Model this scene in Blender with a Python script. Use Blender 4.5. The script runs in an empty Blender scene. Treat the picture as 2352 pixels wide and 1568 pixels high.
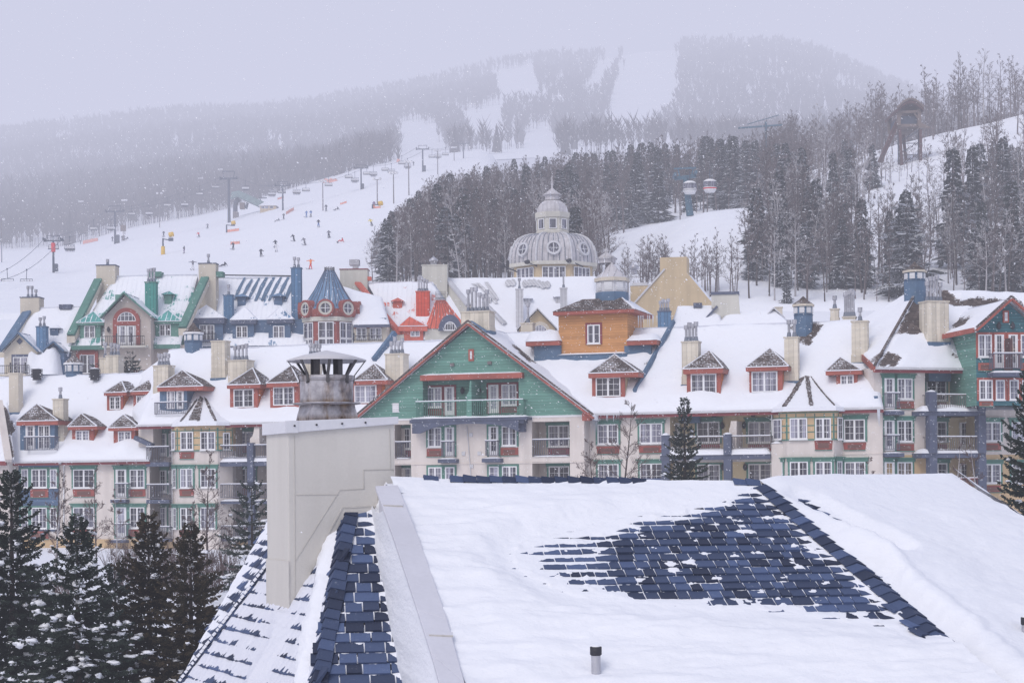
import bpy, math, random
from math import sin, cos, tan, radians, pi, sqrt, floor
from mathutils import Vector, Matrix, noise
R = random.Random(11)
SC = bpy.context.scene
COL = SC.collection
# ---------------------------------------------------------------- camera model (measured on the photograph)
F, CX, HY, ROLL = 4247.0, 1176.0, 1110.0, radians(0.55)
CR, SR = cos(ROLL), sin(ROLL)
def ray(px, py):
    a, b = px - CX, HY - py
    return Vector(((a*CR + b*SR)/F, 1.0, (-a*SR + b*CR)/F))
def P(px, py, Y): return ray(px, py)*Y
def crop(x0, y0, k):
    x0 /= 1.7415; y0 /= 1.7415
    return lambda x, y: (x0 + x*k, y0 + y*k)
ca = crop(0, 1000, .26856); cb = crop(0, 1450, .26856); cc = crop(1000, 1000, .26856)
cd = crop(2000, 1000, .26856); ce = crop(2996, 1000, .26856); cg = crop(1400, 1350, .26856)
ch = crop(2300, 1400, .24415); ci = crop(3096, 1400, .24415); cl = crop(2000, 1800, .5117)
cm = crop(0, 450, .26856); cn = crop(900, 400, .26856); co = crop(1500, 100, .3662); cp = crop(2596, 200, .3662)
cD = lambda x, y: (x, y)
def lerp(a, b, t): return a + (b - a)*t
def interp(tab, x):
    if x <= tab[0][0]: return tab[0][1]
    for (x0, y0), (x1, y1) in zip(tab, tab[1:]):
        if x <= x1: return y0 + (y1 - y0)*(x - x0)/(x1 - x0)
    return tab[-1][1]
def fbm(x, y, z=0.0, o=4):
    s, a = 0.0, 1.0
    for _ in range(o):
        s += a*noise.noise(Vector((x, y, z))); x *= 2.03; y *= 2.03; z *= 2.03; a *= .5
    return s

# ---------------------------------------------------------------- objects
def empty(name, loc=(0, 0, 0), rz=0.0, parent=None):
    o = bpy.data.objects.new(name, None); COL.objects.link(o)
    o.location = loc; o.rotation_euler = (0, 0, rz); o.empty_display_size = .3
    if parent: o.parent = parent
    return o
def tag(o, label=None, cat=None, group=None, kind=None):
    if label: o['label'] = label
    if cat: o['category'] = cat
    if group: o['group'] = group
    if kind: o['kind'] = kind
    return o
def copy_tree(o, parent=None):
    c = o.copy(); COL.objects.link(c); c.parent = parent
    for k in list(o.children): copy_tree(k, c)
    return c
class MB:
    """collects faces and links them as ONE mesh object"""
    def __init__(s): s.v = []; s.f = []; s.m = []; s.col = None; s.sm = []
    def add(s, vs, fs, m=0, smooth=False):
        n = len(s.v); s.v.extend([tuple(p) for p in vs])
        for f in fs:
            s.f.append(tuple(i + n for i in f)); s.m.append(m); s.sm.append(smooth)
        return s
    def box(s, x0, x1, y0, y1, z0, z1, m=0):
        if x0 > x1: x0, x1 = x1, x0
        if y0 > y1: y0, y1 = y1, y0
        if z0 > z1: z0, z1 = z1, z0
        return s.add([(x0, y0, z0), (x1, y0, z0), (x1, y1, z0), (x0, y1, z0), (x0, y0, z1), (x1, y0, z1), (x1, y1, z1), (x0, y1, z1)],
            [(0, 3, 2, 1), (4, 5, 6, 7), (0, 1, 5, 4), (1, 2, 6, 5), (2, 3, 7, 6), (3, 0, 4, 7)], m)
    def quad(s, a, b, c, d, m=0): return s.add([a, b, c, d], [(0, 1, 2, 3)], m)
    def tri(s, a, b, c, m=0): return s.add([a, b, c], [(0, 1, 2)], m)
    def hull8(s, bot, top, m=0):
        n = len(bot)
        return s.add(list(bot) + list(top), [tuple(range(n))[::-1], tuple(range(n, 2*n))] +
            [(i, (i + 1) % n, n + (i + 1) % n, n + i) for i in range(n)], m)
    def prism_v(s, poly, v0, v1, m=0):          # polygon in (u,z), extruded along v
        return s.hull8([(u, v0, z) for u, z in poly], [(u, v1, z) for u, z in poly], m)
    def prism_z(s, poly, z0, z1, m=0): return s.hull8([(x, y, z0) for x, y in poly], [(x, y, z1) for x, y in poly], m)
    def tube(s, a, b, r0, r1=None, n=6, m=0, cap=True, smooth=True):
        a = Vector(a); b = Vector(b); r1 = r0 if r1 is None else r1
        d = (b - a)
        if d.length < 1e-6: return s
        d.normalize(); x = d.orthogonal().normalized(); y = d.cross(x)
        vs = []
        for p, r in ((a, r0), (b, r1)):
            for i in range(n):
                t = 2*pi*i/n; vs.append(p + x*(r*cos(t)) + y*(r*sin(t)))
        s.add(vs, [(i, (i + 1) % n, n + (i + 1) % n, n + i) for i in range(n)], m, smooth)
        if cap and n > 3: s.add(vs, [tuple(range(n))[::-1], tuple(range(n, 2*n))], m)
        return s
    def path(s, pts, r, n=5, m=0):
        for a, b in zip(pts, pts[1:]): s.tube(a, b, r, r, n, m)
        return s
    def bar(s, a, b, w, h, m=0, up=(0, 0, 1)):
        a = Vector(a); b = Vector(b); d = (b - a).normalized(); x = d.cross(Vector(up))
        if x.length < 1e-4: x = d.orthogonal()
        x.normalize(); y = x.cross(d); x *= w/2; y *= h/2
        return s.hull8([a - x - y, a + x - y, a + x + y, a - x + y], [b - x - y, b + x - y, b + x + y, b - x + y], m)
    def lathe(s, prof, n=16, c=(0, 0), m=0, smooth=True, a0=0.0, cap=False):
        vs = []
        for r, z in prof:
            for i in range(n):
                t = a0 + 2*pi*i/n; vs.append((c[0] + r*cos(t), c[1] + r*sin(t), z))
        fs = [(k*n + i, k*n + (i + 1) % n, (k + 1)*n + (i + 1) % n, (k + 1)*n + i) for k in range(len(prof) - 1) for i in range(n)]
        s.add(vs, fs, m, smooth)
        if cap: s.add(vs, [tuple(range(n))[::-1], tuple(range((len(prof) - 1)*n, len(prof)*n))], m)
        return s
    def blob(s, c, rx, ry, rz, seed=0, amp=.25, n=8, k=5, m=0):
        vs = []; fs = []
        for j in range(k + 1):
            ph = pi*j/k
            for i in range(n):
                t = 2*pi*i/n; q = Vector((sin(ph)*cos(t), sin(ph)*sin(t), cos(ph)))
                w = 1 + amp*noise.noise(q*1.7 + Vector((seed*3.1, seed*1.7, 0)))
                vs.append((c[0] + q.x*rx*w, c[1] + q.y*ry*w, c[2] + q.z*rz*w))
        for j in range(k):
            for i in range(n): fs.append((j*n + i, (j + 1)*n + i, (j + 1)*n + (i + 1) % n, j*n + (i + 1) % n))
        return s.add(vs, fs, m, True)
    def build(s, name, mats, parent=None, label=None, cat=None, group=None, kind=None, attr=None, bevel=0):
        me = bpy.data.meshes.new(name); me.from_pydata(s.v, [], s.f)
        if not isinstance(mats, (list, tuple)): mats = [mats]
        for m in mats: me.materials.append(m)
        me.polygons.foreach_set('material_index', s.m); me.polygons.foreach_set('use_smooth', s.sm)
        if attr:
            for nm, vals in attr.items():
                a = me.attributes.new(nm, 'FLOAT', 'POINT'); a.data.foreach_set('value', vals)
        me.update()
        o = bpy.data.objects.new(name, me); COL.objects.link(o)
        if parent: o.parent = parent
        if bevel:
            b = o.modifiers.new('edge', 'BEVEL'); b.width = bevel; b.segments = 2; b.limit_method = 'ANGLE'
        return tag(o, label, cat, group, kind)

class Fr:
    """frame of a building: u along its front, v into it, z up; right end nearer by yaw"""
    def __init__(s, px, py, Y, yaw, o=None):
        s.yaw = yaw; s.c, s.s = cos(yaw), sin(yaw); s.o = Vector(o) if o is not None else P(px, py, Y)
    def loc(s, p):
        d = p - s.o; return Vector((d.x*s.c - d.y*s.s, d.x*s.s + d.y*s.c, d.z))
    def wld(s, p): return Vector((s.o.x + p[0]*s.c + p[1]*s.s, s.o.y - p[0]*s.s + p[1]*s.c, s.o.z + p[2]))
    def pl(s, q, n, pt):
        o = s.loc(Vector((0, 0, 0))); d = ray(*q); d = Vector((d.x*s.c - d.y*s.s, d.x*s.s + d.y*s.c, d.z))
        n = Vector(n); t = n.dot(Vector(pt) - o)/n.dot(d); return o + d*t
    def at(s, q, v=0.0): return s.pl(q, (0, 1, 0), (0, v, 0))
    def sub(s, q, v=0.0, dz=0.0):
        w = s.wld(s.at(q, v)); w.z += dz; return Fr(0, 0, 0, s.yaw, w)
    def root(s, name): return empty(name, s.o, -s.yaw)
# ---------------------------------------------------------------- materials
class NT:
    def __init__(s, name):
        s.m = bpy.data.materials.new(name); s.m.use_nodes = True; s.t = s.m.node_tree; s.t.nodes.clear()
        s.out = s.n('ShaderNodeOutputMaterial'); s.b = s.n('ShaderNodeBsdfPrincipled')
        s.l(s.b.outputs[0], s.out.inputs[0])
    def n(s, k, **kw):
        x = s.t.nodes.new(k)
        for a, b in kw.items(): setattr(x, a, b)
        return x
    def l(s, a, b): s.t.links.new(a, b)
    def coord(s, obj=True, world=False):
        if world: return s.n('ShaderNodeNewGeometry').outputs['Position']
        return s.n('ShaderNodeTexCoord').outputs['Object']
    def noise(s, vec, scale, detail=4, rough=.55):
        x = s.n('ShaderNodeTexNoise'); x.inputs['Scale'].default_value = scale; x.inputs['Detail'].default_value = detail
        x.inputs['Roughness'].default_value = rough; s.l(vec, x.inputs['Vector']); return x.outputs['Fac']
    def math(s, op, a, b=None, c=None, clamp=False):
        x = s.n('ShaderNodeMath', operation=op, use_clamp=clamp)
        for i, q in enumerate((a, b, c)):
            if q is None: continue
            if isinstance(q, (int, float)): x.inputs[i].default_value = q
            else: s.l(q, x.inputs[i])
        return x.outputs[0]
    def ramp(s, f, a, b):            # smooth 0..1 between a and b
        x = s.n('ShaderNodeMapRange', interpolation_type='SMOOTHSTEP'); x.inputs['From Min'].default_value = a; x.inputs['From Max'].default_value = b
        s.l(f, x.inputs['Value']); return x.outputs[0]
    def mix(s, f, a, b):
        x = s.n('ShaderNodeMix', data_type='RGBA')
        for i, q in ((0, f), (6, a), (7, b)):
            if isinstance(q, (int, float)): x.inputs[i].default_value = q
            elif isinstance(q, (tuple, list)): x.inputs[i].default_value = (*q[:3], 1)
            else: s.l(q, x.inputs[i])
        return x.outputs[2]
    def mul(s, col, f):
        x = s.n('ShaderNodeMix', data_type='RGBA', blend_type='MULTIPLY'); x.inputs[0].default_value = 1
        s.l(col, x.inputs[6]); s.l(f, x.inputs[7]); return x.outputs[2]
    def xyz(s, vec): x = s.n('ShaderNodeSeparateXYZ'); s.l(vec, x.inputs[0]); return x.outputs
    def scale(s, vec, sx, sy, sz):
        x = s.n('ShaderNodeMapping'); x.inputs['Scale'].default_value = (sx, sy, sz); s.l(vec, x.inputs[0]); return x.outputs[0]
    def base(s, c, rough=.7, metal=0.0, spec=.4):
        if isinstance(c, tuple): s.b.inputs['Base Color'].default_value = (*c, 1)
        else: s.l(c, s.b.inputs['Base Color'])
        if isinstance(rough, (int, float)): s.b.inputs['Roughness'].default_value = rough
        else: s.l(rough, s.b.inputs['Roughness'])
        s.b.inputs['Metallic'].default_value = metal; s.b.inputs['Specular IOR Level'].default_value = spec
        return s
    def bump(s, h, strength=.3, dist=.02):
        x = s.n('ShaderNodeBump'); x.inputs['Strength'].default_value = strength; x.inputs['Distance'].default_value = dist
        s.l(h, x.inputs['Height']); s.l(x.outputs[0], s.b.inputs['Normal']); return s
SNOWC = (.83, .845, .90)
def dk(c, k): return tuple(x*k for x in c)
def plain(name, c, rough=.7, var=.18, sc=1.2, metal=0, fine=22, bump=.15, frost=0.0, spec=.4):
    s = NT(name); v = s.coord(world=True)
    f = s.noise(v, sc, 5); g = s.noise(v, fine, 3)
    f = s.math('ADD', s.math('MULTIPLY', f, .7), s.math('MULTIPLY', g, .3))
    col = s.mix(s.ramp(f, .3, .7), dk(c, 1 - var), dk(c, 1 + var))
    if frost:                                            # wind-blown snow dusted onto the surface
        q = s.noise(v, 3.5, 6, .75); col = s.mix(s.math('MULTIPLY', s.ramp(q, .62 - frost*.2, .8 - frost*.2), .75), col, SNOWC)
    s.base(col, rough, metal, spec); s.bump(g, bump, .01); return s.m
def stucco(name, c, var=.08):
    s = NT(name); v = s.coord(world=True)
    st = s.noise(s.scale(v, 1.2, 1.2, .12), 1.3, 5)       # rain streaks
    f = s.noise(v, .5, 4); g = s.noise(v, 40, 3)
    k = s.math('ADD', s.math('MULTIPLY', st, .6), s.math('MULTIPLY', f, .4))
    col = s.mix(s.ramp(k, .3, .7), dk(c, 1 - var*1.6), dk(c, 1 + var)); col = s.mix(s.math('MULTIPLY', g, .18), col, dk(c, .6))
    s.base(col, .9, 0, .2); s.bump(g, .25, .01); return s.m
def siding(name, c, pitch=.19, vertical=False, ln=.62):
    s = NT(name); v = s.coord(); w = s.coord(world=True); x = s.xyz(v)
    z = s.math('ADD', x[0], x[1]) if vertical else x[2]
    fr = s.math('FRACT', s.math('DIVIDE', z, pitch)); line = s.ramp(fr, .80, .96)
    row = s.math('FLOOR', s.math('DIVIDE', z, pitch))
    wn = s.n('ShaderNodeTexWhiteNoise', noise_dimensions='1D'); s.l(row, wn.inputs['W'])
    f = s.noise(s.scale(w, 1, 1, 5), .9, 5)
    k = s.math('ADD', s.math('MULTIPLY', f, .65), s.math('MULTIPLY', wn.outputs['Value'], .35))
    col = s.mix(s.ramp(k, .2, .8), dk(c, .82), dk(c, 1.14)); col = s.mix(s.math('MULTIPLY', line, ln), col, dk(c, .3))
    fr2 = s.noise(w, 2.2, 6, .75); col = s.mix(s.math('MULTIPLY', s.ramp(fr2, .58, .82), .4), col, SNOWC)
    s.base(col, .75, 0, .3); s.bump(s.math('SUBTRACT', fr, line), .5, .03); return s.m
def snowmat(name='snow', scale=1.0):
    s = NT(name); v = s.coord(world=True)
    f = s.noise(v, .35*scale, 5); g = s.noise(s.scale(v, 1.0, 1.0, 2.2), 3.2*scale, 6, .62); h = s.noise(v, 60*scale, 2)
    col = s.mix(s.ramp(f, .3, .7), dk(SNOWC, .965), SNOWC)
    s.base(col, .85, 0, .25)
    s.bump(s.math('ADD', g, s.math('MULTIPLY', h, .06)), .22*(1.6 if scale > 1 else 1), .12/scale); return s.m
def shingle(name, c, bw=.34, bh=.17, axis='uz', snowy=.0, attr=None):
    """asphalt shingles (object space), snow caught in the joints; attr 'bare' uncovers them on a snow sheet"""
    s = NT(name); v = s.coord(); w = s.coord(world=True); x = s.xyz(v)
    cmb = s.n('ShaderNodeCombineXYZ')
    s.l(s.math('ADD', x[0], s.math('MULTIPLY', x[1], .37)), cmb.inputs[0]); s.l(s.math('MULTIPLY', x[2], 1.35), cmb.inputs[1])
    br = s.n('ShaderNodeTexBrick'); s.l(cmb.outputs[0], br.inputs['Vector'])
    br.inputs['Scale'].default_value = 1; br.inputs['Brick Width'].default_value = bw; br.inputs['Row Height'].default_value = bh
    br.inputs['Mortar Size'].default_value = .018; br.inputs['Bias'].default_value = -.1
    br.inputs['Color1'].default_value = (*dk(c, .7), 1); br.inputs['Color2'].default_value = (*dk(c, 1.5), 1); br.inputs['Mortar'].default_value = (*dk(c, .4), 1)
    f = s.noise(w, 1.1, 5, .7); g = s.noise(w, 9, 4, .7)
    k = s.math('ADD', s.math('MULTIPLY', f, .55), s.math('ADD', s.math('MULTIPLY', g, .45), s.math('MULTIPLY', br.outputs['Fac'], .12)))
    mask = s.ramp(k, .66 - snowy*.3, .74 - snowy*.3)
    if attr:
        a = s.n('ShaderNodeAttribute', attribute_name=attr).outputs['Fac']
        kk = s.math('SUBTRACT', s.math('ADD', a, s.math('MULTIPLY', s.math('SUBTRACT', k, .55), -1.6)), 0)
        mask = s.math('SUBTRACT', 1, s.ramp(kk, .5, .62))
    col = s.mix(mask, br.outputs['Color'], SNOWC)
    s.base(col, .9, 0, .2); s.bump(s.math('ADD', s.math('MULTIPLY', mask, 1.5), g), .35, .05); return s.m
def seam(name, c, pitch=.45, snowy=.3, axis=0):
    """standing-seam sheet metal with snow lying in patches between the seams"""
    s = NT(name); v = s.coord(); w = s.coord(world=True); x = s.xyz(v)
    fr = s.math('FRACT', s.math('DIVIDE', x[axis], pitch)); line = s.ramp(s.math('ABSOLUTE', s.math('SUBTRACT', fr, .5)), .38, .47)
    col = s.mix(s.ramp(s.noise(w, .8, 5), .3, .7), dk(c, .85), dk(c, 1.15)); col = s.mix(s.math('MULTIPLY', line, .5), col, dk(c, .5))
    k = s.math('ADD', s.noise(w, .55, 5, .7), s.math('MULTIPLY', line, .16))
    col = s.mix(s.ramp(k, .72 - snowy*.4, .80 - snowy*.4), col, SNOWC)
    s.base(col, .5, 0, .4); s.bump(line, .5, .04); return s.m
def glassmat(name, c, cur=0.0):
    s = NT(name); v = s.coord(world=True)
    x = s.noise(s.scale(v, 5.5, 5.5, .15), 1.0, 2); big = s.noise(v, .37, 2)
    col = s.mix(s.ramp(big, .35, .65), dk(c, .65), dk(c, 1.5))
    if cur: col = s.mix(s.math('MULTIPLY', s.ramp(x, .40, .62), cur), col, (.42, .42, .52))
    s.base(col, .12, 0, .5); return s.m
def attrmat(name, c1, c2, rough=.85, frost=.17):
    s = NT(name); v = s.coord(world=True); a = s.n('ShaderNodeAttribute', attribute_name='tone').outputs['Fac']
    g = s.noise(v, 70, 3); col = s.mix(a, c1, c2); col = s.mix(s.math('MULTIPLY', g, .35), col, dk(c1, .5))
    q = s.noise(v, 14, 6, .8); col = s.mix(s.math('MULTIPLY', s.ramp(q, .6, .85), frost*4), col, SNOWC)
    s.base(col, rough, 0, .25); s.bump(g, .4, .004); return s.m
def leafmat(name, c1, c2, rough=.8, frost=0.0, sc=.6):
    s = NT(name); v = s.coord(world=True); f = s.noise(v, sc, 4); g = s.noise(v, 14, 2)
    col = s.mix(s.ramp(s.math('ADD', s.math('MULTIPLY', f, .6), s.math('MULTIPLY', g, .4)), .35, .65), c1, c2)
    if frost:
        nz = s.xyz(s.n('ShaderNodeNewGeometry').outputs['Normal'])[2]
        col = s.mix(s.math('MULTIPLY', s.ramp(s.math('ADD', s.math('ABSOLUTE', nz), s.noise(v, 5, 4)), 1.25 - frost*.5, 1.5 - frost*.5), .8), col, SNOWC)
    s.base(col, rough, 0, .2); return s.m
M = {}
M['snow'] = snowmat(); M['snow_far'] = snowmat('snow_far', .12)
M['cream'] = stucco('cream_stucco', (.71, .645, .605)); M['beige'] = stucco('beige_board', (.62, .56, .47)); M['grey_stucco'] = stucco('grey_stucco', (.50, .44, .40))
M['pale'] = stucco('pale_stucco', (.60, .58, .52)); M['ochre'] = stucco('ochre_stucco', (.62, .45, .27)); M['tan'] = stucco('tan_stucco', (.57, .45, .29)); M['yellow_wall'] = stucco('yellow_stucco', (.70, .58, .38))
M['green_side'] = siding('green_siding', (.15, .315, .26)); M['orange_side'] = siding('orange_siding', (.57, .28, .11), .17, False, .4); M['blue_side'] = siding('blue_siding', (.10, .16, .26)); M['teal_side'] = siding('teal_siding', (.05, .16, .19))
M['orange_wall'] = siding('orange_wall', (.55, .16, .045)); M['vboard'] = siding('beige_vertical_board', (.66, .60, .50), .30, True, .28)
M['blue_vside'] = siding('blue_vertical_board', (.10, .20, .34), .3, True); M['green_vside'] = siding('green_vertical_board', (.06, .27, .23), .3, True); M['red_vside'] = siding('red_vertical_board', (.62, .09, .05), .3, True); M['grey_vside'] = siding('grey_vertical_board', (.55, .55, .58), .3, True)
M['red'] = plain('red_trim', (.34, .09, .065), .6, frost=.12); M['dark_red'] = plain('dark_red_trim', (.22, .045, .05), .6, frost=.1); M['coral'] = plain('coral_trim', (.58, .13, .085), .6, frost=.2)
M['brick'] = plain('brick_red_trim', (.29, .075, .06), .7, frost=.12)
M['green'] = plain('green_trim', (.085, .21, .17), .6, frost=.1); M['bluegrey'] = plain('blue_grey_trim', (.085, .10, .155), .7, frost=.2); M['blue'] = plain('blue_trim', (.09, .155, .25), .65, frost=.12)
M['white'] = plain('white_paint', (.78, .78, .80), .5, .05, bump=.05); M['gutter'] = plain('gutter_metal', (.55, .55, .58), .5, .1)
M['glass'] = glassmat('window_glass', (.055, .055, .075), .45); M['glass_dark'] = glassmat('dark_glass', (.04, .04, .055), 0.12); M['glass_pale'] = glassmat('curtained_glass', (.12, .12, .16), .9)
M['grille'] = siding('vent_grille', (.20, .10, .085), .09); M['louvre'] = siding('white_louvre', (.74, .74, .76), .12)
M['rail'] = plain('rail_metal', (.12, .12, .16), .6); M['iron'] = plain('wrought_iron', (.035, .035, .045), .6)
M['shingle'] = shingle('brown_shingle', (.125, .10, .092), snowy=.24); M['shingle_bare'] = shingle('brown_shingle_bare', (.12, .097, .09), snowy=.12)
M['shingle_snow'] = shingle('snow_on_shingle', (.125, .10, .092), attr='bare')
M['flue'] = plain('flue_steel', (.42, .42, .46), .4, .25, metal=.4); M['flue_base'] = plain('flue_flashing', (.17, .19, .24), .5, .2)
M['green_seam'] = seam('green_metal_roof', (.09, .33, .30), snowy=.25); M['blue_seam'] = seam('blue_metal_roof', (.13, .23, .37), snowy=.12); M['red_seam'] = seam('red_metal_roof', (.62, .12, .07), snowy=.2); M['grey_seam'] = seam('grey_metal_roof', (.50, .48, .50), snowy=.12)
M['green_snow'] = seam('snow_on_green_roof', (.09, .33, .30), snowy=.84); M['blue_snow'] = seam('snow_on_blue_roof', (.13, .23, .37), snowy=.86); M['red_snow'] = seam('snow_on_red_roof', (.62, .12, .07), snowy=.95); M['grey_snow'] = seam('snow_on_grey_roof', (.40, .37, .37), snowy=.85)
M['bark'] = leafmat('bark', (.055, .042, .038), (.10, .08, .075), .9, .12); M['birch'] = leafmat('birch_bark', (.30, .28, .29), (.48, .46, .47), .9, .1); M['twig'] = leafmat('twig', (.095, .062, .058), (.15, .105, .10), .9)
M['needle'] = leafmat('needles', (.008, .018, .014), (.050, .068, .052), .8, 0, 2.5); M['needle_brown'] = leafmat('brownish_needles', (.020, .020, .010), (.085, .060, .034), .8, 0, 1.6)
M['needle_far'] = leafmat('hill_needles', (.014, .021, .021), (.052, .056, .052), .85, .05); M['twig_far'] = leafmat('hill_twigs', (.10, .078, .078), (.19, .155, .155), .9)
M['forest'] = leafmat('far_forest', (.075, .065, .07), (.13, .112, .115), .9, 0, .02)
M['lift'] = plain('lift_steel', (.05, .065, .10), .5); M['lift_blue'] = plain('gondola_tower_steel', (.055, .13, .19), .5); M['pole'] = plain('pole_wood', (.18, .16, .16), .8); M['red_pad'] = plain('red_padding', (.65, .04, .05), .7)
M['net'] = plain('orange_net', (.75, .30, .22), .8); M['yellow'] = plain('yellow_pad', (.72, .45, .04), .6); M['lamp'] = plain('lamp_head', (.75, .75, .78), .4); M['wood'] = plain('weathered_wood', (.17, .13, .115), .85, frost=.1); M['brown_red'] = plain('red_brown_roof', (.10, .05, .048), .8, frost=.1)
M['coping'] = plain('coping_metal', (.60, .60, .66), .45, .06, frost=.0); M['cap_metal'] = plain('cap_flashing', (.66, .66, .70), .45, .06)
M['chimney'] = stucco('chimney_render', (.60, .575, .54), .085); M['line'] = plain('joint_line', (.52, .50, .47), .9)
M['deck_black'] = plain('dark_gap', (.02, .018, .02), .9)  # near-black colour of the roof decks under shingles and snow
def rust():
    s = NT('rusty_steel'); v = s.coord(); w = s.scale(v, 5, 5, 1.1)
    f = s.noise(w, 1.3, 6, .65); g = s.noise(v, 9, 5, .7); z = s.xyz(v)[2]
    col = s.mix(s.ramp(g, .3, .7), (.34, .33, .36), (.55, .54, .58))
    e = s.n('ShaderNodeAttribute', attribute_name='rust').outputs['Fac']
    k = s.math('ADD', s.math('MULTIPLY', s.ramp(f, .46, .68), .7), s.math('MULTIPLY', e, .9), clamp=True)
    col = s.mix(k, col, s.mix(s.ramp(g, .35, .65), (.07, .045, .04), (.24, .17, .12)))
    s.base(col, .55, .25, .4); s.bump(g, .2, .01); return s.m
M['rust'] = rust()
M['steel'] = plain('dark_bracket_steel', (.10, .095, .10), .5, .3, metal=.3); M['hood'] = plain('hood_sheet', (.55, .54, .57), .45, .08)
M['shingle_blue'] = attrmat('blue_slate_shingle', (.038, .048, .085), (.11, .155, .29))
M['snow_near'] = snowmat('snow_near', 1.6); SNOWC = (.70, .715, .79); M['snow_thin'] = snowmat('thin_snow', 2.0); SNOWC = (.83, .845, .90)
# ---------------------------------------------------------------- camera, light, haze
cam = bpy.data.cameras.new('camera'); cam_o = bpy.data.objects.new('camera', cam); COL.objects.link(cam_o)
cam.sensor_width = 36; cam.lens = F/2352*36; cam.shift_y = (HY - 784)/2352
cam.clip_start = .5; cam.clip_end = 20000
cam_o.rotation_euler = (radians(90), ROLL, 0); SC.camera = cam_o
W = bpy.data.worlds.new('World'); SC.world = W; W.use_nodes = True
nt = W.node_tree; sky = nt.nodes.new('ShaderNodeTexSky'); sky.sky_type = 'NISHITA'; sky.sun_disc = False
SUN_EL, SUN_ROT = radians(44), radians(208)
sky.sun_elevation = SUN_EL; sky.sun_rotation = SUN_ROT; sky.dust_density = 3; sky.air_density = 1.3
bg = nt.nodes['Background']; nt.links.new(sky.outputs[0], bg.inputs[0]); bg.inputs[1].default_value = .15
sl = bpy.data.lights.new('sun', 'SUN'); so = bpy.data.objects.new('sun', sl); COL.objects.link(so)
sl.energy = 2.65; sl.angle = radians(24); sl.color = (1, .98, .965)
sd = Vector((sin(SUN_ROT)*cos(SUN_EL), cos(SUN_ROT)*cos(SUN_EL), sin(SUN_EL)))   # towards the sun (behind the camera, a little left)
so.rotation_euler = sd.to_track_quat('Z', 'Y').to_euler(); so.location = (0, -40, 80)
SC.view_settings.view_transform = 'Standard'; SC.view_settings.look = 'None'; SC.view_settings.exposure = 0
cy = SC.cycles; cy.use_denoising = True; cy.max_bounces = 6; cy.diffuse_bounces = 3; cy.glossy_bounces = 2; cy.transparent_max_bounces = 8; cy.volume_bounces = 0
# the snowy air of the valley: an even haze (absorbs, and glows with the light it scatters)
HZ = (.63, .645, .81)
def haze(name, sig, y0, y1, label):
    hm = bpy.data.materials.new(name); hm.use_nodes = True; t = hm.node_tree; t.nodes.clear()
    o_ = t.nodes.new('ShaderNodeOutputMaterial'); ab = t.nodes.new('ShaderNodeVolumeAbsorption'); em = t.nodes.new('ShaderNodeEmission'); ad = t.nodes.new('ShaderNodeAddShader')
    ab.inputs['Color'].default_value = (0, 0, 0, 1); ab.inputs['Density'].default_value = sig; em.inputs['Color'].default_value = (*HZ, 1); em.inputs['Strength'].default_value = sig
    t.links.new(ab.outputs[0], ad.inputs[0]); t.links.new(em.outputs[0], ad.inputs[1]); t.links.new(ad.outputs[0], o_.inputs['Volume'])
    MB().box(-4200, 4200, y0, y1, -60, 950).build(name, hm, label=label, cat='haze', kind='stuff')
haze('haze', .00078, -900, 440, 'thin lavender snow haze over the village'); haze('haze_bank', .00125, 440.5, 5200, 'dense pale snow haze over the ski slope and mountain')

# ---------------------------------------------------------------- terrain
Y0 = 225.0
TOPL = [(-1600, 640), (0, 562), (160, 556), (290, 520), (420, 494), (540, 470), (640, 440), (780, 402), (850, 382), (950, 360), (1030, 352), (1250, 343), (1500, 345), (3800, 345)]
TOPR = [(-1600, 500), (900, 490), (1250, 484), (1420, 470), (1600, 440), (1760, 415), (1900, 385), (2130, 322), (2352, 268), (2600, 225), (3800, 150)]
def zpx(py, Y): return (HY - py)/F*Y
def ss(x, a, b):
    t = min(1, max(0, (x - a)/(b - a))); return t*t*(3 - 2*t)
def hill_z(px, Y):
    z0 = zpx(712, Y0); YE = 750
    zl = lerp(z0, zpx(interp(TOPL, px), YE), (Y - Y0)/(YE - Y0))
    z420 = zpx(interp(TOPR, px), 420)
    zr = lerp(z0, z420, (Y - Y0)/195.) if Y < 420 else z420 - (Y - 420)*.06
    # the open bank in the middle of the wooded hill
    bank = 6*ss(px, 1400, 1640)*ss(-px, -1900, -1740)*ss(Y, 225, 275)*ss(-Y, -345, -285)
    w = ss(px, 1120, 1330)
    return lerp(zl, zr + bank, w)
def pxof(X, Y): return CX + X/Y*F
def ski_z(X, Y):
    if Y < Y0: return hill_z(pxof(X, Y), Y0) - 10
    return hill_z(pxof(X, Y), Y) + 1.1*fbm(X*.02, Y*.02, 3)*min(1, (Y - Y0)/60)
def village_z(X, Y):
    v = X*sin(radians(18)) + (Y - 120)*cos(radians(18))          # distance behind the hotel fronts
    z = interp([(-400, -9), (-90, -7.5), (-60, -6.6), (-20, -4.9), (-2, -4.3), (8, -4.2), (16, 1), (30, 6.5)], v)
    return max(z, interp([(140, -20), (160, 6.5), (185, 8), (Y0, zpx(712, Y0)), (400, zpx(712, Y0) + 1)], Y)) + .25*fbm(X*.09, Y*.09)
def polar(name, zf, pxs, Ys, mat, **kw):
    mb = MB(); vs = []
    for Y in Ys:
        for px in pxs:
            X = (px - CX)/F*Y; vs.append((X, Y, zf(X, Y)))
    n = len(pxs)
    mb.add(vs, [(j*n + i, j*n + i + 1, (j + 1)*n + i + 1, (j + 1)*n + i) for j in range(len(Ys) - 1) for i in range(n - 1)], 0, True)
    return mb.build(name, mat, kind='structure', **kw)
def frange(a, b, n): return [a + (b - a)*i/n for i in range(n + 1)]
gx = frange(-900, 900, 180); gy = frange(-300, 240, 90)
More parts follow.
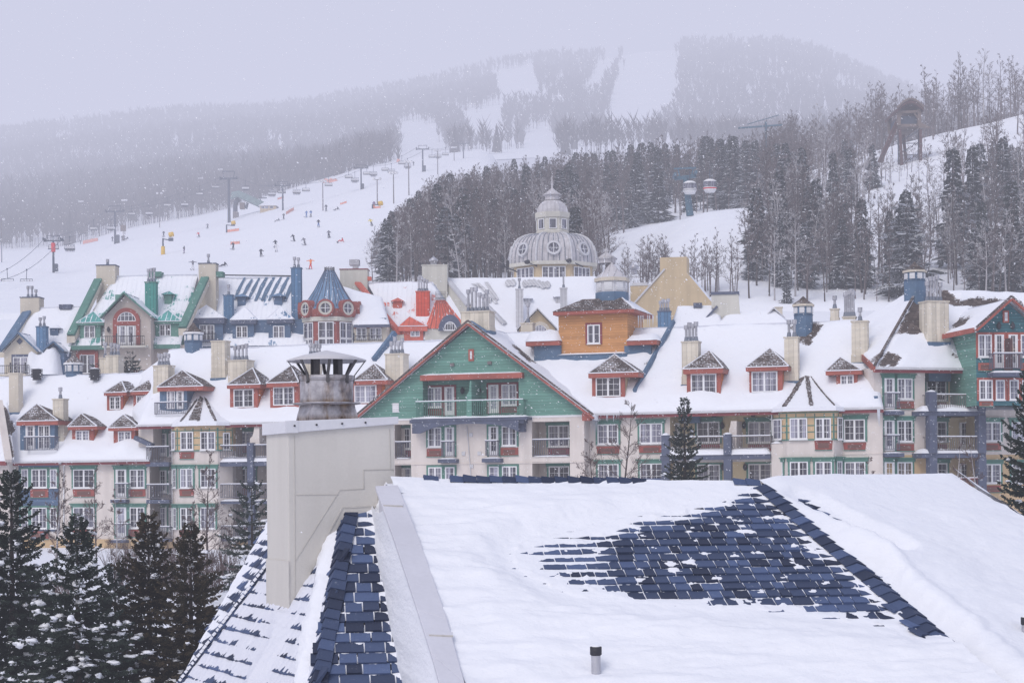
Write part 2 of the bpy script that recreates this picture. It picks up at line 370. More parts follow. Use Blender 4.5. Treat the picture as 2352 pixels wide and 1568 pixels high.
mb = MB(); n = len(gx); mb.add([(x, y, village_z(x, y)) for y in gy for x in gx], [(j*n + i, j*n + i + 1, (j + 1)*n + i + 1, (j + 1)*n + i) for j in range(len(gy) - 1) for i in range(n - 1)], 0, True)
mb.build('ground', M['snow'], kind='structure', label='snow covered ground between the trees below the village houses')
polar('ski_hill', ski_z, frange(-1600, 3800, 270), [Y0 - 3] + frange(Y0, 760, 70), M['snow'], label='open white ski slope rising behind the village roofs')
TOPA = [(-1600, 520), (0, 462), (300, 428), (480, 404), (640, 396), (740, 392), (850, 358), (1000, 346), (1250, 340), (3800, 340)]
def hillA_z(X, Y):
    px = pxof(X, Y); a = zpx(interp(TOPL, px), 750) - 3
    return lerp(a, zpx(interp(TOPA, px), 1000), (Y - 745)/255.) + 2*fbm(X*.01, Y*.01, 7)
polar('near_mountain', hillA_z, frange(-1600, 3800, 180), frange(745, 1000, 16), M['snow_far'], label='snowy lower flank of the mountain under the darker forest')
TOPB = [(-1600, 345), (0, 302), (200, 285), (420, 258), (640, 248), (850, 222), (1000, 195), (1130, 165), (1240, 142), (1400, 132), (1480, 118), (1570, 110), (1700, 104), (1800, 112), (1900, 135), (2020, 190), (2150, 240), (2400, 300), (3800, 400)]
def hillB_z(X, Y):
    px = pxof(X, Y); a = zpx(interp(TOPA, px), 1000) - 4; b = zpx(interp(TOPB, px), 1800)
    t = (Y - 995)/805.
    return (lerp(a, b, t) if t <= 1 else b - (Y - 1800)*.25) + 5*fbm(X*.004, Y*.004, 5)*min(1, t*3)
polar('far_mountain', hillB_z, frange(-1600, 3800, 200), frange(995, 2300, 40), M['snow_far'], label='distant round mountain with white ski runs fading into haze')
# ---------------------------------------------------------------- building kit (everything in a building's own u, v, z)
def proj(w):
    a, b = w.x/w.y*F, w.z/w.y*F
    return (CX + a*CR - b*SR, HY - (a*SR + b*CR))
def rect(fr, c, x0, y0, x1, y1, v=0.0):
    a = fr.at(c(x0, y0), v); b = fr.at(c(x1, y1), v)
    return (min(a.x, b.x), max(a.x, b.x), min(a.z, b.z), max(a.z, b.z))
def facet(a, b):
    """maps (s, d, z) on a wall running from a to b (plan points); d<0 is outwards"""
    a = Vector(a); b = Vector(b); e = (b - a).normalized(); n = Vector((-e.y, e.x))
    return (lambda s, d, z: (a.x + e.x*s + n.x*d, a.y + e.y*s + n.y*d, z)), (b - a).length
ident = lambda s, d, z: (s, d, z)
def sdist(x, y, poly):
    m = 1e9; n = len(poly)
    for i in range(n):
        ax, ay = poly[i]; bx, by = poly[(i + 1) % n]; dx, dy = bx - ax, by - ay; t = max(0, min(1, ((x - ax)*dx + (y - ay)*dy)/(dx*dx + dy*dy + 1e-9)))
        m = min(m, (x - ax - dx*t)**2 + (y - ay - dy*t)**2)
    return sqrt(m)*(1 if inpoly(x, y, poly) else -1)
class WB(MB):
    def __init__(s, mp=ident, v=0.0): MB.__init__(s); s.mp = mp; s.v0 = v
    def bx(s, x0, x1, d0, d1, z0, z1, m=0):
        q = [(x0, d0), (x1, d0), (x1, d1), (x0, d1)]
        return s.hull8([s.mp(x, d + s.v0, z0) for x, d in q], [s.mp(x, d + s.v0, z1) for x, d in q], m)
wcount = [0]
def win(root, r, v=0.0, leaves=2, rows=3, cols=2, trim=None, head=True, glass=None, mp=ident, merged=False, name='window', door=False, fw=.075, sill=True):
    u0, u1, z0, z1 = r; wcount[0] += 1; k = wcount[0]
    g = glass or ('glass', 'glass_dark', 'glass', 'glass_pale')[(k*7) % 4]
    f = WB(mp, v); p = WB(mp, v)
    f.bx(u0, u1, -.07, 0, z1 - fw, z1); f.bx(u0, u1, -.07, 0, z0, z0 + fw)
    f.bx(u0, u0 + fw, -.07, 0, z0 + fw, z1 - fw); f.bx(u1 - fw, u1, -.07, 0, z0 + fw, z1 - fw)
    w = (u1 - u0 - 2*fw)/leaves
    for i in range(1, leaves): f.bx(u0 + fw + w*i - .06, u0 + fw + w*i + .06, -.075, -.002, z0 + fw, z1 - fw)
    lo = z0 + fw
    if door:
        lo = z0 + (z1 - z0)*.16; f.bx(u0 + fw, u1 - fw, -.06, -.002, z0 + fw, lo); f.bx(u0 + fw, u0 + fw + .09, -.06, -.002, lo, z1 - fw); f.bx(u1 - fw - .09, u1 - fw, -.06, -.002, lo, z1 - fw)
    for i in range(leaves):
        a = u0 + fw + w*i
        for j in range(1, cols): f.bx(a + w*j/cols - .011, a + w*j/cols + .011, -.045, -.031, lo, z1 - fw)
    for j in range(1, rows):
        zz = lerp(lo, z1 - fw, j/rows); f.bx(u0 + fw, u1 - fw, -.044, -.032, zz - .011, zz + .011)
    p.bx(u0 + fw, u1 - fw, -.03, -.003, z0 + fw, z1 - fw)
    t = None
    if trim:
        t = WB(mp, v); w_ = .13
        t.bx(u0 - w_, u0, -.055, 0, z0 - .05, z1); t.bx(u1, u1 + w_, -.055, 0, z0 - .05, z1)
        if head:
            t.bx(u0 - w_ - .06, u1 + w_ + .06, -.10, 0, z1, z1 + .20); t.bx(u0 - w_ - .13, u1 + w_ + .13, -.16, 0, z1 + .20, z1 + .27)
        else: t.bx(u0 - w_, u1 + w_, -.055, 0, z1, z1 + w_)
    if sill: f.bx(u0 - .04, u1 + .04, -.12, -.071, z0 - .06, z0 - .001)
    if merged:
        n = len(f.v); f.add(p.v, p.f, 1)
        if t: f.add(t.v, t.f, 2)
        return f.build(name, [M['white'], M[g]] + ([M[trim]] if t else []), root)
    o = f.build(name, M['white'], root)
    p.build('pane', M[g], o)
    if t: t.build('trim', M[trim], o)
    return o
def door(root, r, v=0.0, **k): return win(root, r, v, leaves=1, rows=k.pop('rows', 4), cols=2, door=True, name='door', sill=False, **k)
def panel(root, r, v=0.0, taper=0.0, mp=ident, mat='brick', grille=True):
    u0, u1, z0, z1 = r; m = WB(mp, v); w = u1 - u0; h = z1 - z0; t = taper*w
    def q(a, b, c, d, d0, d1, mi):
        m.hull8([m.mp(x, e + v, z) for x, e, z in ((a + t*.0, d0, c), (b, d0, c), (b, d1, c), (a, d1, c))], [m.mp(x, e + v, z) for x, e, z in ((a - t, d0, d), (b + t, d0, d), (b + t, d1, d), (a - t, d1, d))], mi)
    q(u0, u1, z0, z1, -.05, 0, 0)
    if grille: m.bx(u0 + w*.17, u1 - w*.17, -.065, -.051, z0 + h*.16, z1 - h*.24, 1)
    m.bx(u0 - .03, u1 + .03, -.08, -.051, z0 - .05, z0 - .001, 2)
    return m.build('vent_panel', [M[mat], M['grille'], M['green']], root)
def rail(root, r, v, mat='rail', post=None, snow=True, top='rail', name='railing', mp=ident, ends=0.0, step=.13):
    """balusters between two rails; ends>0 adds return sections running back to the wall"""
    u0, u1, z0, z1 = r; m = WB(mp, v)
    m.bx(u0, u1, -.025, .025, z1 - .06, z1); m.bx(u0, u1, -.02, .02, z0 + .06, z0 + .10)
    n = max(2, int((u1 - u0)/step))
    for i in range(n + 1):
        x = lerp(u0 + .015, u1 - .015, i/n); m.bx(x - .013, x + .013, -.013, .013, z0 + .1, z1 - .06)
    if ends:
        for x in (u0, u1):
            m.bx(x - .025, x + .025, .025, ends, z1 - .06, z1); m.bx(x - .02, x + .02, .02, ends, z0 + .06, z0 + .10)
            for j in range(1, int(ends/step)): m.bx(x - .013, x + .013, j*step - .013, j*step + .013, z0 + .1, z1 - .06)
    if snow:
        m.bx(u0, u1, -.04, .04, z1 + .001, z1 + .055, 1)
    return m.build(name, [M[mat], M['snow']], root)
def box(root, name, r, d0, d1, mat, v=0.0, mp=ident, bevel=0):
    m = WB(mp, v); m.bx(r[0], r[1], d0, d1, r[2], r[3]); return m.build(name, M[mat] if isinstance(mat, str) else mat, root, bevel=bevel)
def snowpad(root, u0, u1, v0, v1, z, h, seed=0, name='snow'):
    """rounded lying snow"""
    nx, ny = max(4, int((u1 - u0)/.25)), 6; m = MB(); vs = []
    for j in range(ny + 1):
        for i in range(nx + 1):
            x, y = lerp(u0, u1, i/nx), lerp(v0, v1, j/ny)
            e = min(i/nx, 1 - i/nx)*(u1 - u0)/.5; f = min(j/ny, 1 - j/ny)*(v1 - v0)/.35
            k = sqrt(max(0, 1 - max(0, 1 - e)**2))*sqrt(max(0, 1 - max(0, 1 - f)**2))
            vs.append((x, y, z + h*k*(1 + .35*fbm(x*.9, y*.9, seed)) + (0 if k else -.01)))
    m.add(vs, [(j*(nx + 1) + i, j*(nx + 1) + i + 1, (j + 1)*(nx + 1) + i + 1, (j + 1)*(nx + 1) + i) for j in range(ny) for i in range(nx)], 0, True)
    return m.build(name, M['snow'], root)
def wall(root, name, mat, u0, u1, z0, z1, v=0.0, back=6.0, holes=(), hole_mat=None, mp=ident):
    """front wall with rectangular recesses (u0,u1,z0,z1,depth)"""
    m = WB(mp, v)
    us = sorted({u0, u1, *[q for h in holes for q in h[:2] if u0 < q < u1]}); zs = sorted({z0, z1, *[q for h in holes for q in h[2:4] if z0 < q < z1]})
    f = lambda x, d, z: m.mp(x, d + v, z)
    for a, b in zip(us, us[1:]):
        for c, d in zip(zs, zs[1:]):
            x, y = (a + b)/2, (c + d)/2
            if any(h[0] < x < h[1] and h[2] < y < h[3] for h in holes): continue
            m.quad(f(a, 0, c), f(b, 0, c), f(b, 0, d), f(a, 0, d))
    for h in holes:
        a, b, c, d, e = max(h[0], u0), min(h[1], u1), max(h[2], z0), min(h[3], z1), h[4]
        m.quad(f(a, e, c), f(b, e, c), f(b, e, d), f(a, e, d), 1); m.quad(f(a, 0, c), f(a, e, c), f(a, e, d), f(a, 0, d), 1); m.quad(f(b, 0, c), f(b, 0, d), f(b, e, d), f(b, e, c), 1)
        m.quad(f(a, 0, c), f(b, 0, c), f(b, e, c), f(a, e, c), 0); m.quad(f(a, 0, d), f(a, e, d), f(b, e, d), f(b, 0, d), 1)
    m.quad(f(u0, 0, z0), f(u0, 0, z1), f(u0, back, z1), f(u0, back, z0)); m.quad(f(u1, 0, z0), f(u1, back, z0), f(u1, back, z1), f(u1, 0, z1))
    m.quad(f(u0, back, z0), f(u0, back, z1), f(u1, back, z1), f(u1, back, z0))
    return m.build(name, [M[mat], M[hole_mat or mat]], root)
def sheet(fr, root, name, cs, mat='shingle_snow', th=.22, amp=.10, res=.3, bare=(), mounds=(), skirt=.25, seed=0, sag=0.0):
    """snow-covered roof plane: cs = eave left, eave right, ridge right, ridge left (local points)"""
    A, B, C, D = [Vector(c) for c in cs]
    nu = max(3, int(max((B - A).length, (C - D).length)/res)); nv = max(3, int(max((D - A).length, (C - B).length)/res))
    nrm = (B - A).cross(D - A)
    if nrm.length < 1e-6: nrm = (B - A).cross(C - A)
    nrm.normalize()
    if nrm.z < 0: nrm = -nrm
    m = MB(); vs = []; bv = []
    for j in range(nv + 1):
        for i in range(nu + 1):
            s, t = i/nu, j/nv
            p = A.lerp(B, s).lerp(D.lerp(C, s), t)
            w = fr.wld(p); px, py = proj(w)
            b = 0.0
            for q in bare:
                jx, jy = px + 5*fbm(px*.11, py*.11, seed), py + 5*fbm(px*.11, py*.11, seed + 9)
                b = max(b, ss(sdist(jx, jy, q), -7, 7))
            e = min(1, min(s, 1 - s)*nu/2.0)*min(1, (1 - t)*nv/2.0)
            h = th*(.35 + .65*e) + amp*fbm(w.x*.35, w.y*.35 + w.z*.5, seed) + amp*.35*fbm(w.x*1.5, w.z*1.5, seed)
            for (mu, mz, rr, hh) in mounds:
                d2 = ((p.x - mu)**2 + (p.z - mz)**2*1.3)/(rr*rr)
                if d2 < 4: h += hh*math.exp(-d2*1.6)
            if t == 0: h *= .6
            h = (h - th)*(1 - b) - (.10 + th*.3)*b
            vs.append(p + nrm*h + Vector((0, 0, -sag*sin(pi*s)*t))); bv.append(b)
    fs = [(j*(nu + 1) + i, j*(nu + 1) + i + 1, (j + 1)*(nu + 1) + i + 1, (j + 1)*(nu + 1) + i) for j in range(nv) for i in range(nu)]
    m.add(vs, fs, 0, True)
    # thickness: closed underside
    low = [A.lerp(B, i/nu) - Vector((0, 0, skirt)) for i in range(nu + 1)]
    n0 = len(m.v); m.add(low, [], 0); bv += [0.0]*len(low)
    for i in range(nu): m.f.append((n0 + i, n0 + i + 1, i + 1, i)); m.m.append(0); m.sm.append(True)
    for col, (a, d) in ((0, (A, D)), (nu, (B, C))):
        n1 = len(m.v); ln = [a.lerp(d, j/nv) - Vector((0, 0, skirt)) for j in range(nv + 1)]; m.add(ln, [], 0); bv += [0.0]*len(ln)
        for j in range(nv):
            f = (n1 + j, j*(nu + 1) + col, (j + 1)*(nu + 1) + col, n1 + j + 1); m.f.append(f if col == 0 else f[::-1]); m.m.append(0); m.sm.append(True)
    return m.build(name, M[mat], root, attr={'bare': bv})
def flues(mb_parent, u, v, z, n, sp, h, seed=0, mat='flue'):
    rng = random.Random(seed)
    for i in range(n):
        x = u + (i - (n - 1)/2)*sp; hh = h*rng.uniform(.55, 1.0); m = MB()
        m.lathe([(.16, z), (.11, z + .30)], 8, (x, v), 1); m.lathe([(.085, z + .1), (.085, z + hh)], 8, (x, v), 0)
        m.lathe([(.15, z + hh - .02), (.15, z + hh + .26)], 8, (x, v), 0, cap=True)
        m.build('flue', [M[mat], M['flue_base']], mb_parent)
def chim(fr, root, c, x0, y0, x1, y1, v, dep=None, mat='vboard', fl=0, flash='blue', fh=.9, drop=2.5, seed=1, capm=None, step=True, name='chimney', fl_mat='flue'):
    """chimney box seen at the pixel rectangle, standing at depth v"""
    u0, u1, z0, z1 = rect(fr, c, x0, y0, x1, y1, v); dep = dep or (u1 - u0)*.8
    m = MB(); m.box(u0, u1, v, v + dep, z0 - drop, z1 - .09)
    if step: m.box(u0 - .03, u1 + .03, v - .03, v + dep + .03, z0 - drop, z0 + (z1 - z0)*.17)
    o = m.build(name, M[mat], root)
    MB().box(u0 - .05, u1 + .05, v - .05, v + dep + .05, z1 - .09, z1).build('cap', M[capm or 'beige'], o)
    if flash: MB().box(u0 - .07, u1 + .07, v - .07, v + dep + .07, z0 - drop, z0 - .05).build('flashing', M[flash], o)
    if fl: flues(o, (u0 + u1)/2, v + dep/2, z1, fl, min(.36, (u1 - u0)*.8/max(1, fl)), fh, seed, fl_mat)
    return o
def pyramid(mb, u0, u1, v0, v1, z, apex, m=0, m2=None, ridge=0.0):
    a, b, c, d = (u0, v0, z), (u1, v0, z), (u1, v1, z), (u0, v1, z); ax = Vector(apex)
    e = ax + Vector((0, ridge, 0))
    mb.tri(a, b, ax, m); mb.add([b, c, e, ax], [(0, 1, 2, 3)], m if m2 is None else m2); mb.tri(c, d, e, m); mb.add([d, a, ax, e], [(0, 1, 2, 3)], m)
    mb.add([a, b, c, d], [(3, 2, 1, 0)], m)
def dormer(fr, root, c, fas, apex, wl, wn, plane, mat='red', side='orange_wall', leaves=2, rows=3, roofm=('shingle', 'shingle'), door_=None, railr=None, snowside=None, trimm='red', dback=2.6, seed=0):
    """fas=(x0,y0,x1,y1) fascia band, apex=(x,y), wl/wn = wall and window rectangles in crop px; plane=(n,pt) roof plane"""
    b = fr.pl(c((wl[0] + wl[2])/2, wl[3]), *plane); v = b.y
    u0, u1, z0, z1 = rect(fr, c, *wl, v); fu0, fu1, fz0, fz1 = rect(fr, c, *fas, v - .35)
    z1 = max(z1, fz0 + .02)
    m = MB(); m.box(u0, u1, v, v + dback, z0 - 1.2, z1, 1); m.box(u0 - .02, u1 + .02, v - .03, v + .14, z0 - 1.2, z1, 0)
    o = m.build('dormer', [M[mat], M[side]], root)
    ov = .35; L = dback + .2
    MB().box(fu0, fu1, v - ov, v + L, fz0, fz1 - .02).build('fascia', M[trimm], o)
    hw = (fu1 - fu0)/2; ap = fr.at(c(*apex), v - ov + hw*1.05)
    r = MB(); pyramid(r, fu0 - .04, fu1 + .04, v - ov - .04, v + L + .04, fz1 - .02, (ap.x, v - ov + hw*1.05, ap.z), 0, 1, max(0, L - 2*hw))
    # hip ridges: thin snowy caps
    r.bar((fu1 + .04, v - ov - .04, fz1), (ap.x, v - ov + hw*1.05, ap.z), .07, .05, 2); r.bar((fu0 - .04, v - ov - .04, fz1), (ap.x, v - ov + hw*1.05, ap.z), .07, .05, 2)
    r.box(fu0, fu1, v - ov - .05, v - ov + .05, fz1 - .03, fz1 + .03, 2)
    r.build('roof', [M[roofm[0]], M[roofm[1]], M['snow']], o)
    if wn: win(o, rect(fr, c, *wn, v - .03), v - .03, leaves, rows, merged=True, sill=False)
    if door_: win(o, rect(fr, c, *door_, v - .03), v - .03, 1, 4, merged=True, sill=False, name='door', door=True)
    if railr:
        rr = rect(fr, c, *railr, v - .7); rail(o, rr, v - .7, top='rail', ends=.7)
    return o, v, (u0 + u1)/2, z0
def cupola(fr, root, c, ap, rim, wl, base, v, roofm='shingle_bare', n=8, basem='blue', panes=True, rimm='white', name='cupola', pan='louvre', postm='blue', drop=1.0):
    """octagonal roof lantern; ap=(x,y), rim=(x0,x1,ytop,ybot), wl=(x0,x1,y0,y1), base=(x0,x1,y1)"""
    zc = lambda x, y: fr.at(c(x, y), v)
    u = zc((rim[0] + rim[1])/2, rim[2]).x; a0 = pi/8
    rr = (zc(rim[1], rim[2]).x - zc(rim[0], rim[2]).x)/2; rw = (zc(wl[1], wl[2]).x - zc(wl[0], wl[2]).x)/2; rb = (zc(base[1], base[2]).x - zc(base[0], base[2]).x)/2
    za, zr0, zr1 = zc(*ap).z, zc(ap[0], rim[3]).z, zc(ap[0], rim[2]).z; zw, zb = zc(ap[0], wl[3]).z, zc(ap[0], base[2]).z
    vc = v + rr
    body = MB().lathe([(rb, zb - drop), (rb, zw - .02), (rw + .06, zw)], n, (u, vc), 0, False, a0).lathe([(rw - .02, zw), (rw - .02, zr0)], n, (u, vc), 1, False, a0)
    o = body.build(name, [M[basem], M[postm]], root)
    MB().lathe([(.02, za), (rr*.45, lerp(zr1, za, .48)), (rr, zr1)], n, (u, vc), 0, False, a0).build('roof', M[roofm], o)
    MB().lathe([(rr, zr1), (rr + .02, zr1 - .01), (rr + .02, zr0), (rw*.9, zr0)], n, (u, vc), 0, False, a0).build('cornice', M[rimm], o)
    if panes:
        for i in range(n):
            t0, t1 = a0 + 2*pi*i/n, a0 + 2*pi*(i + 1)/n
            if sin((t0 + t1)/2) > .75: continue
            A = Vector((u + rw*cos(t0), vc + rw*sin(t0))); B = Vector((u + rw*cos(t1), vc + rw*sin(t1)))
            if (B - A).to_3d().cross(Vector((u, vc, 0)) - A.to_3d()).z < 0: A, B = B, A
            f, L = facet(A, B); w = WB(f); w.bx(L*.17, L*.83, -.03, .03, zw + .10, zr0 - .06); w.build('louvre', M[pan], o)
    return o
def gable_tri(mb, u0, u1, zb, um, zt, v, holes=(), m=0):
    """triangle (u0,zb)-(u1,zb)-(um,zt) in plane v minus one rectangular hole"""
    def zl(u): return zb + (zt - zb)*((u - u0)/(um - u0) if u < um else (u1 - u)/(u1 - um))
    def ul(z): return u0 + (um - u0)*(z - zb)/(zt - zb)
    def ur(z): return u1 - (u1 - um)*(z - zb)/(zt - zb)
    if not holes: mb.tri((u0, v, zb), (u1, v, zb), (um, v, zt), m); return
    a, b, c, d = holes[0]
    mb.tri((ul(d), v, d), (ur(d), v, d), (um, v, zt), m)
    mb.add([(u0, v, zb), (a, v, zb), (a, v, d), (ul(d), v, d)], [(0, 1, 2, 3)], m); mb.add([(b, v, zb), (u1, v, zb), (ur(d), v, d), (b, v, d)], [(0, 1, 2, 3)], m)
    if c > zb: mb.add([(a, v, zb), (b, v, zb), (b, v, c), (a, v, c)], [(0, 1, 2, 3)], m)
def inpoly(x, y, p):
    c = False; j = len(p) - 1
    for i in range(len(p)):
        if (p[i][1] > y) != (p[j][1] > y) and x < (p[j][0] - p[i][0])*(y - p[i][1])/(p[j][1] - p[i][1]) + p[i][0]: c = not c
        j = i
    return c
def icicles(fr, root, pts, v, seed):
    rng = random.Random(seed); m = MB()
    for (x0, x1, y, n, L) in pts:
        for i in range(n):
            p = fr.at((rng.uniform(x0, x1), y), v); m.tube(p, p - Vector((0, 0, L*rng.uniform(.3, 1))), .035, .004, 4)
    return m.build('icicles', M['ice'], root)
M['ice'] = plain('icicle', (.62, .65, .72), .2, .05)
# ---------------------------------------------------------------- the long hotel row in the middle distance
MF = Fr(1176, 1110, 120, radians(18))
def plane45(z, v, m=1.0): return ((0, -m, 1), (0, v, z))
BOT = -9.0
# ---- left wing -----------------------------------------------------------------------------------------------
fr = MF.sub((180, 1270), 0); root = fr.root('hotel_wing')
tag(root, 'cream hotel wing with low snowy eaves and small brown-roofed dormers at the left', 'building')
G_ = lambda x, y, v=0.0: fr.at(cb(x, y), v)
zb = -3.0; zE1 = G_(700, 832).z; zE2 = G_(1700, 518).z
uL, uS, uR = G_(80, 900).x, G_(1277, 900).x, fr.at((930, 1000), 0).x
h1 = (*rect(fr, cb, 1277, 845, 1474, 850)[:2], zb, G_(1300, 540).z, 1.3)
u_b = rect(fr, cb, 1310, 535, 1474, 850); u_c = rect(fr, cb, 1880, 540, 2600, 850)
wall(root, 'wall', 'cream', uL, G_(1277, 900).x, zb, zE1, 0, 7, [])
hs = [(G_(1278, 900).x + .01, G_(1474, 900).x, zb + .5, zE2 - .15, 1.5), (G_(1985, 600).x, uR - .3, zb + .5, zE2 - .15, 1.6)]
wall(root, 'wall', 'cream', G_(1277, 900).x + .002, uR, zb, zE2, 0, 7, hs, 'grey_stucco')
box(root, 'lean_wall', (G_(1185, 600).x, G_(1310, 600).x, G_(1200, 720).z, zE2 - .05), -.01, 1.2, 'cream')
box(root, 'base_band', (uL - .05, uR, zb, G_(700, 1508).z), -.08, 0, 'ochre')
for (x0, x1) in ((610, 830), (980, 1260)):   # ledges between floors
    pass
# blue clad panel with three windows
box(root, 'cladding', rect(fr, cb, 165, 845, 510, 1440), -.10, 0, 'blue_side')
for x0, x1, l in ((185, 245, 1), (272, 405, 2), (430, 490, 1)):
    win(root, rect(fr, cb, x0, 910, x1, 1068, -.1), -.1, l, 3, 2, trim='green', head=False); win(root, rect(fr, cb, x0, 1238, x1, 1418, -.1), -.1, l, 3, 2, trim='green', head=False)
panel(root, rect(fr, cb, 262, 1080, 415, 1150, -.1), -.1); panel(root, rect(fr, cb, 262, 1440, 415, 1505, -.1), -.1)
for y0, y1, ya, yb in ((912, 1070, 1082, 1143), (1235, 1414, 1426, 1486)):
    win(root, rect(fr, cb, 628, y0, 812, y1), 0, 2, 3, 2, trim='green'); panel(root, rect(fr, cb, 632, ya, 808, yb), 0, .05)
    win(root, rect(fr, cb, 1112, y0, 1240, y1), 0, 2, 3, 2, trim='green'); panel(root, rect(fr, cb, 1104, ya, 1246, yb), 0)
    door(root, rect(fr, cb, 992, y0, 1086, yb + 10), 0, trim='green', glass='glass_dark' if y0 < 1000 else 'glass_pale')
    b = box(root, 'balcony', rect(fr, cb, 978, yb + 26, 1108, yb + 52), -.55, 0, 'bluegrey')
    rail(b, rect(fr, cb, 985, ya - 50, 1098, yb + 12, -.5), -.5, ends=.5)
    snowpad(b, *rect(fr, cb, 978, yb + 26, 1108, yb + 26)[:2], -.55, 0, rect(fr, cb, 978, yb + 26, 1108, yb + 27)[3], .08, 3)
# recessed balcony stack between the two roofs
for (yt, yd, yr0, yr1, ys0, ys1) in ((595, 800, 718, 846, 850, 885), (910, 1120, 1040, 1165, 1170, 1202), (1228, 1440, 1400, 1500, 1505, 1530)):
    door(root, rect(fr, cb, 1358, yt + 10, 1430, yd, 1.48), 1.48, trim='green'); win(root, rect(fr, cb, 1445, yt + 10, 1472, yd, 1.48), 1.48, 1, 3, 1, head=False)
    b = box(root, 'balcony', (G_(1278, 900).x, G_(1474, 900).x, *rect(fr, cb, 1275, ys0, 1470, ys1, -.5)[2:]), -.5, 1.4, 'bluegrey')
    rail(b, (G_(1280, 900).x, G_(1474, 900).x, *rect(fr, cb, 1275, yr0, 1470, yr1, -.45)[2:]), -.45, ends=.45)
c0 = G_(1390, 1110, .3)
# bay with ochre panelling
def bay(fr, root, cA, xs, yTop, yMid, yB, dep, grid_y, fw, sw, acs=()):
    """xs = plan break pixels (A wall, B front left, C front right, D wall)"""
    A = fr.at(cA(xs[0], yMid), 0); B = fr.at(cA(xs[1], yMid), -dep); C = fr.at(cA(xs[2], yMid), -dep); D = fr.at(cA(xs[3], yMid), 0)
    zt, zm, z0 = fr.at(cA(xs[1], yTop), -dep).z, fr.at(cA(xs[1], yMid), -dep).z, yB
    pl = [(p.x, p.y) for p in (A, B, C, D)]
    MB().prism_z([(A.x, .5), (A.x, 0), *pl[1:3], (D.x, 0), (D.x, .5)], z0, zm).build('bay_wall', M['cream'], root)
    o = MB().prism_z([(A.x, .5), (A.x - .04, -.04), (B.x - .03, -dep - .05), (C.x + .03, -dep - .05), (D.x + .04, -.04), (D.x, .5)], zm, zt).build('bay_panelling', M['ochre'], root)
    g = MB(); e = -.05
    pp = [(A.x - .04, -.04), (B.x - .03, -dep - .05), (C.x + .03, -dep - .05), (D.x + .04, -.04)]
    for p, q in zip(pp, pp[1:]):
        f, L = facet(p, q); w = WB(f); n = max(1, round(L/.62))
        w.bx(0, L, -.03, 0, zm - .02, zm + .07)
        for y in grid_y: zz = fr.at(cA(xs[1], y), -dep).z; w.bx(0, L, -.022, 0, zz - .03, zz + .03)
        for i in range(n + 1):
            s = max(.03, min(L - .03, L*i/n)); w.bx(s - .028, s + .028, -.02, 0, zm + .07, zt - .35)
        g.add(w.v, w.f, 0)
    g.build('lattice', M['green'], o)
    for (x0, y0, x1, y1, tr) in fw:
        v = -dep - (.055 if y0 < yMid - 5 else 0); win(root, rect(fr, cA, x0, y0, x1, y1, v - .02), v - .02, 2, 3, 2, trim=tr, head=bool(tr))
    for (k, s0, s1, y0, y1, tr) in sw:
        f, L = facet(pl[k], pl[k + 1]); up = y0 < yMid - 5
        z1_, z0_ = fr.at(cA(xs[1], y0), -dep*.7).z, fr.at(cA(xs[1], y1), -dep*.7).z
        win(root, (L*s0, L*s1, z0_, z1_), -.10 if up else -.03, 1 if L < 2 else 2, 3, 2, trim=tr, mp=f)
    for r in acs: panel(root, rect(fr, cA, *r, -dep), -dep, .05)
    return A, B, C, D, zt
bA = bay(fr, root, cb, (1475, 1522, 1862, 1988), 520, 757, zb, 1.0, (583, 645, 705),
    [(1545, 590, 1655, 745, None), (1715, 590, 1845, 745, None), (1543, 905, 1652, 1070, 'green'), (1715, 905, 1848, 1067, 'green'), (1545, 1240, 1650, 1420, 'green'), (1715, 1235, 1845, 1420, 'green')],
    [(0, .2, .8, 590, 745, None), (0, .2, .8, 905, 1070, 'green'), (2, .3, .75, 605, 750, None), (0, .2, .8, 1240, 1420, 'green')],
    [(1540, 765, 1658, 820), (1540, 1080, 1656, 1140), (1540, 1430, 1656, 1490)])
# right recessed balconies
for (y0, y1, yr0, yr1, ys0, ys1) in ((592, 700, 708, 820, 848, 885), (905, 1062, 1038, 1160, 1182, 1207), (1240, 1400, 1395, 1490, 1500, 1525)):
    win(root, rect(fr, cb, 2025, y0, 2185, y1, 1.58), 1.58, 2, 3, 2, trim='green'); panel(root, rect(fr, cb, 2025, y1 + 8, 2185, y1 + 70, 1.58), 1.58, mat='dark_red')
    win(root, rect(fr, cb, 2300, y0, 2440, y1, 1.58), 1.58, 2, 3, 2, trim='green')
    uu = (G_(1880, 700, -.9).x, uR)
    b = box(root, 'balcony', (*uu, *rect(fr, cb, 1880, ys0, 2000, ys1, -.9)[2:]), -.9, 1.5, 'bluegrey')
    rail(b, (*uu, *rect(fr, cb, 1880, yr0, 2000, yr1, -.85)[2:]), -.85, mat='rail', ends=.85)
    snowpad(b, *uu, -.95, .2, rect(fr, cb, 1880, ys0, 2000, ys1, -.9)[3], .34 if y0 < 600 else .12, 5)
    px = G_(2148, 700, -.85).x; box(b, 'post', (px - .22, px + .22, rect(fr, cb, 1880, ys1, 2000, ys1 + 1, -.9)[2] - (1.8 if y0 < 1200 else .5), rect(fr, cb, 1880, yr0 - 18, 2000, yr1, -.85)[3]), -1.05, -.65, 'bluegrey')
fin = MB().prism_v([(G_(2160 + a, b).x, G_(2160, b).z) for a, b in ((0, 705), (0, 650), (20, 630), (30, 600), (38, 540), (80, 540), (80, 705))], -.4, 1.5).build('divider', M['cream'], root)
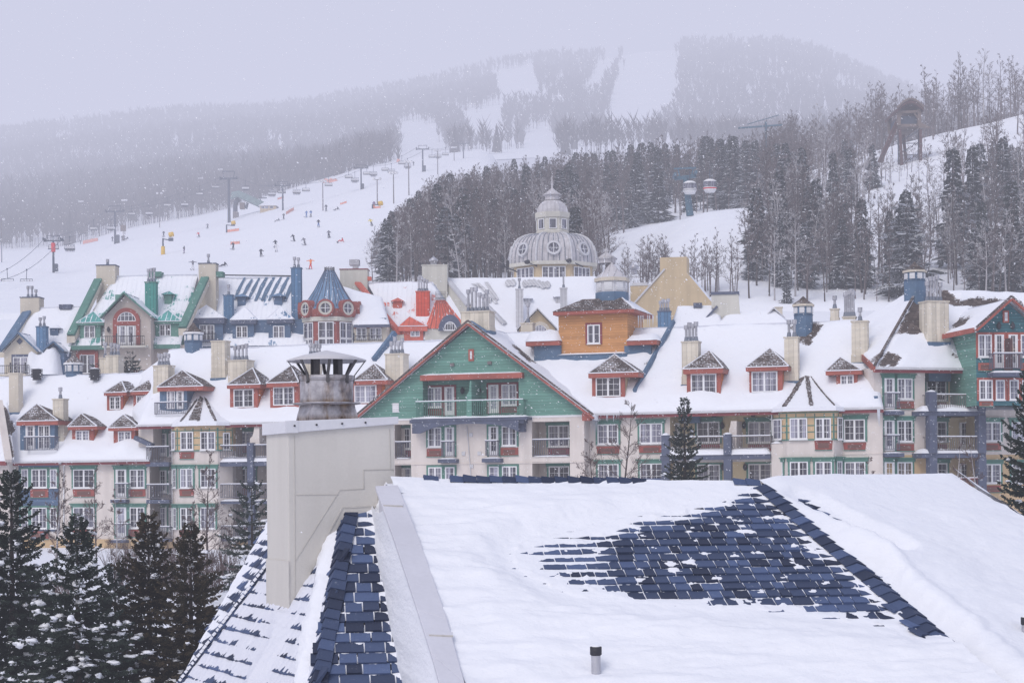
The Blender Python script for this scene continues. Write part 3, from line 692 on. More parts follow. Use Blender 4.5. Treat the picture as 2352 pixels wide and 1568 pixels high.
# roofs
p1 = plane45(zE1, -.55); p2 = plane45(zE2, -.55)
R1 = [fr.pl(cb(95, 828), (0, 1, 0), (0, -.55, 0)), fr.pl(cb(1280, 832), (0, 1, 0), (0, -.55, 0)), fr.pl(ca(1420, 1045), *p1), fr.pl(ca(-60, 1062), *p1)]
for q in R1[:2]: q.z = zE1
R1[2].z = R1[3].z = (R1[2].z + R1[3].z)/2; R1[2].y = R1[3].y = R1[2].z - zE1 - .55
dm1 = []; dm2 = []
def D(*a, **k): return dormer(fr, root, cb, *a, **k)
D((140, 500, 495, 530), (315, 350), (175, 530, 468, 738), (330, 537, 430, 738), p1, mat='blue', side='blue', door_=(222, 537, 302, 738), railr=(205, 635, 467, 752), roofm=('shingle', 'shingle_bare'))
D((580, 545, 828, 570), (695, 433), (620, 572, 800, 668), (650, 580, 765, 668), p1)
D((925, 555, 1188, 578), (1055, 440), (975, 580, 1155, 690), (1012, 587, 1125, 690), p1)
D((888, 255, 1080, 278), (1040, 155), (918, 280, 1050, 400), (940, 290, 1033, 400), p1); D((1115, 245, 1325, 270), (1275, 145), (1145, 272, 1310, 400), (1168, 284, 1262, 400), p1)
D((1345, 208, 1735, 235), (1560, 62), (1370, 237, 1600, 395), (1430, 242, 1500, 395), p2, mat='blue', side='blue', door_=(1510, 242, 1575, 395), railr=(1320, 340, 1600, 442), roofm=('shingle', 'shingle_bare'))
D((1940, 190, 2225, 215), (2160, 45), (1970, 217, 2205, 380), (2000, 228, 2172, 380), p2, roofm=('shingle_bare', 'shingle'))
dormer(fr, root, cc, (140, 1135, 415, 1165), (350, 985), (175, 1167, 415, 1325), (200, 1172, 380, 1325), p2, roofm=('shingle_bare', 'shingle'))
dormer(fr, root, cc, (880, 1115, 1175, 1145), (1060, 970), (885, 1147, 1120, 1305), (895, 1157, 1085, 1305), p2)
sheet(fr, root, 'roof', R1, seed=1, amp=.12, mounds=[(G_(1050, 0).x, G_(0, 740).z, 1.2, .35), (G_(560, 0).x, G_(0, 740).z, 1.2, .25)], bare=[[cb(20, 380), cb(70, 460), cb(140, 560), cb(60, 620)], [cb(150, 290), cb(215, 380), cb(190, 370)]])
R2 = [fr.at(cb(1165, 525), -.55), fr.at((940, 962), -.55), fr.pl((1075, 766), *p2), fr.pl(ca(1430, 868), *p2)]
for q in R2[:2]: q.z = zE2
zr = (R2[2].z + R2[3].z)/2
for q in R2[2:]: q.z = zr; q.y = zr - zE2 - .55
sheet(fr, root, 'roof', R2, seed=2, amp=.13, bare=[[cc(2245 - 1170, 775), cc(1200, 745), cc(1180, 760)]])
lo = Vector((R1[2].x - .5, R1[2].y, R1[2].z - .3)); sheet(fr, root, 'roof', [R1[1] + Vector((-3.5, 3.5, 3.4)), R2[0] + Vector((.3, .2, .15)), R2[3] + Vector((.3, 0, 0)), R1[2] + Vector((-2.2, 0, -.1))], seed=3)
sheet(fr, root, 'back_roof', [Vector((R2[2].x, R2[2].y*2 + .5, zE2)), Vector((R2[3].x, R2[3].y*2 + .5, zE2)), R2[3], R2[2]], res=1.0); sheet(fr, root, 'back_roof', [Vector((R1[2].x, R1[2].y*2 + .5, zE1)), Vector((R1[3].x, R1[3].y*2 + .5, zE1)), R1[3], R1[2]], res=1.0)
MB().box(R1[0].x, R1[1].x, -.55, -.47, zE1 - .34, zE1 - .16).box(R2[0].x, R2[1].x, -.55, -.47, zE2 - .34, zE2 - .16).build('eave_board', M['dark_red'], root)
MB().box(R1[0].x, R1[1].x, -.66, -.555, zE1 - .17, zE1 - .03).box(R2[0].x, R2[1].x, -.66, -.555, zE2 - .17, zE2 - .03).build('gutter', M['gutter'], root)
MB().box(R1[0].x, R1[1].x, -.50, .05, zE1 - .26, zE1 - .18).box(R2[0].x, R2[1].x, -.50, .05, zE2 - .26, zE2 - .18).build('soffit', M['cream'], root)
MB().path([G_(1455, 528, -.5), G_(1458, 550, -.4), G_(1472, 560, -.1), G_(1473, 1500, -.1)], .045).path([G_(552, 838, -.5), G_(545, 870, -.1), G_(545, 1500, -.1)], .045).build('downspout', M['white'], root)
# turret roof over the bay, brown ridges showing through the snow
def turret(fr, root, bay, apx, cA, vback, hips, bare=None):
    """hips = (pixel x, outward reach, strip width) along the eave, snow with brown ridge strips"""
    A, B, C, D, zt = bay; ap = fr.at(cA(*apx), vback); st = 8; z0 = zt + .02
    e = []
    for x, dv, w in hips:
        q = fr.at(cA(x, apx[1] + 250), dv); e.append((Vector((q.x, dv, z0)), w))
    m = MB(); sag = lambda a, t, k=0: a.lerp(ap, t) + Vector((0, 0, -.12*sin(pi*t) + k))
    for (p, _), (q, _) in zip(e, e[1:]):
        for k in range(st):
            t0, t1 = k/st, (k + 1)/st; m.add([sag(p, t0), sag(q, t0), sag(q, t1), sag(p, t1)], [(0, 1, 2, 3)], 0, True)
        m.add([p, q, q - Vector((0, 0, .22)), p - Vector((0, 0, .22))], [(3, 2, 1, 0)], 0)
    o_ = m.build('turret_roof', M['snow'], root); r = MB()
    for a, w in e:
        if not w: continue
        for k in range(1, 22):
            t0, t1 = k/22, (k + 1)/22
            r.bar(sag(a, t0, .03), sag(a, min(t1, 1), .03), w*(.75 + .5*R.random()), .08, 0)
    if bare:
        x0, x1, t0, t1 = bare; p, q = e[x0][0], e[x1][0]
        for k in range(7):
            a0, a1 = t0 + (t1 - t0)*k/7, t0 + (t1 - t0)*(k + .8)/7; f0, f1 = .35 + .1*R.random(), .93
            g = lambda f, t: sag(p.lerp(q, f), t, .05); r.quad(g(f0, a0), g(f1, a0), g(f1, a1), g(f0, a1))
    r.build('hip_ridge', M['shingle_bare'], o_)
    return o_
turret(fr, root, bA, (1732, 238), cb, 2.0, ((1440, -.3, 0), (1535, -1.35, .12), (1692, -1.6, .22), (1850, -1.45, .16), (1990, -.4, 0)), (1, 2, .08, .8))
# chimneys and lanterns on this roof
def onroof(fr, q, pl): return fr.pl(q, *pl).y
chim(fr, root, ca, 75, 1050, 158, 1380, onroof(fr, ca(115, 1400), p1), fl=0, mat='beige'); chim(fr, root, ca, 450, 1270, 543, 1580, onroof(fr, ca(500, 1640), p1), fl=1, flash=None)
chim(fr, root, ca, 1310, 985, 1440, 1200, onroof(fr, ca(1375, 1210), p2), fl=4, flash=None, seed=4); chim(fr, root, ca, 1805, 775, 1925, 1085, onroof(fr, ca(1860, 1100), p2), fl=0)
chim(fr, root, ca, 1948, 940, 2112, 1170, onroof(fr, ca(2030, 1160), p2), fl=4, flash=None, seed=5); chim(fr, root, cc, 470, 900, 600, 1070, onroof(fr, cc(535, 1080), p2), fl=4, flash=None, seed=7); chim(fr, root, cc, 1155, 885, 1312, 1180, onroof(fr, cc(1230, 1200), p2), fl=4, flash=None, seed=8)
vR = R2[2].y; chim(fr, root, ca, 850, 920, 920, 1070, R1[2].y + 1.2, fl=1, flash=None, seed=2); chim(fr, root, ca, 905, 900, 1012, 1070, R1[2].y + .8, fl=3, flash=None, seed=9)
cupola(fr, root, ca, (590, 880), (510, 660, 960, 975), (525, 655, 980, 1045), (525, 655, 1080), R1[2].y - .4, roofm='shingle'); cupola(fr, root, ca, (1615, 612), (1535, 1690, 698, 715), (1545, 1685, 718, 780), (1545, 1680, 855), vR - .6)
for x in (315, 810):
    q = fr.at(ca(x, 1065), R1[2].y - .8); m = MB()
    for k in range(6): m.box(q.x - .32, q.x + .32, q.y - .3, q.y + .3, q.z - .2 + k*.11, q.z - .13 + k*.11)
    m.box(q.x - .24, q.x + .24, q.y - .22, q.y + .22, q.z - .4, q.z + .42); m.build('roof_vent', M['iron'], root)
    snowpad(root, q.x - .3, q.x + .3, q.y - .3, q.y + .3, q.z + .42, .12, x)
# blue wall strip climbing the roof and small lamp
a, b = fr.pl(cc(1060, 965), *p2), fr.pl(cc(1238, 738), *p2); MB().bar(a + Vector((0, 0, .2)), b + Vector((0, 0, .25)), .30, .35).build('roof_divider', M['blue'], root)
q = G_(1042, 866, -.1); MB().lathe([(.09, q.z - .12), (.12, q.z + .05), (.02, q.z + .2)], 8, (q.x, -.15)).build('wall_lamp', M['iron'], root)
a, b = G_(1160, 640, -.2), G_(1305, 708, -.2); MB().bar(a, b, .5, .28).build('flashing', M['bluegrey'], root)
# chairs on the balcony
q = G_(1330, 1150, -.1)
for dx in (0,):
    m = MB(); x = q.x; z = q.z
    for a in (-.22, .22):
        for b in (-.2, .2): m.tube((x + a, .2 + b, z), (x + a, .2 + b, z + .42), .02, n=4)
    m.box(x - .25, x + .25, 0, .42, z + .42, z + .46); m.box(x - .25, x + .25, .40, .44, z + .46, z + .95)
    MBo = m.build('patio_chair', M['iron'], None); MBo.matrix_world = root.matrix_world
    w = fr.wld((0, 0, 0)); MBo.location = w; MBo.rotation_euler = (0, 0, -fr.yaw); tag(MBo, 'black patio chair behind the railing of the lower recessed balcony', 'chair')
# ---- sliver of the neighbouring house at the left edge ---------------------------------------------------------------------
fr = MF.sub((-10, 1250), -1.0); root = fr.root('neighbour_house'); tag(root, 'sliver of a brown-shingled house with a pale verge at the left edge', 'house')
N_ = lambda x, y, v=0.0: fr.at(cb(x, y), v)
z = N_(40, 842).z; MB().box(N_(-400, 900).x, N_(78, 900).x, 0, 6, -3, z).build('wall', M['cream'], root); MB().box(N_(-400, 900).x, N_(84, 900).x, -.5, -.35, z - .3, z).build('eave_board', M['dark_red'], root)
a, b, c, d = N_(-300, 835, -.5), N_(118, 800, -.5), N_(62, 330, 2.6), N_(-300, 250, 2.6)
sheet(fr, root, 'roof', [a, b, c, d], seed=55, th=.1, res=.2, bare=[[cb(5, 330), cb(50, 380), cb(75, 470), cb(140, 570), cb(70, 620), cb(100, 720), cb(118, 800), cb(80, 830), cb(40, 560)], [cb(-10, 130), cb(70, 130), cb(75, 190), cb(0, 170)]])
MB().bar(N_(74, 838, -.75), N_(-8, 330, 1.6), .45, .3).build('verge', M['cream'], root)
# ---- green gabled house ---------------------------------------------------------------------------------------
fr = MF.sub((1100, 1250), -1.2); root = fr.root('gabled_house')
tag(root, 'house with a big green boarded gable, red rake boards and cream lower walls', 'building')
A = lambda x, y, v=0.0: fr.at(cg(x, y), v)
zb = -3.0; zg = (A(400, 688).z + A(1900, 664).z)/2
ap = A(1030, -92); uL, uR = A(95, 690).x, A(2002, 664).x
rc = rect(fr, cg, 1555, 718, 1880, 1010); rc3 = rect(fr, cg, 1555, 1062, 1880, 1205); lc = rect(fr, cg, 380, 745, 522, 1035); lc3 = rect(fr, cg, 380, 1080, 522, 1200)
zt_, zt3 = (rc[3] + lc[3])/2, (rc3[3] + lc3[3])/2; zf_ = (rc[2] + lc[2])/2
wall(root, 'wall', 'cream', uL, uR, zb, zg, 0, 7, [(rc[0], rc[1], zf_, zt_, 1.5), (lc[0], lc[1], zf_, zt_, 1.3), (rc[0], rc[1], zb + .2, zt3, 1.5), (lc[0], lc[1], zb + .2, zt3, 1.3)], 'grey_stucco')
box(root, 'ledge', (uL, uR, zf_ - .42, zf_ - .36), -.05, 0, 'cream'); box(root, 'frieze', (uL, uR, zg - .12, zg), -.04, 0, 'white')
hol = (*rect(fr, cg, 625, 365, 1448, 690)[:2], zg + .02, A(1000, 350).z)
m = MB(); gable_tri(m, uL - .3, uR + .3, zg, ap.x, ap.z, -.06, [hol]); a, b, c, d = hol; e = .95
m.quad((a, e, c), (b, e, c), (b, e, d), (a, e, d)); m.quad((a, -.06, c), (a, e, c), (a, e, d), (a, -.06, d)); m.quad((b, -.06, c), (b, -.06, d), (b, e, d), (b, e, c)); m.quad((a, -.06, d), (a, e, d), (b, e, d), (b, -.06, d)); m.quad((a, -.06, c), (b, -.06, c), (b, e, c), (a, e, c))
m.build('gable', M['green_side'], root)
r0 = rect(fr, cg, 598, 318, 1472, 345, -.5); zz = A(1030, 332, -.5).z
cn_ = box(root, 'canopy', (r0[0], r0[1], zz - .18, zz + .16), -.5, .3, 'red'); snowpad(cn_, r0[0], r0[1], -.5, .05, zz + .16, .10, 2)
ve = .94
for (wx, dx, tr) in (((660, 787), (810, 895), 0), ((1297, 1427), (1186, 1274), 0)):
    off = 0 if wx[0] < 1000 else -18
    w = rect(fr, cg, wx[0], 427 + off, wx[1], 595 + off, ve); d_ = rect(fr, cg, dx[0], 422 + off, dx[1], 662 + off, ve); w = (w[0], w[1], w[2], d_[3])
    win(root, w, ve, 2, 3, 2, trim='dark_red', head=False, glass='glass_pale'); door(root, d_, ve, trim='dark_red', head=False, glass='glass_pale')
    panel(root, (w[0], w[1], d_[2], w[2] - .1), ve, mat='dark_red')
s = rect(fr, cg, 530, 690, 1512, 790, -1.0); zs = A(1020, 684, -1.0).z
us0, us1 = s[0], s[1]
pts = [(us0, zs), (us0, zs - .95)] + [(us0 + .55, zs - .95)] + [(lerp(us0 + .9, us1 - .9, i/12), zs - .80 + .42*sin(pi*i/12)**.6) for i in range(13)] + [(us1 - .55, zs - .95), (us1, zs - .95), (us1, zs)]
bal = MB()
bal.box(us0 - .05, us1 + .05, -1.05, .94, zs - .2, zs)
n_ = len(pts)
for i in range(0, 15):
    p, q = pts[i + 1], pts[i + 2]; bal.add([(p[0], -1.0, p[1]), (q[0], -1.0, q[1]), (q[0], -1.0, zs - .2), (p[0], -1.0, zs - .2), (p[0], -.85, p[1]), (q[0], -.85, q[1]), (q[0], -.85, zs - .2), (p[0], -.85, zs - .2)], [(0, 1, 2, 3), (7, 6, 5, 4), (0, 4, 5, 1)], 0)
balo = bal.build('balcony', M['bluegrey'], root)
snowpad(balo, us0 - .08, us1 + .08, -1.1, -.1, zs, .13, 4)
um = A(1003, 600, -.95).x; zr1 = A(1020, 538, -.95).z
rail(balo, (us0 + .25, um - .03, zs, zr1), -.95, mat='green', ends=.9); rail(balo, (um + .03, us1 - .25, zs, zr1), -.95, mat='green', ends=.9)
MB().prism_v([(um + a, zs + b) for a, b in ((-.03, 0), (-.03, 1.45), (.15, 1.75), (.2, 2.35), (.3, 2.35), (.3, 0))], -.98, .9).build('divider', M['green_side'], balo)
for x in (590, 1480): q = A(x, 800, 0); MB().box(q.x - .22, q.x + .22, -.5, 0, q.z - .05, q.z + .5).box(q.x - .32, q.x + .32, -.9, 0, q.z + .5, q.z + .72).build('bracket', M['bluegrey'], root)
fz = MB(); q = rect(fr, cg, 1015, 100, 1062, 200, -.06); fz.box(q[0], q[1], -.14, -.07, q[2], q[3], 0).box(q[0] + .12, q[1] - .12, -.16, -.141, q[2] + .13, q[3] - .13, 1); fz.build('gable_vent', [M['red'], M['louvre']], root)
q = rect(fr, cg, 365, 560, 420, 638, -.06); box(root, 'gable_vent', q, -.12, -.062, 'louvre')
for x, y in ((962, 455), (1105, 452)):
    q = A(x, y, ve - .1); MB().lathe([(.06, q.z - .2), (.14, q.z - .05), (.13, q.z + .1), (.02, q.z + .25)], 8, (q.x, q.y - .05)).build('wall_lamp', M['iron'], root)
for x, y in ((875, 232), (1195, 215)):
    q = A(x, y, -.1); MB().box(q.x - .13, q.x + .13, -.2, -.06, q.z - .1, q.z + .1).build('floodlight', M['pole'], root)
for (wx, dx) in (((668, 785), (812, 895)), ((1299, 1427), (1187, 1273))):
    zt2, zb2 = A(1000, 762).z, A(1000, 930).z
    w = rect(fr, cg, wx[0], 768, wx[1], 935); w = (w[0], w[1], zb2, zt2); dd = rect(fr, cg, dx[0], 768, dx[1], 1015); dd = (dd[0], dd[1], A(1000, 1012).z, zt2)
    win(root, w, 0, 2, 3, 2, trim='green', head=False); door(root, dd, 0, trim='green', head=False, glass='glass_pale' if wx[0] < 1000 else 'glass_dark')
    panel(root, (w[0] - .1, w[1] + .1, A(1000, 1010).z, zb2 - .12), 0)
    b = box(root, 'balcony', (dd[0] - .3, dd[1] + .3, A(1000, 1068).z, A(1000, 1036).z), -.6, 0, 'bluegrey'); rail(b, (dd[0] - .08, dd[1] + .08, A(1000, 1018).z, A(1000, 884).z), -.5, ends=.5); snowpad(b, dd[0] - .3, dd[1] + .3, -.6, 0, A(1000, 1036).z, .1, 7)
    zt3_, zb3 = A(1000, 1103).z, A(1000, 1260).z
    win(root, (w[0], w[1], zb3, zt3_), 0, 2, 3, 2, trim='green', head=False); win(root, (dd[0], dd[1], zb3, zt3_), 0, 1, 3, 2, trim='green', head=False)
for (x0, x1, q0, q1, dp) in ((1698, 1875, rc, 1, 1.48), (402, 520, lc, 0, 1.28)):
    w = rect(fr, cg, x0, 755, x1, 930, dp); w = (w[0], w[1], A(1000, 940).z, A(1000, 758).z); win(root, w, dp, 2, 3, 2, trim='green'); panel(root, (w[0], w[1], A(1000, 1008).z, w[2] - .1), dp, mat='dark_red')
    rail(root, (q0[0], q0[1], zf_ + .02, zf_ + 1.1), .08); snowpad(root, q0[0], q0[1], -.08, .2, zf_, .08, 1)
    win(root, (w[0], w[1], A(1000, 1270).z, A(1000, 1106).z), dp, 2, 3, 2, trim='green')
win(root, rect(fr, cg, 1582, 770, 1606, 975, 1.48), 1.48, 1, 3, 1)
MB().path([A(1000, 756, -.05), A(1035, 1200, -.05)], .03).build('conduit', M['gutter'], root)
for x, y in ((972, 990), (1108, 988), (1035, 830), (1040, 1098)): q = A(x, y); box(root, 'wall_vent', (q.x - .12, q.x + .12, q.z - .12, q.z + .12), -.06, 0, 'gutter')
# roof: two slopes running back, red rake boards
L = 9.0; ov = .45; k = 1.06
eL = Vector((ap.x - (ap.x - uL + .55)*1.0, -ov, zg - .12)); eR = Vector((uR + .75, -ov, zg - .12)); pk = Vector((ap.x, -ov, ap.z + .28))
sheet(fr, root, 'roof', [eR, eR + Vector((0, L, 0)), pk + Vector((0, L, 0)), pk], seed=5, th=.2, bare=[[cd(95, 800), cd(160, 800), cd(335, 970), cd(250, 940)], [cc(1900, 650), cc(1930, 650), cc(2080, 760), cc(2020, 730)]])
sheet(fr, root, 'roof', [eL + Vector((0, L, 0)), eL, pk, pk + Vector((0, L, 0))], seed=6, th=.2)
for a in (eL, eR): MB().bar(a + Vector((0, -.03, -.14)), pk + Vector((0, -.03, -.14)), .10, .42, up=(0, 1, 0)).build('rake_board', M['red'], root)
for a in (eL, eR):
    MB().bar(a + Vector((0, -.05, .09)), pk + Vector((0, -.05, .09)), .12, .06, up=(0, 1, 0)).build('drip_edge', M['shingle_bare'], root)
q = fr.at(cc(1925, 640), 1.5); chim(fr, root, cc, 1803, 525, 2045, 680, 1.6, dep=1.2, fl=6, flash='blue', seed=12, fh=1.6, drop=1.4)
MB().bar(fr.at(cc(1895, 612), 1.2), fr.at(cc(2030, 700), 1.2), .5, .12).build('flashing', M['blue'], root)
q = rect(fr, cg, 1985, 640, 2052, 668, -.5); box(root, 'rake_end', (q[0], q[1], q[2] - .3, q[3]), -.52, 0, 'red')
# ---- right wing with the orange roof tower --------------------------------------------------------------------
fr = MF.sub((1700, 1250), 0); root = fr.root('hotel_wing')
tag(root, 'cream hotel wing with long snowy roof, red dormers and an ochre panelled bay', 'building')
H = lambda x, y, v=0.0: fr.at(ch(x, y), v)
I = lambda x, y, v=0.0: fr.at(ci(x, y), v)
zb = -3.5; zE = (H(300, 578).z + H(1800, 556).z + I(900, 548).z)/3
uL, uR = H(80, 900).x, I(1022, 900).x
RZ = {'t1': H(700, 688).z, 'b1': H(700, 877).z, 't2': H(700, 1064).z, 'b2': H(700, 1250).z, 'p0': H(700, 966).z}
bu0, bu1 = H(895, 800).x, H(1862, 800).x
zs1, zs0 = H(1300, 985).z, H(1300, 1030).z
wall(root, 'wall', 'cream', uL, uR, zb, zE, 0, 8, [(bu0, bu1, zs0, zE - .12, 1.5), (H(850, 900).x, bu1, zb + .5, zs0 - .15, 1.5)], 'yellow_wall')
for x0, x1 in ((213, 410), (608, 825)):
    q = rect(fr, ch, x0, 700, x1, 880); win(root, (q[0], q[1], RZ['b1'], RZ['t1']), 0, 2, 3, 2, trim='green', glass='glass' if x0 < 500 else None); win(root, (q[0], q[1], RZ['b2'], RZ['t2']), 0, 2, 3, 2, trim='green')
    panel(root, (q[0] - .02, q[1] + .02, RZ['p0'], RZ['b1'] - .14), 0, .05)
for x0, x1 in ((1147, 1363), (1628, 1845)):
    q = rect(fr, ch, x0, 675, x1, 868, 1.48); win(root, q, 1.48, 2, 3, 2, trim='green'); panel(root, (q[0], q[1], q[2] - .75, q[2] - .12), 1.48, mat='dark_red')
    q2 = (q[0], q[1], RZ['b2'], RZ['t2'] - .1); win(root, q2, 1.48, 2, 3, 2, trim='green')
q = rect(fr, ch, 918, 685, 990, 950, 1.48); door(root, q, 1.48); door(root, (q[0], q[1], RZ['b2'], RZ['t2'] - .1), 1.48)
for x, y in ((1385, 710), (1592, 706), (1390, 1100), (1600, 1100)): q = H(x, y, 1.4); MB().lathe([(.06, q.z - .2), (.14, q.z - .05), (.13, q.z + .1), (.02, q.z + .25)], 8, (q.x, q.y)).build('wall_lamp', M['iron'], root)
for x, y in ((1308, 612), (1675, 605)): q = H(x, y, 1.4); box(root, 'wall_vent', (q.x - .12, q.x + .12, q.z - .14, q.z + .1), 1.35, 1.5, 'iron')
ub0 = H(800, 1000, -1).x
b = box(root, 'balcony', (ub0, bu1, zs0, zs1), -1.0, 1.45, 'bluegrey'); snowpad(b, ub0, bu1, -1.05, .1, zs1, .42, 11)
zr0, zr1 = H(1300, 935, -.9).z, H(1300, 812, -.9).z
rail(b, (H(838, 900, -.9).x, bu1, zr0, zr1), -.9, ends=.9, mat='pole')
for x in (855, 1438):
    u = H(x, 900, -.9).x; box(b, 'post', (u - .24, u + .24, zs1, zr1 + .14), -1.12, -.68, 'bluegrey'); snowpad(b, u - .26, u + .26, -1.14, -.66, zr1 + .14, .16, x)
    box(root, 'post', (u - .24, u + .24, zb, zs0), -1.12, -.68, 'bluegrey')
MB().prism_v([(H(1462 + a, c_).x, H(1462, c_).z) for a, c_ in ((0, 930), (0, 740), (10, 720), (16, 668), (70, 668), (70, 930))], -.4, 1.5).build('divider', M['cream'], root)
b2 = box(root, 'balcony', (ub0, bu1, zb + .9, zb + 1.2), -1.0, 1.45, 'bluegrey'); rail(b2, (H(838, 900, -.9).x, bu1, zb + 1.3, zb + 2.4), -.9, ends=.9, mat='dark_red')
# ochre bay
chx = lambda x, y: ci((x*1.0), y)
hx = lambda x: (x*.24415 + 1320.7 - 1777.8)/.24415        # crop h x -> crop i x
bR = bay(fr, root, ci, (hx(1866), hx(1998), 560, 645), 548, 848, zb, 1.1, (590, 636, 712, 772),
    [(148, 640, 315, 836, None), (388, 640, 538, 836, None), (150, 1048, 322, 1250, 'green'), (388, 1048, 548, 1250, 'green')],
    [(0, .12, .72, 645, 838, None), (0, .12, .72, 1050, 1250, 'green'), (2, .25, .8, 640, 848, None), (2, .25, .8, 1048, 1250, 'green')],
    [(388, 852, 545, 935)])
q = H(1912, 875, -.6); box(root, 'bay_corner', (H(1850, 900, -.6).x, H(1970, 900, -.6).x, zb, q.z), -.75, .3, 'cream'); snowpad(root, H(1845, 900, -.6).x, H(1975, 900, -.6).x, -.8, 0, q.z, .15, 8)
q = rect(fr, ci, 658, 652, 858, 850); win(root, q, 0, 2, 3, 2, trim='green', glass='glass_dark'); panel(root, (q[0], q[1], I(700, 938).z, q[2] - .12), 0, .05); q2 = rect(fr, ci, 665, 1050, 862, 1250); win(root, q2, 0, 2, 3, 2, trim='green')
box(root, 'ledge', (I(645, 900).x, uR, I(800, 975).z - .03, I(800, 975).z + .03), -.04, 0, 'cream')
# roof
pR = plane45(zE, -.55)
E0, E1 = fr.at(ch(-150, 580), -.55), fr.at(ci(1030, 545), -.55); T0, T1 = fr.pl((1090, 758), *pR), fr.pl(ce(960, 585), *pR)
zt = (fr.pl(cd(1545, 635), *pR).z + fr.pl(ce(850, 595), *pR).z)/2
for e in (E0, E1): e.z = zE
for t_ in (T0, T1): t_.z = zt; t_.y = zt - zE - .55
T1.x = fr.pl(ce(960, 700), *pR).x
sheet(fr, root, 'roof', [E0, E1, T1, T0], seed=21, th=.24, amp=.14, bare=[[ce(345, 650), ce(445, 640), ce(500, 830), ce(455, 790), ce(420, 780)], [ce(445, 640), ce(540, 600), ce(640, 640), ce(560, 720), ce(505, 830)], [ce(320, 600), ce(380, 590), ce(360, 650)], [cd(1270, 950), cd(1330, 820), cd(1345, 825), cd(1230, 985)]],
    mounds=[(H(1200, 0).x, H(0, 440).z, 1.6, .25), (I(600, 0).x, I(0, 430).z, 1.6, .3), (I(860, 0).x, I(0, 420).z, 1.3, .25)])
sheet(fr, root, 'back_roof', [Vector((T1.x, T1.y*2 + .5, zE)), Vector((T0.x, T0.y*2 + .5, zE)), T0, T1], res=1.0)
MB().box(E0.x + 1, E1.x, -.55, -.47, zE - .36, zE - .17).build('eave_board', M['dark_red'], root); MB().box(E0.x + 1, E1.x, -.66, -.555, zE - .17, zE - .03).build('gutter', M['gutter'], root); MB().box(E0.x + 1, E1.x, -.5, .05, zE - .27, zE - .18).build('soffit', M['cream'], root)
MB().path([H(1818, 560, -.5), H(1822, 590, -.4), H(1850, 608, -.15), H(1858, 865, -.15)], .045).path([H(1978, 870, -.85), H(1978, 1300, -.85)], .045).build('downspout', M['white'], root)
turret(fr, root, bR, (490, 1030), ce, 2.2, ((160, -.3, 0), (290, -1.45, .26), (535, -1.7, .24), (742, -1.4, .06), (830, -.4, 0)))
d_ = lambda *a, **k: dormer(fr, root, *a, **k)
d_(cd, (755, 1052, 1182, 1082), (980, 890), (790, 1085, 1066, 1250), (820, 1090, 1032, 1250), pR, side='yellow_wall'); d_(cd, (1565, 1015, 1905, 1050), (1790, 855), (1600, 1052, 1886, 1235), (1632, 1060, 1853, 1235), pR, roofm=('shingle', 'shingle')); d_(ce, (-28, 1000, 335, 1026), (180, 835), (5, 1028, 285, 1212), (22, 1040, 245, 1212), pR, roofm=('shingle', 'shingle_bare')); d_(ce, (655, 1032, 962, 1060), (780, 912), (750, 1062, 925, 1183), (782, 1070, 897, 1183), pR)
# lit ceiling lamp behind the first dormer window
c_ = lambda *a, **k: chim(fr, root, *a, **k)
c_(cd, 1553, 780, 1697, 1140, onroof(fr, cd(1600, 1160), pR), fl=4, seed=3, fh=1.2); c_(ce, 300, 742, 420, 1110, onroof(fr, ce(350, 1120), pR), fl=2, seed=6); c_(ce, 875, 605, 1015, 950, onroof(fr, ce(940, 960), pR), fl=1, seed=4)
cupola(fr, root, ce, (462, 385), (355, 543, 456, 476), (368, 535, 480, 548), (368, 532, 632), T0.y - 1.0, roofm='shingle_bare', rimm='beige')
a, b_ = fr.pl(cd(1150, 1222), *pR), fr.pl(cd(1488, 610), *pR); MB().bar(a + Vector((0, 0, .12)), b_ + Vector((0, -.1, .0)), .20, .26).build('roof_divider', M['blue'], root)
# small back chimneys beyond the ridge
c_(ce, 695, 500, 765, 590, T0.y + 3, fl=1, flash=None, seed=2, fh=.6); c_(ce, 800, 568, 908, 600, T0.y + 3, fl=5, flash=None, seed=5, fh=1.6)
icicles(fr, root, [(*[ch(x, 0)[0] for x in (150, 215)], ch(0, 598)[1], 12, 1.6), (ch(215, 0)[0], ch(420, 0)[0], ch(0, 592)[1], 9, .6), (ci(960, 0)[0], ci(1000, 0)[0], ci(0, 552)[1], 8, 1.1)], -.62, 3)
# ---- orange roof tower ----------------------------------------------------------------------------------------
vO = onroof(fr, cd(800, 900), pR)
tr = fr.root('roof_tower'); tr.location = fr.wld((0, 0, 0)); tag(tr, 'orange boarded square roof tower with grey octagonal lantern on a blue base', 'roof tower')
q = rect(fr, cd, 500, 560, 1092, 880, vO); u0, u1, z0, z1 = q; S = 4.2
MB().box(u0, u1, vO, vO + S, z0 - .1, z1).build('wall', M['orange_side'], tr)
win(tr, rect(fr, cd, 748, 640, 858, 798, vO), vO, 2, 2, 1, trim='dark_red', head=False, glass='glass')
f = rect(fr, cd, 453, 528, 1122, 560, vO - .6); f = (f[0], u1 + .6, z1 - .02, f[3])
fo = MB().box(f[0], f[1], vO - .6, vO + S + .6, z1 - .02, f[3]).build('eaves', M['red'], tr)
apz = fr.at(cd(920, 425), vO + S/2); hw = (f[1] - f[0])/2; um = (f[0] + f[1])/2
r = MB(); rim_z = f[3]; ru = 1.35
e0 = [(f[0] - .04, vO - .64), (f[1] + .04, vO - .64), (f[1] + .04, vO + S + .64), (f[0] - .04, vO + S + .64)]; cO = fr.at(cd(920, 430), vO + S/2)
e1 = [(cO.x - ru, vO + S/2 - ru), (cO.x + ru, vO + S/2 - ru), (cO.x + ru, vO + S/2 + ru), (cO.x - ru, vO + S/2 + ru)]; zr = cO.z
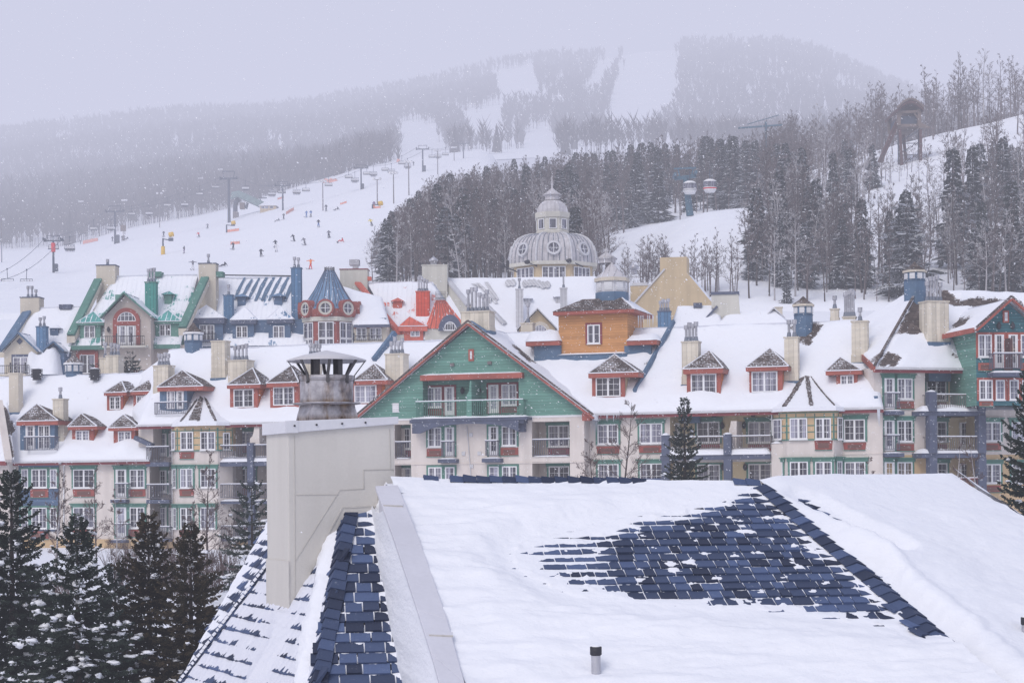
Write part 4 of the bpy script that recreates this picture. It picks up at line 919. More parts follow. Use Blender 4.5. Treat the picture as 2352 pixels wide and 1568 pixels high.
for i in range(4):
    a, b_ = e0[i], e0[(i + 1) % 4]; c2, d2 = e1[(i + 1) % 4], e1[i]; r.quad((*a, rim_z), (*b_, rim_z), (*c2, zr), (*d2, zr), 1 if i == 1 else 0)
r.quad(*[(*p, zr) for p in e1], 0); r.bar((*e0[1], rim_z), (*e1[1], zr), .08, .06, 1); r.build('roof', [M['shingle_bare'], M['snow']], tr)
cupola(fr, tr, cd, (912, 88), (772, 1064, 228, 258), (788, 1052, 258, 352), (780, 1060, 432), vO + S/2 - 1.75, roofm='grey_seam', rimm='beige', name='lantern', postm='gutter', basem='blue', drop=.6)
fin_ = fr.at(cd(912, 85), vO + S/2); MB().lathe([(.62, fin_.z - .25), (.62, fin_.z + .0), (.75, fin_.z + .05), (.18, fin_.z + .45), (.06, fin_.z + .5), (.14, fin_.z + .62), (.03, fin_.z + .9), (.015, fin_.z + 1.6)], 10, (fin_.x, vO + S/2)).build('finial', M['grey_seam'], tr)
# blue skirt and small side roofs
skm = MB(); k0 = fr.at(cd(228, 820), vO - .3); k1 = fr.at(cd(1335, 805), vO - .3)
skm.box(fr.at(cd(290, 850), vO - .2).x, u0 + .2, vO - .2, vO + 2.6, z0 - 2.2, k0.z - .02).box(u0 - .01, u1 + .01, vO - .22, vO + S, z0 - 2.6, z0 + .0).box(u1 - .2, fr.at(cd(1290, 830), vO - .2).x, vO - .1, vO + 2.6, z0 - 2.6, k1.z - .02)
skm.build('base', M['blue'], tr); snowpad(tr, u0, u1, vO - .3, vO, z0, .10, 4)
for (a, b_, kz, sd) in ((cd(220, 0)[0], cd(508, 0)[0], k0.z, 1), (cd(1085, 0)[0], cd(1340, 0)[0], k1.z, 2)):
    x0, x1 = fr.at((a, 800), vO - .5).x, fr.at((b_, 800), vO - .5).x
    o = MB().box(x0, x1, vO - .5, vO + 2.8, kz - .02, kz + .28).build('side_eaves', M['red'], tr); snowpad(o, x0 - .05, x1 + .05, vO - .55, vO + 2.8, kz + .28, .75 if sd == 1 else .45, sd)
icicles(fr, tr, [(cd(1180, 0)[0], cd(1360, 0)[0], cd(0, 560)[1], 9, 1.3)], vO + .3, 9)
q = fr.at(cd(228, 700), vO + 1.5); oc = chim(fr, root, cd, 178, 622, 278, 710, vO + 2.0, fl=1, flash='blue', seed=3, fh=1.7, mat='beige')
# ---- corner house with hipped roof ------------------------------------------------------------------------------
w = MF.wld(MF.at((2006, 1250), 0)); fr = Fr(0, 0, 0, radians(-18), w); root = fr.root('corner_house')
tag(root, 'cream corner house with steep hipped roof, blue balcony posts and a round lantern', 'building')
Iw = lambda x, y, v=0.0: fr.at(ci(x, y), v)
u0, u1 = Iw(945, 600).x, Iw(1955, 600).x; uw = Iw(1420, 600).x; zE = (Iw(1000, 155).z + Iw(1900, 185).z)/2; zb = -4; zo = Iw(1200, 985).z
d1 = 1.5; us = (uw + .02, u1 - .25)
Zs = [(Iw(1500, 622).z, Iw(1500, 580).z), (Iw(1500, 1015).z, Iw(1500, 970).z)]
wall(root, 'wall', 'cream', u0, u1, zo, zE, 0, 9, [(us[0], us[1], Zs[0][1], zE - .1, d1), (us[0], us[1], Zs[1][1], Zs[0][0], d1)], 'yellow_wall'); wall(root, 'lower_wall', 'ochre', u0 + .001, u1 - .001, zb, zo - .001, -.03, 9, [(us[0], us[1], zb + .6, Zs[1][0], d1)], 'tan')
for (y0, y1, p0, rd, kd, trm) in ((263, 462, 550, 405, 610, 1), (660, 860, 945, 800, 1005, 1), (1052, 1270, 1290, 1200, 1300, 1)):
    dq = rect(fr, ci, 1034, y0, 1132, p0); wq = rect(fr, ci, 1156, y0, 1300, y1); wq = (wq[0], wq[1], wq[2], dq[3])
    door(root, dq, 0, trim='green'); win(root, wq, 0, 2, 3, 2, trim='green'); panel(root, (wq[0] - .1, wq[1] + .1, Iw(1200, p0).z, wq[2] - .14), 0)
    b = box(root, 'balcony', (dq[0] - .25, dq[1] + .35, Iw(1100, kd).z, Iw(1100, p0 + 24).z), -.6, 0, 'bluegrey'); rail(b, (dq[0] - .06, dq[1] + .1, Iw(1100, p0).z, Iw(1100, rd).z), -.5, ends=.5); snowpad(b, dq[0] - .25, dq[1] + .35, -.6, -.02, Iw(1100, p0 + 24).z, .1, p0)
for i, (y0, y1, x0, x1) in enumerate(((280, 475, 1430, 1618), (672, 862, 1440, 1620), (1062, 1250, 1445, 1628))):
    q = rect(fr, ci, x0, y0, x1, y1, d1 - .02); win(root, q, d1 - .02, 2, 3, 2, trim='green', glass='glass_dark'); panel(root, (q[0], q[1], q[2] - .75, q[2] - .14), d1 - .02, mat='dark_red')
    q = rect(fr, ci, 1742, y0 + 5, 1842, y1 + 62, d1 - .02); door(root, q, d1 - .02, glass='glass_dark')
ux0, ux1 = Iw(1390, 600, -1.2).x, Iw(1990, 600, -1.2).x
for i, (a, r_) in enumerate(((Zs[0], (415, 545)), (Zs[1], (812, 945)))):
    b = box(root, 'balcony', (ux0, ux1, a[0], a[1]), -1.2, d1 - .05, 'bluegrey'); snowpad(b, ux0 - .03, ux1 + .03, -1.25, 0, a[1], .36 - .12*i, 30 + i)
    p0, p1_ = Iw(1478, 400, -1.1).x, Iw(1940, 400, -1.1).x; zr0, zr1 = a[1] + .12, Iw(1600, r_[0], -1.1).z
    rail(b, (p0, p1_, zr0, zr1), -1.1, ends=1.0, mat='pole')
    for u in (p0, p1_):
        box(b, 'post', (u - .26, u + .26, a[1], (zr1 + .15) if i == 0 else Zs[0][0]), -1.32, -.85, 'bluegrey')
        if i == 0: snowpad(b, u - .28, u + .28, -1.34, -.83, zr1 + .15, .18, u)
        else: box(root, 'post', (u - .26, u + .26, zb, a[0]), -1.32, -.85, 'bluegrey')
rail(root, (p0, p1_, Iw(1500, 1290).z, Iw(1500, 1205).z), -1.1, mat='dark_red')
q = Iw(1523, 222, d1 - .1); MB().lathe([(.1, q.z - .1), (.12, q.z), (.02, q.z + .14)], 8, (q.x, q.y)).build('wall_lamp', M['iron'], root)
# right part behind the balconies
ur = Iw(2420, 600, .6).x; wall(root, 'wall', 'cream', u1 + .001, ur, zo, Iw(2000, 560, .6).z, .6, 8); wall(root, 'lower_wall', 'ochre', u1 + .001, ur, zb, zo - .001, .58, 8)
for y0, y1, ac in ((675, 855, 1), (1070, 1250, 0)):
    q = rect(fr, ci, 1962, y0, 2130, y1, .6); win(root, q, .6, 2, 3, 2, trim='green'); panel(root, (q[0], q[1], Iw(2000, y1 + 85, .6).z, q[2] - .14), .6)
    q = rect(fr, ci, 2230, y0, 2380, y1, .6); win(root, q, .6, 2, 3, 2, trim='green')
snowpad(root, u1, ur, .3, 1.6, Iw(2000, 562, .6).z, .25, 8)
# hipped roof
zE += .05; pf = plane45(zE, -.6, 1.15); e0 = fr.at(ce(1090, 990), -.6); e1 = fr.at(ce(1992, 1020), -.6); e0.z = e1.z = zE; e0.x = u0 - .3; e1.x = u1 + .45
t0 = fr.pl(ce(1452, 322), *pf); t1 = fr.pl(ce(2500, 330), *pf); t1.z = t0.z; t1.y = t0.y
e1b = Vector((t1.x + 0, -.6, zE))
bare = [[ce(1440, 345), ce(1580, 350), ce(1535, 500), ce(1530, 690), ce(1420, 715), ce(1290, 700), ce(1260, 720)], [ce(1600, 305), ce(1700, 330), ce(1800, 420), ce(1960, 400), ce(2352, 430), ce(2352, 470), ce(1740, 470), ce(1640, 440)], [ce(1190, 850), ce(1310, 910), ce(1270, 985), ce(1095, 985)], [ce(1720, 850), ce(1800, 900), ce(1940, 990), ce(1900, 985), ce(1740, 890)]]
sheet(fr, root, 'roof', [e0, e1b, t1, t0], seed=31, th=.2, amp=.1, bare=bare, res=.22)
bl = fr.pl(ce(760, 690), (-1.15, 0, 1), e0); tl = t0 + Vector((-.05, .6, 0))
sheet(fr, root, 'roof', [bl, e0, t0, tl], seed=32, th=.2, bare=[[ce(945, 1000), ce(1140, 855), ce(1150, 880), ce(1000, 985)]], res=.25)
MB().bar(e0 + Vector((0, 0, .05)), t0 + Vector((0, 0, .05)), .15, .10).build('hip_ridge', M['shingle_bare'], root)
MB().box(e0.x + .05, e1.x, -.6, -.52, zE - .38, zE - .2).build('eave_board', M['dark_red'], root); MB().box(e0.x + .05, e1.x, -.72, -.605, zE - .20, zE - .05).build('gutter', M['gutter'], root); MB().bar(bl + Vector((0, 0, -.2)), e0 + Vector((0, 0, -.2)), .1, .35).build('eave_board', M['red'], root)
MB().box(e0.x, e1.x, -.5, .02, zE - .3, zE - .22).build('soffit', M['cream'], root)
chim(fr, root, ce, 1535, 430, 1712, 780, onroof(fr, ce(1620, 800), pf), fl=5, seed=13, fh=1.5)
cupola(fr, root, ce, (1468, 88), (1380, 1560, 165, 183), (1388, 1548, 184, 253), (1393, 1556, 340), t0.y - .9, roofm='shingle_bare', rimm='beige', drop=1.2)
q = rect(fr, ci, 945, 430, 978, 470, -.3); box(root, 'flashing', q, -.3, 0, 'blue')
# ---- teal gabled house at the right edge ------------------------------------------------------------------------
fr = Fr(2245, 1250, 112.0, radians(-8)); root = fr.root('gabled_house')
tag(root, 'teal boarded house with red window bands and a red-trimmed gable at the right edge', 'building')
E = lambda x, y, v=0.0: fr.at(ce(x, y), v)
uf, um = E(1942, 800).x, E(2212, 800).x; ug = 2*um - uf; zg = E(1942, 690).z; za = E(2212, 452).z; zb = -4
wall(root, 'wall', 'teal_side', uf, ug, E(2000, 1330).z, zg, 0, 6); wall(root, 'lower_wall', 'cream', uf + .4, ug - .001, zb, E(2000, 1331).z, 9.5, 3)
MB().box(uf - .02, uf, .01, 6, E(2000, 1330).z, zg).build('side_wall', M['green_side'], root)
m = MB(); gable_tri(m, uf, ug, zg, um, za, -.001); m.build('gable', M['teal_side'], root)
q = rect(fr, ce, 2168, 518, 2220, 622, -.02); g = MB(); g.box(q[0], q[1], -.1, -.01, q[2], q[3], 0).box(q[0] + .1, q[1] - .1, -.12, -.101, q[2] + .1, q[3] - .1, 1); g.build('gable_vent', [M['red'], M['louvre']], root)
for x in (2138, 2256): q = E(x, 648, -.1); MB().lathe([(.06, q.z - .2), (.14, q.z - .05), (.13, q.z + .1), (.02, q.z + .25)], 8, (q.x, q.y)).build('wall_lamp', M['iron'], root)
for yy, sy in ((0, 0),):
    for (x0, x1) in ((1957, 2075), (2320, 2440)):
        q = rect(fr, ce, x0, 722, x1, 915); win(root, q, 0, 2, 3, 2, trim='red', head=False); panel(root, (q[0], q[1], E(2000, 1030).z, E(2000, 965).z), 0, mat='red')
    for (x0, x1) in ((2097, 2180), (2216, 2297)): door(root, rect(fr, ce, x0, 722, x1, 1010), 0, trim='red', head=False, glass='glass_dark')
    q = rect(fr, ce, 2185, 760, 2212, 1030); box(root, 'divider', q, -.8, 0, 'brown_red')
    b = box(root, 'balcony', rect(fr, ce, 2088, 1045, 2350, 1078, -.9), -.9, 0, 'bluegrey'); q = rect(fr, ce, 2092, 880, 2340, 1020, -.85); rail(b, q, -.85, ends=.8); q = rect(fr, ce, 2088, 1045, 2350, 1078, -.9); snowpad(b, q[0], q[1], -.92, 0, q[3], .14, 3)
for (x0, x1) in ((1927, 2055), (2082, 2170), (2212, 2300), (2330, 2420)):
    q = rect(fr, ci, x0, 280, x1, 468); win(root, q, 0, 2 if x1 - x0 > 100 else 1, 3, 2, trim='red', head=False)
box(root, 'trim_band', (*rect(fr, ci, 1920, 0, 2420, 10)[:2], E(2000, 1110).z, E(2000, 1095).z), -.06, 0, 'red')
q = rect(fr, ci, 1930, 480, 2060, 525); panel(root, q, 0, mat='red')
ov = .6; pk = Vector((um, -ov, za + .32)); el = Vector((uf - .75, -ov, zg - .55)); er = Vector((ug + .75, -ov, zg - .55)); L = 9
el = pk + (Vector((uf, -ov, zg)) - Vector((um, -ov, za)))*1.12; er = pk + (Vector((ug, -ov, zg)) - Vector((um, -ov, za)))*1.12
sheet(fr, root, 'roof', [el + Vector((-1.2, L, -.2)), el, pk, pk + Vector((0, L, 0))], seed=41, th=.2, bare=[[ce(1725, 560), ce(1830, 570), ce(1900, 560), ce(1820, 640), ce(1730, 660)]]); sheet(fr, root, 'roof', [er, er + Vector((0, L, 0)), pk + Vector((0, L, 0)), pk], seed=42, th=.2)
for a in (el, er): MB().bar(a + Vector((0, -.03, -.16)), pk + Vector((0, -.03, -.16)), .10, .36, up=(0, 1, 0)).build('rake_board', M['red'], root)
for a in (el, er): MB().bar(a + Vector((0, -.05, .04)), pk + Vector((0, -.05, .04)), .12, .07, up=(0, 1, 0)).build('drip_edge', M['shingle_bare'], root)
MB().bar(el + Vector((-.1, .1, -.12)), el + Vector((-1.2, L, -.32)), .1, .3).build('eave_board', M['red'], root)
q = E(2238, 862, -.12); lm = bpy.data.materials.new('lit_lamp'); lm.use_nodes = True; lm.node_tree.nodes['Principled BSDF'].inputs['Emission Color'].default_value = (1, .62, .25, 1); lm.node_tree.nodes['Principled BSDF'].inputs['Emission Strength'].default_value = 2.5
MB().lathe([(.03, q.z - .3), (.09, q.z - .2), (.09, q.z + .25), (.03, q.z + .32)], 8, (q.x, q.y)).build('lit_lamp', lm, root)
# ---------------------------------------------------------------- coloured houses of the upper village
def steep(fr, zE, v, q): return plane45(zE, v, 1.25)
def ribs(parent, mat, a0, a1, b0, b1, n, m='seams'):
    mb = MB()
    for i in range(n + 1):
        t = i/n; mb.bar(a0.lerp(a1, t), b0.lerp(b1, t), .05, .07)
    return mb.build(m, mat, parent)
def house(cA, px, Y, yaw, label, name='village_house'):
    fr = Fr(px, 900, Y, radians(yaw)); root = fr.root(name); tag(root, label, 'house', 'houses of the upper village'); return fr, root
def roofq(fr, root, c, eL, eR, tR, tL, v0=-.6, m=1.2, mat='snow', **k):
    e0, e1 = fr.at(c(*eL), v0), fr.at(c(*eR), v0); z = (e0.z + e1.z)/2; e0.z = e1.z = z; p = plane45(z, v0, m)
    t1, t0 = fr.pl(c(*tR), *p), fr.pl(c(*tL), *p); zt = (t1.z + t0.z)/2
    for t in (t0, t1): t.z = zt; t.y = v0 + (zt - z)/m
    sheet(fr, root, 'roof', [e0, e1, t1, t0], mat=mat, th=.18, amp=.09, res=.4, **k)
    sheet(fr, root, 'back_roof', [Vector((t1.x, 2*t1.y + .6, z)), Vector((t0.x, 2*t0.y + .6, z)), t0, t1], mat='snow', res=1.2)
    return e0, e1, t1, t0, p
def gfront(fr, root, c, uL, uR, yb, yE, apx, v, mat, rmat, seamm, L=5, ov=.4, bd=.32, name='gable_front', drop=2):
    """gabled front: wall to the eaves, triangle, roof slopes and rake boards"""
    a, b, p = fr.at(c(uL, yE), v), fr.at(c(uR, yE), v), fr.at(c(*apx), v); z = (a.z + b.z)/2; zb = fr.at(c(uL, yb), v).z - drop
    m = MB(); m.box(a.x, b.x, v, v + L, zb, z); m.add([(a.x, v - .002, z), (b.x, v - .002, z), (p.x, v - .002, p.z)], [(0, 1, 2)])
    o = m.build(name, M[mat], root)
    pk = Vector((p.x, v - ov, p.z + .25)); el = pk + (Vector((a.x, v, z)) - Vector((p.x, v, p.z)))*1.14; er = pk + (Vector((b.x, v, z)) - Vector((p.x, v, p.z)))*1.14
    el.y = er.y = v - ov; Lv = Vector((0, L, 0))
    sheet(fr, o, 'roof', [el + Lv, el, pk, pk + Lv], mat=seamm, th=.12, amp=.05, skirt=.12); sheet(fr, o, 'roof', [er, er + Lv, pk + Lv, pk], mat=seamm, th=.12, amp=.05, skirt=.12)
    for q in (el, er): MB().bar(q + Vector((0, -.03, -.1)), pk + Vector((0, -.03, -.1)), .1, bd, up=(0, 1, 0)).build('rake_board', M[rmat], o)
    return o, z
def boxchim(fr, root, c, x0, y0, x1, y1, v, mat, fl=1, cap=None, drop=3, dep=None, fh=.8, seed=1):
    return chim(fr, root, c, x0, y0, x1, y1, v, dep=dep, mat=mat, fl=fl, flash=None, drop=drop, capm=cap or mat, step=False, fh=fh, seed=seed)
def parapet(fr, root, c, p0, p1, v0, v1, mat, wallm, w=.5, name='parapet', drop=.7):
    a, b = fr.at(c(*p0), v0), fr.at(c(*p1), v1); o = MB().bar(a, b, w, .22).build(name, M[mat], root)
    m = MB(); m.add([(a.x + w*.48, a.y, a.z - .1), (b.x + w*.48, b.y, b.z - .1), (b.x + w*.48, b.y, b.z - drop), (a.x + w*.48, a.y, a.z - drop), (a.x - w*.48, a.y, a.z - .1), (b.x - w*.48, b.y, b.z - .1), (b.x - w*.48, b.y, b.z - drop), (a.x - w*.48, a.y, a.z - drop)],
        [(0, 1, 2, 3), (7, 6, 5, 4), (0, 3, 7, 4), (1, 5, 6, 2), (3, 2, 6, 7)]); m.build('parapet_wall', M[wallm], o); return o
def iron_rail(fr, root, r, v, ends=0.0):
    u0, u1, z0, z1 = r; m = MB(); m.box(u0, u1, v - .03, v + .03, z1 - .06, z1); m.box(u0, u1, v - .02, v + .02, z0 + .1, z0 + .14)
    n = max(4, int((u1 - u0)/.16))
    for i in range(n + 1):
        x = lerp(u0, u1, i/n); big = i % 8 == 0; r_ = .05 if big else .014; m.box(x - r_, x + r_, v - r_, v + r_, z0, z1 + (.22 if big else -.05))
    return m.build('railing', M['iron'], root)
YB = 162
# ---- blue-trimmed house, far left ------------------------------------------------------------------------------
fr, root = house(ca, 80, YB, 4, 'blue-trimmed beige house with snowy roof at the far left of the upper village')
q0 = (60, 940); roofE = roofq(fr, root, ca, (-40, 900), (585, 880), (690, 478), (330, 474), v0=1.2, m=1.25)
boxchim(fr, root, ca, 172, 400, 335, 600, roofE[2].y - .4, 'beige', 3, 'bluegrey', seed=2)
parapet(fr, root, ca, (20, 850), (232, 525), .6, roofE[2].y - .3, 'blue', 'beige', .8)
MB().box(*rect(fr, ca, 515, 468, 618, 505, roofE[2].y)[:2], roofE[2].y - .4, roofE[2].y + .4, *rect(fr, ca, 515, 468, 618, 505, roofE[2].y)[2:]).build('ridge_vent', M['bluegrey'], root)
g, z = gfront(fr, root, ca, 35, 318, 1060, 865, (168, 722), 0, 'beige', 'blue', 'blue_snow', 6)
box(root, 'recess_frame', rect(fr, ca, 98, 892, 260, 1065), -.02, .0, 'bluegrey'); q = rect(fr, ca, 112, 915, 242, 1065, -.03); win(root, q, -.03, 2, 4, 2, merged=True, glass='glass_pale', sill=False)
p = fr.at(ca(168, 780), 0); MB().prism_v([(p.x - .28, p.z), (p.x, p.z - .28), (p.x + .28, p.z), (p.x, p.z + .28)], -.06, 0).build('diamond', M['bluegrey'], root)
b = box(root, 'balcony', (*rect(fr, ca, -40, 0, 250, 1)[:2], fr.at(ca(0, 1075), -1).z, fr.at(ca(0, 1062), -1).z), -1.3, 0, 'beige'); iron_rail(fr, b, rect(fr, ca, -40, 985, 250, 1062, -1.2), -1.2)
g, z = gfront(fr, root, ca, 385, 548, 1000, 870, (470, 800), .4, 'blue_side', 'blue', 'blue_snow', 5); win(root, rect(fr, ca, 418, 897, 516, 995, .38), .38, 2, 2, 2, sill=False)
boxchim(fr, root, ca, 308, 650, 395, 900, .6, 'blue_vside', 2, 'blue', seed=3)
q = fr.pl(ca(465, 735), *roofE[4]); hq = rect(fr, ca, 428, 668, 498, 735, q.y); o = MB().box(hq[0], hq[1], q.y, q.y + 1.4, hq[2] - .4, hq[3]).build('roof_vent', M['blue_side'], root); r = MB(); pyramid(r, hq[0] - .25, hq[1] + .25, q.y - .25, q.y + 1.5, hq[3], ((hq[0] + hq[1])/2, q.y + .6, fr.at(ca(465, 632), q.y).z), 0); r.build('roof', M['snow'], o)
snowpad(root, fr.at(ca(240, 1060), -.2).x, fr.at(ca(520, 1060), -.2).x, -1.2, 1.4, fr.at(ca(240, 1070), -.2).z, 1.9, 4, 'snow_drift')
# ---- green-roofed house ------------------------------------------------------------------------------------------
fr, root = house(ca, 290, YB + 2, 3, 'beige house with green metal roof, round-arched red window and iron balcony')
zb = fr.at(ca(600, 1100), 0).z - 2
uA, uB = fr.at(ca(578, 900), 0).x, fr.at(ca(1620, 900), 0).x; zw = fr.at(ca(700, 822), 0).z
MB().box(uA, uB, 0, 7, zb, zw).build('wall', M['grey_stucco'], root)
rE = roofq(fr, root, ca, (585, 818), (1540, 818), (1690, 200), (985, 208), v0=-.5, m=1.3, mat='green_snow'); box(root, 'eave_board', (rE[0].x, rE[1].x, zw - .35, zw + .02), -.5, -.4, 'green')
parapet(fr, root, ca, (605, 725), (840, 250), -.6, rE[2].y - .8, 'green', 'beige', .75); parapet(fr, root, ca, (1560, 660), (1755, 235), -.6, rE[2].y - .8, 'green', 'beige', .75)
boxchim(fr, root, ca, 822, 125, 985, 275, rE[2].y - .6, 'beige', 1, 'bluegrey', fh=.5); boxchim(fr, root, ca, 1697, 110, 1845, 270, rE[2].y - .6, 'beige', 1, 'bluegrey', fh=1.0)
for x0, x1 in ((1285, 1390), (1812, 1915)):
    q = rect(fr, ca, x0, 190, x1, 232, rE[2].y); MB().box(q[0], q[1], rE[2].y - .5, rE[2].y + .5, q[2], q[3]).build('ridge_vent', M['green'], root)
g, z = gfront(fr, root, ca, 893, 1288, 830, 570, (1072, 385), -1.4, 'grey_stucco', 'green', 'green_snow', 6, bd=.45)
# arched window
def arch(fr, root, c, x0, x1, ytop, ymid, v, trim, inner, fan=5, band=.35):
    a, b = fr.at(c(x0, ymid), v), fr.at(c(x1, ymid), v); t = fr.at(c((x0 + x1)/2, ytop), v); um, rr, hh = (a.x + b.x)/2, (b.x - a.x)/2, t.z - (a.z + b.z)/2; z0 = (a.z + b.z)/2
    n = 16; m = MB()
    arc = lambda k, i: (um - cos(pi*i/n)*rr*k, z0 + sin(pi*i/n)*hh*k)
    k1 = 1 - band/rr
    for i in range(n): m.hull8([(arc(1, i)[0], v - .14, arc(1, i)[1]), (arc(1, i + 1)[0], v - .14, arc(1, i + 1)[1]), (arc(k1, i + 1)[0], v - .14, arc(k1, i + 1)[1]), (arc(k1, i)[0], v - .14, arc(k1, i)[1])], [(arc(1, i)[0], v, arc(1, i)[1]), (arc(1, i + 1)[0], v, arc(1, i + 1)[1]), (arc(k1, i + 1)[0], v, arc(k1, i + 1)[1]), (arc(k1, i)[0], v, arc(k1, i)[1])], 0)
    o = m.build('arched_window', M[trim], root); w = MB(); k2 = k1 - .07/rr
    for i in range(n): w.hull8([(arc(k1, i)[0], v - .1, arc(k1, i)[1]), (arc(k1, i + 1)[0], v - .1, arc(k1, i + 1)[1]), (arc(k2, i + 1)[0], v - .1, arc(k2, i + 1)[1]), (arc(k2, i)[0], v - .1, arc(k2, i)[1])], [(arc(k1, i)[0], v - .02, arc(k1, i)[1]), (arc(k1, i + 1)[0], v - .02, arc(k1, i + 1)[1]), (arc(k2, i + 1)[0], v - .02, arc(k2, i + 1)[1]), (arc(k2, i)[0], v - .02, arc(k2, i)[1])], 0)
    w.box(um - rr*k1, um + rr*k1, v - .1, v - .02, z0, z0 + .09)
    for j in range(1, fan): x = um - rr*k1 + 2*rr*k1*j/fan; hgt = hh*k1*sqrt(max(0, 1 - ((x - um)/(rr*k1))**2)); w.box(x - .02, x + .02, v - .08, v - .05, z0, z0 + hgt)
    w.box(um - rr*k1*.9, um + rr*k1*.9, v - .079, v - .051, z0 + hh*.42, z0 + hh*.46); w.build('frame', M['white'], o)
    gl = MB(); gl.add([(um, v - .03, z0)] + [(arc(k1, i)[0], v - .03, arc(k1, i)[1]) for i in range(n + 1)], [(0, i + 2, i + 1) for i in range(n)]); gl.build('pane', M[inner], o); return o
arch(fr, root, ca, 968, 1200, 495, 612, -1.42, 'brick', 'glass')
q = rect(fr, ca, 968, 612, 1200, 820, -1.42); m = MB(); m.box(q[0], q[1], -1.56, -1.42, q[3] - .35, q[3]); m.box(q[0], q[0] + .34, -1.56, -1.42, q[2], q[3] - .35); m.box(q[1] - .34, q[1], -1.56, -1.42, q[2], q[3] - .35); m.build('door_surround', M['brick'], root)
for x0, x1 in ((988, 1012), (1158, 1180)): win(root, rect(fr, ca, x0, 648, x1, 815, -1.44), -1.44, 1, 5, 1, merged=True)
for x0, x1 in ((1016, 1084), (1086, 1154)): win(root, rect(fr, ca, x0, 648, x1, 815, -1.44), -1.44, 1, 4, 2, merged=True, door=True, name='door', glass='glass_pale')
b = box(root, 'balcony', (*rect(fr, ca, 868, 0, 1240, 1, -2.3)[:2], fr.at(ca(1000, 832), -2.3).z, fr.at(ca(1000, 818), -2.3).z), -2.4, -1.4, 'pale'); iron_rail(fr, b, rect(fr, ca, 872, 735, 1235, 818, -2.3), -2.3)
q = fr.at(ca(928, 677), -1.5); MB().lathe([(.06, q.z - .25), (.16, q.z), (.03, q.z + .25)], 8, (q.x, -1.55)).build('wall_lamp', M['iron'], root)
for fas, apx, wl, wn in (((655, 620, 888, 640), (800, 522), (685, 642, 858, 745), (720, 648, 815, 752)), ((1310, 608, 1548, 628), (1440, 510), (1330, 630, 1525, 735), (1365, 635, 1462, 735))):
    dormer(fr, root, ca, fas, apx, wl, wn, rE[4], mat='green_side', side='green_side', trimm='green', roofm=('green_seam', 'green_snow'), leaves=2, rows=2, dback=2.2)
boxchim(fr, root, ca, 1238, 270, 1335, 550, 1.0, 'green_vside', 3, 'green', seed=5, fh=1.1); MB().box(*rect(fr, ca, 985, 380, 1045, 450, 1.6)[:2], 1.6, 2.6, *rect(fr, ca, 985, 380, 1045, 450, 1.6)[2:]).build('roof_vent', M['green_side'], root)
q = fr.pl(ca(1432, 460), *rE[4]); hq = rect(fr, ca, 1405, 380, 1465, 460, q.y); o = MB().box(hq[0], hq[1], q.y, q.y + 1.2, hq[2] - .3, hq[3]).build('roof_vent', M['green_side'], root); r = MB(); pyramid(r, hq[0] - .28, hq[1] + .28, q.y - .25, q.y + 1.4, hq[3], ((hq[0] + hq[1])/2, q.y + .5, fr.at(ca(1435, 345), q.y).z)); r.build('roof', M['green_seam'], o)
for x0, x1 in ((683, 815), (1010, 1145)):
    q = rect(fr, ca, x0, 895, x1, 1055); win(root, q, -.02, 2, 2, 1, merged=True, sill=False); MB().box(q[0] - .3, q[1] + .3, -.15, 0, q[3], q[3] + .3).box(q[0] - .3, q[0], -.15, 0, q[2], q[3]).box(q[1], q[1] + .3, -.15, 0, q[2], q[3]).prism_v([((q[0] + q[1])/2 + .7*cos(pi*i/8), q[3] + .3 + .25*sin(pi*i/8)) for i in range(9)], -.13, 0).build('window_surround', M['brick'], root)
# ---- blue-roofed house with round turret -------------------------------------------------------------------------
fr, root = house(ca, 560, YB + 4, 3, 'blue boarded house with ribbed blue metal roof and conical corner turret')
B_ = lambda x, y, v=0.0: fr.at(ca(x, y), v)
zt = B_(1700, 790).z; MB().box(B_(1610, 700).x, B_(3300, 700).x, .3, 7, zt - 3, B_(1700, 600).z).build('wall', M['blue_side'], root)
rE = roofq(fr, root, ca, (1610, 798), (2620, 790), (2560, 228), (1790, 222), v0=-.4, m=1.35, mat='blue_snow')
rr0 = random.Random(6)
for x in range(1990, 2440, 62):
    h_ = 1 if x > 2170 else rr0.random(); a, b = fr.pl(ca(x + 25*(1 - h_) + rr0.uniform(-6, 6), lerp(380, 445, h_) + rr0.uniform(-12, 12)), *rE[4]), fr.pl(ca(x + 100, 236 + 40*(1 - h_)*rr0.random()), *rE[4]); a += Vector((0, -.03, .05)); b += Vector((0, -.03, .05))
    w0 = Vector((rr0.uniform(.17, .27), 0, 0)); mid = a.lerp(b, rr0.uniform(.3, .7))
    MB().add([a - w0*.3, a + w0*.8, mid + w0, b + w0*.7, b - w0*.2, mid - w0*.8], [(0, 1, 2, 5), (5, 2, 3, 4)]).build('bare_metal', M['blue'], root)
dormer(fr, root, ca, (1605, 580, 1918, 625), (1765, 470), (1625, 627, 1905, 770), (1705, 640, 1835, 775), rE[4], mat='blue_side', side='blue_side', trimm='bluegrey', roofm=('blue_snow', 'snow'), rows=3, leaves=2)
iron_rail(fr, root, rect(fr, ca, 1695, 712, 1850, 790, -.8), -.8); box(root, 'balcony', (*rect(fr, ca, 1690, 0, 1860, 1, -.9)[:2], B_(0, 805, -.9).z, B_(0, 790, -.9).z), -.9, .6, 'bluegrey')
dormer(fr, root, ca, (1970, 595, 2190, 630), (2090, 480), (1990, 632, 2170, 745), (2020, 650, 2118, 750), rE[4], mat='blue_side', side='blue_side', trimm='bluegrey', roofm=('blue_snow', 'snow'), rows=2)
dormer(fr, root, cc, (142, 590, 370, 622), (260, 480), (160, 624, 345, 745), (197, 648, 296, 752), rE[4], mat='blue_side', side='blue_side', trimm='bluegrey', roofm=('blue_snow', 'snow'), rows=2)
